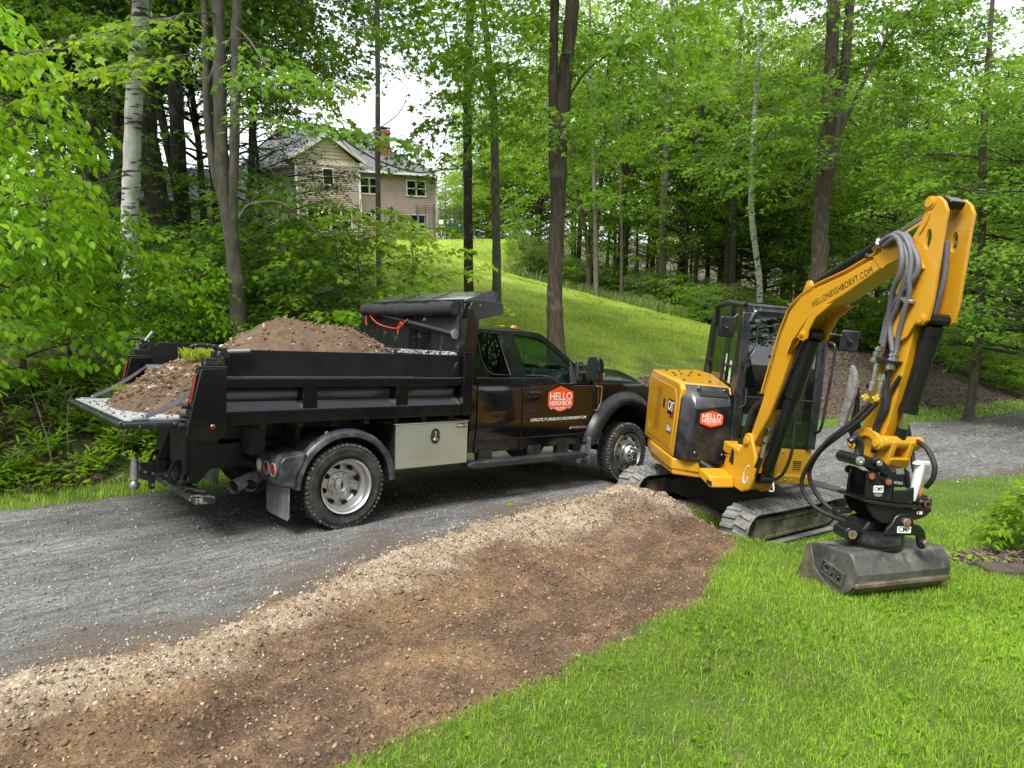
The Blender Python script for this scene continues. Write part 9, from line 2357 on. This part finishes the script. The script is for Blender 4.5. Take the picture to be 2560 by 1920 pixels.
# ---- spoil carried by the truck
def heap():
 SOIL = mat("loose_brown_soil", (0.050, 0.032, 0.020), 0.95, col2=(0.135, 0.088, 0.052), vscale=5, detail=9, bump=0.9, bscale=35, dirt=(0.20, 0.15, 0.095), dirt_amt=0.5, dirt_scale=8, dlo=0.54, dhi=0.74)
 nx_, ny_ = 150, 110
 u = np.linspace(-1.86, 1.36, nx_); v = np.linspace(-1.03, 1.03, ny_); U, Vv = np.meshgrid(u, v, indexing='ij')
 cones = [(0.0, 0.22, 2.02, 0.80), (0.62, 0.15, 1.93, 0.85), (0.35, -0.1, 1.90, 0.8), (0.85, 0.30, 1.78, 0.95), (-1.02, 0.35, 1.52, 0.95), (-0.90, -0.12, 1.57, 0.84), (-0.5, 0.1, 1.58, 0.9)]
 Hh = np.full(U.shape, 0.9)
 acc = 0
 for (cx, cy, cz, sl) in cones: acc = acc + np.exp(11 * (cz + 0.01 - sl * (np.sqrt((U - cx) ** 2 + (Vv - cy) ** 2 + 0.09) - 0.3)))
 Hh = np.maximum(Hh, np.log(acc) / 11 - 0.04)
 Hh = np.minimum(Hh, 1.30 + np.clip((U + 1.75) * 1.2, -0.3, 1))
 Hh = Hh + 0.05 * fbm(U, Vv, 6, 4) + 0.04 * np.maximum(0, fbm(U + 3, Vv, 13, 3)) + 0.02 * fbm(U, Vv, 30, 2)
 low = 1.098 - 0.06 * (U > -1.25)
 # thin spread over the gate
 keep = Hh > low
 Hh = np.maximum(Hh, low - 0.06)
 # hide under the boards at the sides
 Hh = np.minimum(Hh, np.where(np.abs(Vv) > 0.98, np.minimum(Hh, 1.60), Hh))
 idx = np.arange(U.size).reshape(U.shape); Q = np.stack([idx[:-1, :-1], idx[1:, :-1], idx[1:, 1:], idx[:-1, 1:]], -1).reshape(-1, 4)
 kv = keep.ravel()[Q].any(1); Q = Q[kv]; uu, inv = np.unique(Q, return_inverse=True)
 P = np.stack([U.ravel(), Vv.ravel(), Hh.ravel()], 1)[uu]
 o = np_mesh("soil_heap", P, inv.reshape(-1, 4), SOIL, smooth=True); o.matrix_world = TRUCK_M
 tag(o, "heap of brown soil filling the dump bed and spilling onto the lowered tailgate", "soil heap")
 # stones mixed in, thickest on the rear slope
 gg = np.random.default_rng(77); n = 5200
 su = np.where(gg.random(n) < 0.6, gg.normal(-1.2, 0.28, n), gg.uniform(-1.3, 1.3, n)); sv = gg.uniform(-0.95, 0.95, n)
 iu = np.clip(((su + 1.86) / 3.22 * (nx_ - 1)).astype(int), 0, nx_ - 1); iv = np.clip(((sv + 1.03) / 2.06 * (ny_ - 1)).astype(int), 0, ny_ - 1)
 k = keep[iu, iv] & (su > -1.84) & (su < 1.3); su, sv, iu, iv = su[k], sv[k], iu[k], iv[k]
 sz = 0.006 + 0.030 * gg.random(len(su)) ** 3.2
 rear = su < -0.6
 a = stones("heap_stone", su[rear], sv[rear], sz[rear], ST_MIX, 78, Z=Hh[iu, iv][rear], parent=o)
 b = stones("heap_clod", su[~rear], sv[~rear], sz[~rear], ST_SOIL, 79, Z=Hh[iu, iv][~rear], parent=o)
 # crumbs scattered over the gate
 n = 260; cu, cv = gg.uniform(-1.84, -1.35, n), gg.uniform(-0.95, 0.95, n); stones("gate_crumb", cu, cv, 0.004 + 0.012 * gg.random(n) ** 3, ST_SOIL, 80, Z=np.full(n, 1.094), parent=o)
 # sods with grass
 for (cx, cy, cz, r_, hgt, nb, lab) in ((-1.03, -0.12, 1.53, 0.13, 0.10, 700, "turf sod with green grass perched on the soil behind the near post"), (-1.42, 0.60, 1.19, 0.14, 0.045, 350, "half-buried tuft of grass on the soil slope above the tailgate")):
  e = empty("grass_sod", (0, 0, 0), lab, "sod"); e.matrix_world = TRUCK_M @ Matrix.Translation((cx, cy, cz))
  V, F = STV[2]; np_mesh("sod_soil", V * np.array((r_ * 1.1, r_ * 1.2, 0.09)), F, SOIL, e)
  q = gg.normal(0, r_ * 0.5, (nb, 2)); aa = gg.uniform(0, 6.28, nb); hh = gg.uniform(0.4, 1.1, nb) * hgt; d = np.stack([np.cos(aa), np.sin(aa)], 1) * (hh * gg.uniform(0.1, 0.8, nb))[:, None]; w = 0.0028
  p = np.stack([-np.sin(aa), np.cos(aa)], 1) * w
  z0 = 0.03 + 0 * hh
  V = np.stack([np.column_stack([q - p, z0 - 0.02]), np.column_stack([q + p, z0 - 0.02]), np.column_stack([q + d * 0.4 + p * 0.8, z0 + hh * 0.6]), np.column_stack([q + d, z0 + hh])], 1).reshape(-1, 3)
  F = (np.array([(0, 1, 2), (0, 2, 3)])[None] + (np.arange(nb) * 4)[:, None, None]).reshape(-1, 3); s_ = np_mesh("sod_grass", V, F, GRASS_H, e); s_["kind"] = "stuff"
heap()
# ---- weeds on the bank behind the tailgate
def weed_proto(seed, H, n, size):
 gg = np.random.default_rng(seed); b = MB(); pos, ax, no, sz = [], [], [], []
 for k in range(3):
  l = gg.normal(0, 0.12, 2); h = H * gg.uniform(0.7, 1.1); o = gg.normal(0, 0.05, 2)
  P = [(o[0] + l[0] * u * u, o[1] + l[1] * u * u, h * u) for u in np.linspace(0, 1, 5)]; b.tube(P, [0.005, 0.0045, 0.004, 0.003, 0.002], 4, cap=False)
  for i in range(n):
   u = gg.uniform(0.05, 1.0); a = i * 2.4 + gg.uniform(-.4, .4); pos.append((o[0] + l[0] * u * u, o[1] + l[1] * u * u, h * u)); ax.append((math.cos(a), math.sin(a), gg.uniform(0.2, 1.1))); no.append((gg.normal(0, .3), gg.normal(0, .3), 1)); sz.append(size * gg.uniform(0.7, 1.25) * (1.2 - 0.5 * u))
 V, F = place_leaves(LEAF_LANCE, np.array(pos), np.array(ax, float), np.array(no, float), np.array(sz)); return b, V, F
for i in range(3):
 b, V, F = weed_proto(500 + i, [0.34, 0.28, 0.42][i], [11, 13, 10][i], [0.21, 0.17, 0.20][i]); t_ = b.build("stem", LEAF_MID, None); c_ = np_mesh("leaves", V, F, LEAF_BUSH); PROTOS["weed%d" % i] = [t_.data, c_.data]; bpy.data.objects.remove(t_); bpy.data.objects.remove(c_)
wr = random.Random(3); k = 0
while k < 105:
 x, y = wr.uniform(-6.6, -2.7), wr.uniform(5.6, 11.5); s_ = float(polyline_sd(np.array([x]), np.array([y]), FAR)[0][0])
 if not (0.42 < s_ < 2.3) or abs(math.atan2(x, y)) > R(40): continue
 plant("weed", "weed%d" % (k % 3), x, y, "leafy green weed on the bank below the tailgate", "weed", "weeds on the bank behind the tailgate", sc=wr.uniform(0.7, 1.25), lmat=[LEAF_LITE, LEAF_BUSH, LEAF_PALE][k % 3]); k += 1
for i in range(26):
 x, y = wr.uniform(-6.2, -3.2), wr.uniform(6.4, 9.8); s_ = float(polyline_sd(np.array([x]), np.array([y]), FAR)[0][0])
 if not (0.5 < s_ < 2.4): continue
 z = float(height(np.array([x]), np.array([y]))[0]); b = MB(); h = wr.uniform(0.5, 1.15); lx_, ly_ = wr.uniform(-.35, .35), wr.uniform(-.3, .2)
 b.tube([(0, 0, -0.03), (lx_ * .3, ly_ * .3, h * .5), (lx_, ly_, h)], [0.006, 0.005, 0.002], 5)
 for q in range(2): u = wr.uniform(0.4, 0.8); b.tube([(lx_ * u * u, ly_ * u * u, h * u), (lx_ * u * u + wr.uniform(-.12, .12), ly_ * u * u + wr.uniform(-.1, .1), h * u + 0.15)], [0.003, 0.0015], 4)
 o = b.build("dry_stalk", DRYST, None); o.location = (x, y, z); tag(o, "thin dry stalk standing in the weeds left of the truck", "stalk", "dry stalks on the left bank")
# ---- right edge: small shrub, plank border, cut leaves
x, y = 4.95, 6.35
PR = tree_parts(610, 0.46, 0.04, 0.34, 22, 0.012, LEAF_OVAL, 0.075, m=11, per=6, L=0.24, wob=0.03, droop=0.2, flat=0.4, sides=5, rise=0.8)
x += 0.22
e = empty("garden_shrub", (x, y, float(height(np.array([x]), np.array([y]))[0])), "small yellow-green shrub cut off by the right edge of the picture", "shrub"); PR[0].build("stem", BARK_BROWN, e); np_mesh("leaves", PR[1], PR[2], LEAF_LITE, e)
e = empty("garden_shrub", (x + 0.45, y + 0.25, float(height(np.array([x]), np.array([y]))[0])), "second yellow-green shrub just behind the first at the right edge", "shrub"); o = PR[0].build("stem", BARK_BROWN, e); np_mesh("leaves", PR[1], PR[2], LEAF_LITE, e); e.rotation_euler = (0, 0, 2.0)
SLAB = mat("weathered_stone_slab", (0.045, 0.035, 0.028), 0.9, col2=(0.085, 0.070, 0.058), vscale=6, detail=8, bump=0.4, bscale=30)
for i, (x, y, w_, d_, rz, lab) in enumerate(((4.62, 5.62, 1.0, 0.24, -0.06, "flat dark brown slab in the grass right of the bucket"),)):
 b = MB(); b.box((0, 0, 0), (w_, d_, 0.06)); o = b.build("stone_slab", SLAB, None, bevel=0.012); o.location = (x, y, float(height(np.array([x]), np.array([y]), False)[0]) + 0.012); o.rotation_euler = (R(-8.7), R(2.4), rz); tag(o, lab, "slab")
gg = np.random.default_rng(9); n = 46; X = gg.normal(4.15, 0.28, n); Y = gg.normal(6.05, 0.16, n); V, F = place_leaves(LEAF_OVAL, np.stack([X, Y, height(X, Y) + 0.03], 1), np.stack([gg.normal(0, 1, n), gg.normal(0, 1, n), gg.normal(0, .2, n)], 1), np.array((0, 0, 1.0)) + gg.normal(0, .3, (n, 3)), gg.uniform(0.05, 0.08, n)); o = np_mesh("cut_leaves", V, F, LEAF_LITE); o["kind"] = "stuff"
# ================================================================== LABELS: tell the repeats apart by where they stand
def _px(o, up=1.0):
 v = o.matrix_world.translation + Vector((0, 0, up)); c, s = math.cos(PITCH), math.sin(PITCH); Z = v.y * c - v.z * s
 return (512 + 696 * v.x / Z, 384 + 696 * (-(v.z * c + v.y * s)) / Z, Z) if Z > 0.5 else None
PLACES = [(-999, "just outside the left edge"), (0, "by the left edge of the picture"), (55, "left of the white birch"), (112, "around the white birch"), (150, "between the white birch and the grey maple"), (200, "behind the grey maple"), (245, "right of the grey maple"), (300, "below the house"), (380, "above the cab protector"), (462, "beside the two lawn trunks"), (512, "left of the big twin tree on the lawn"), (545, "behind the big twin tree on the lawn"),
   (580, "right of the big twin tree on the lawn"), (615, "above the truck hood"), (645, "around the straight grey trunk"), (685, "above the excavator cab"), (735, "around the slender birch"), (775, "left of the massive brown tree"), (812, "behind the massive brown tree"), (858, "above the middle of the boom"), (895, "behind the upper boom"), (925, "behind the stick top"), (968, "right of the stick"), (998, "by the right edge of the picture"), (1024, "just outside the right edge")]
ORD = ["nearest", "second nearest", "third nearest", "fourth nearest", "fifth nearest", "sixth nearest", "seventh nearest", "eighth nearest", "ninth nearest", "tenth nearest", "eleventh nearest", "twelfth nearest", "thirteenth nearest", "fourteenth nearest", "fifteenth nearest"]
KINDS_ = {"trees in the shaded left woods": "dark forest tree", "trees in the woods behind the lawn": "woodland maple", "slim trunks in the far woods": "slim forest trunk", "saplings in the far understory": "understory sapling", "shrubs along the lawn edge": "lawn-edge shrub", "bushes above the mulch bank": "bank-top bush", "bushes on the far woods floor": "woods-floor bush", "bushes in the left woods": "shady bush", "saplings in the left woods": "shady sapling", "trees beyond the trampoline": "hilltop maple", "saplings behind the trampoline": "hilltop sapling behind the trampoline", "weeds on the bank behind the tailgate": "leafy bank weed", "dry stalks on the left bank": "thin dry stalk"}
WEEDP = [(-500, "beyond the left edge of the tailgate"), (30, "left of the tailgate's far corner"), (70, "under the far half of the tailgate"), (105, "under the near half of the tailgate"), (135, "beside the tow ball"), (165, "behind the truck's rear frame"), (190, "behind the rear fender")]
bpy.context.view_layer.update()
_bins = {}
for o in [q for q in bpy.data.objects if q.parent is None and q.get("group") in KINDS_]:
 gname = o.get("group")
 p = _px(o)
 if p is None or not (-170 < p[0] < 1190):
  for c in list(o.children): bpy.data.objects.remove(c)
  bpy.data.objects.remove(o); continue
 tab = WEEDP if "weed" in gname or "stalk" in gname else PLACES
 place = [t for u, t in tab if p[0] >= u] or [tab[0][1]]
 tone = ""
 cr = [c for c in o.children if c.name.startswith("crown")]
 if cr and len(cr[0].material_slots): tone = {"spring_leaf": "bright ", "deep_green_leaf": "deep green ", "pale_birch_leaf": "pale green "}.get(cr[0].material_slots[0].material.name, "mid green ")
 if "trunk" in gname: tone = ""
 _bins.setdefault((gname, tone, place[-1]), []).append((p[2], o))
for (gname, tone, place), L in _bins.items():
 L.sort(key=lambda q: q[0])
 for i, (_, o) in enumerate(L):
  t_ = tone + KINDS_[gname] + " " + place
  if len(L) > 1: t_ += ", " + (ORD[i] if i < len(ORD) else "deepest") + " there"
  o["label"] = t_[0].lower() + t_[1:]
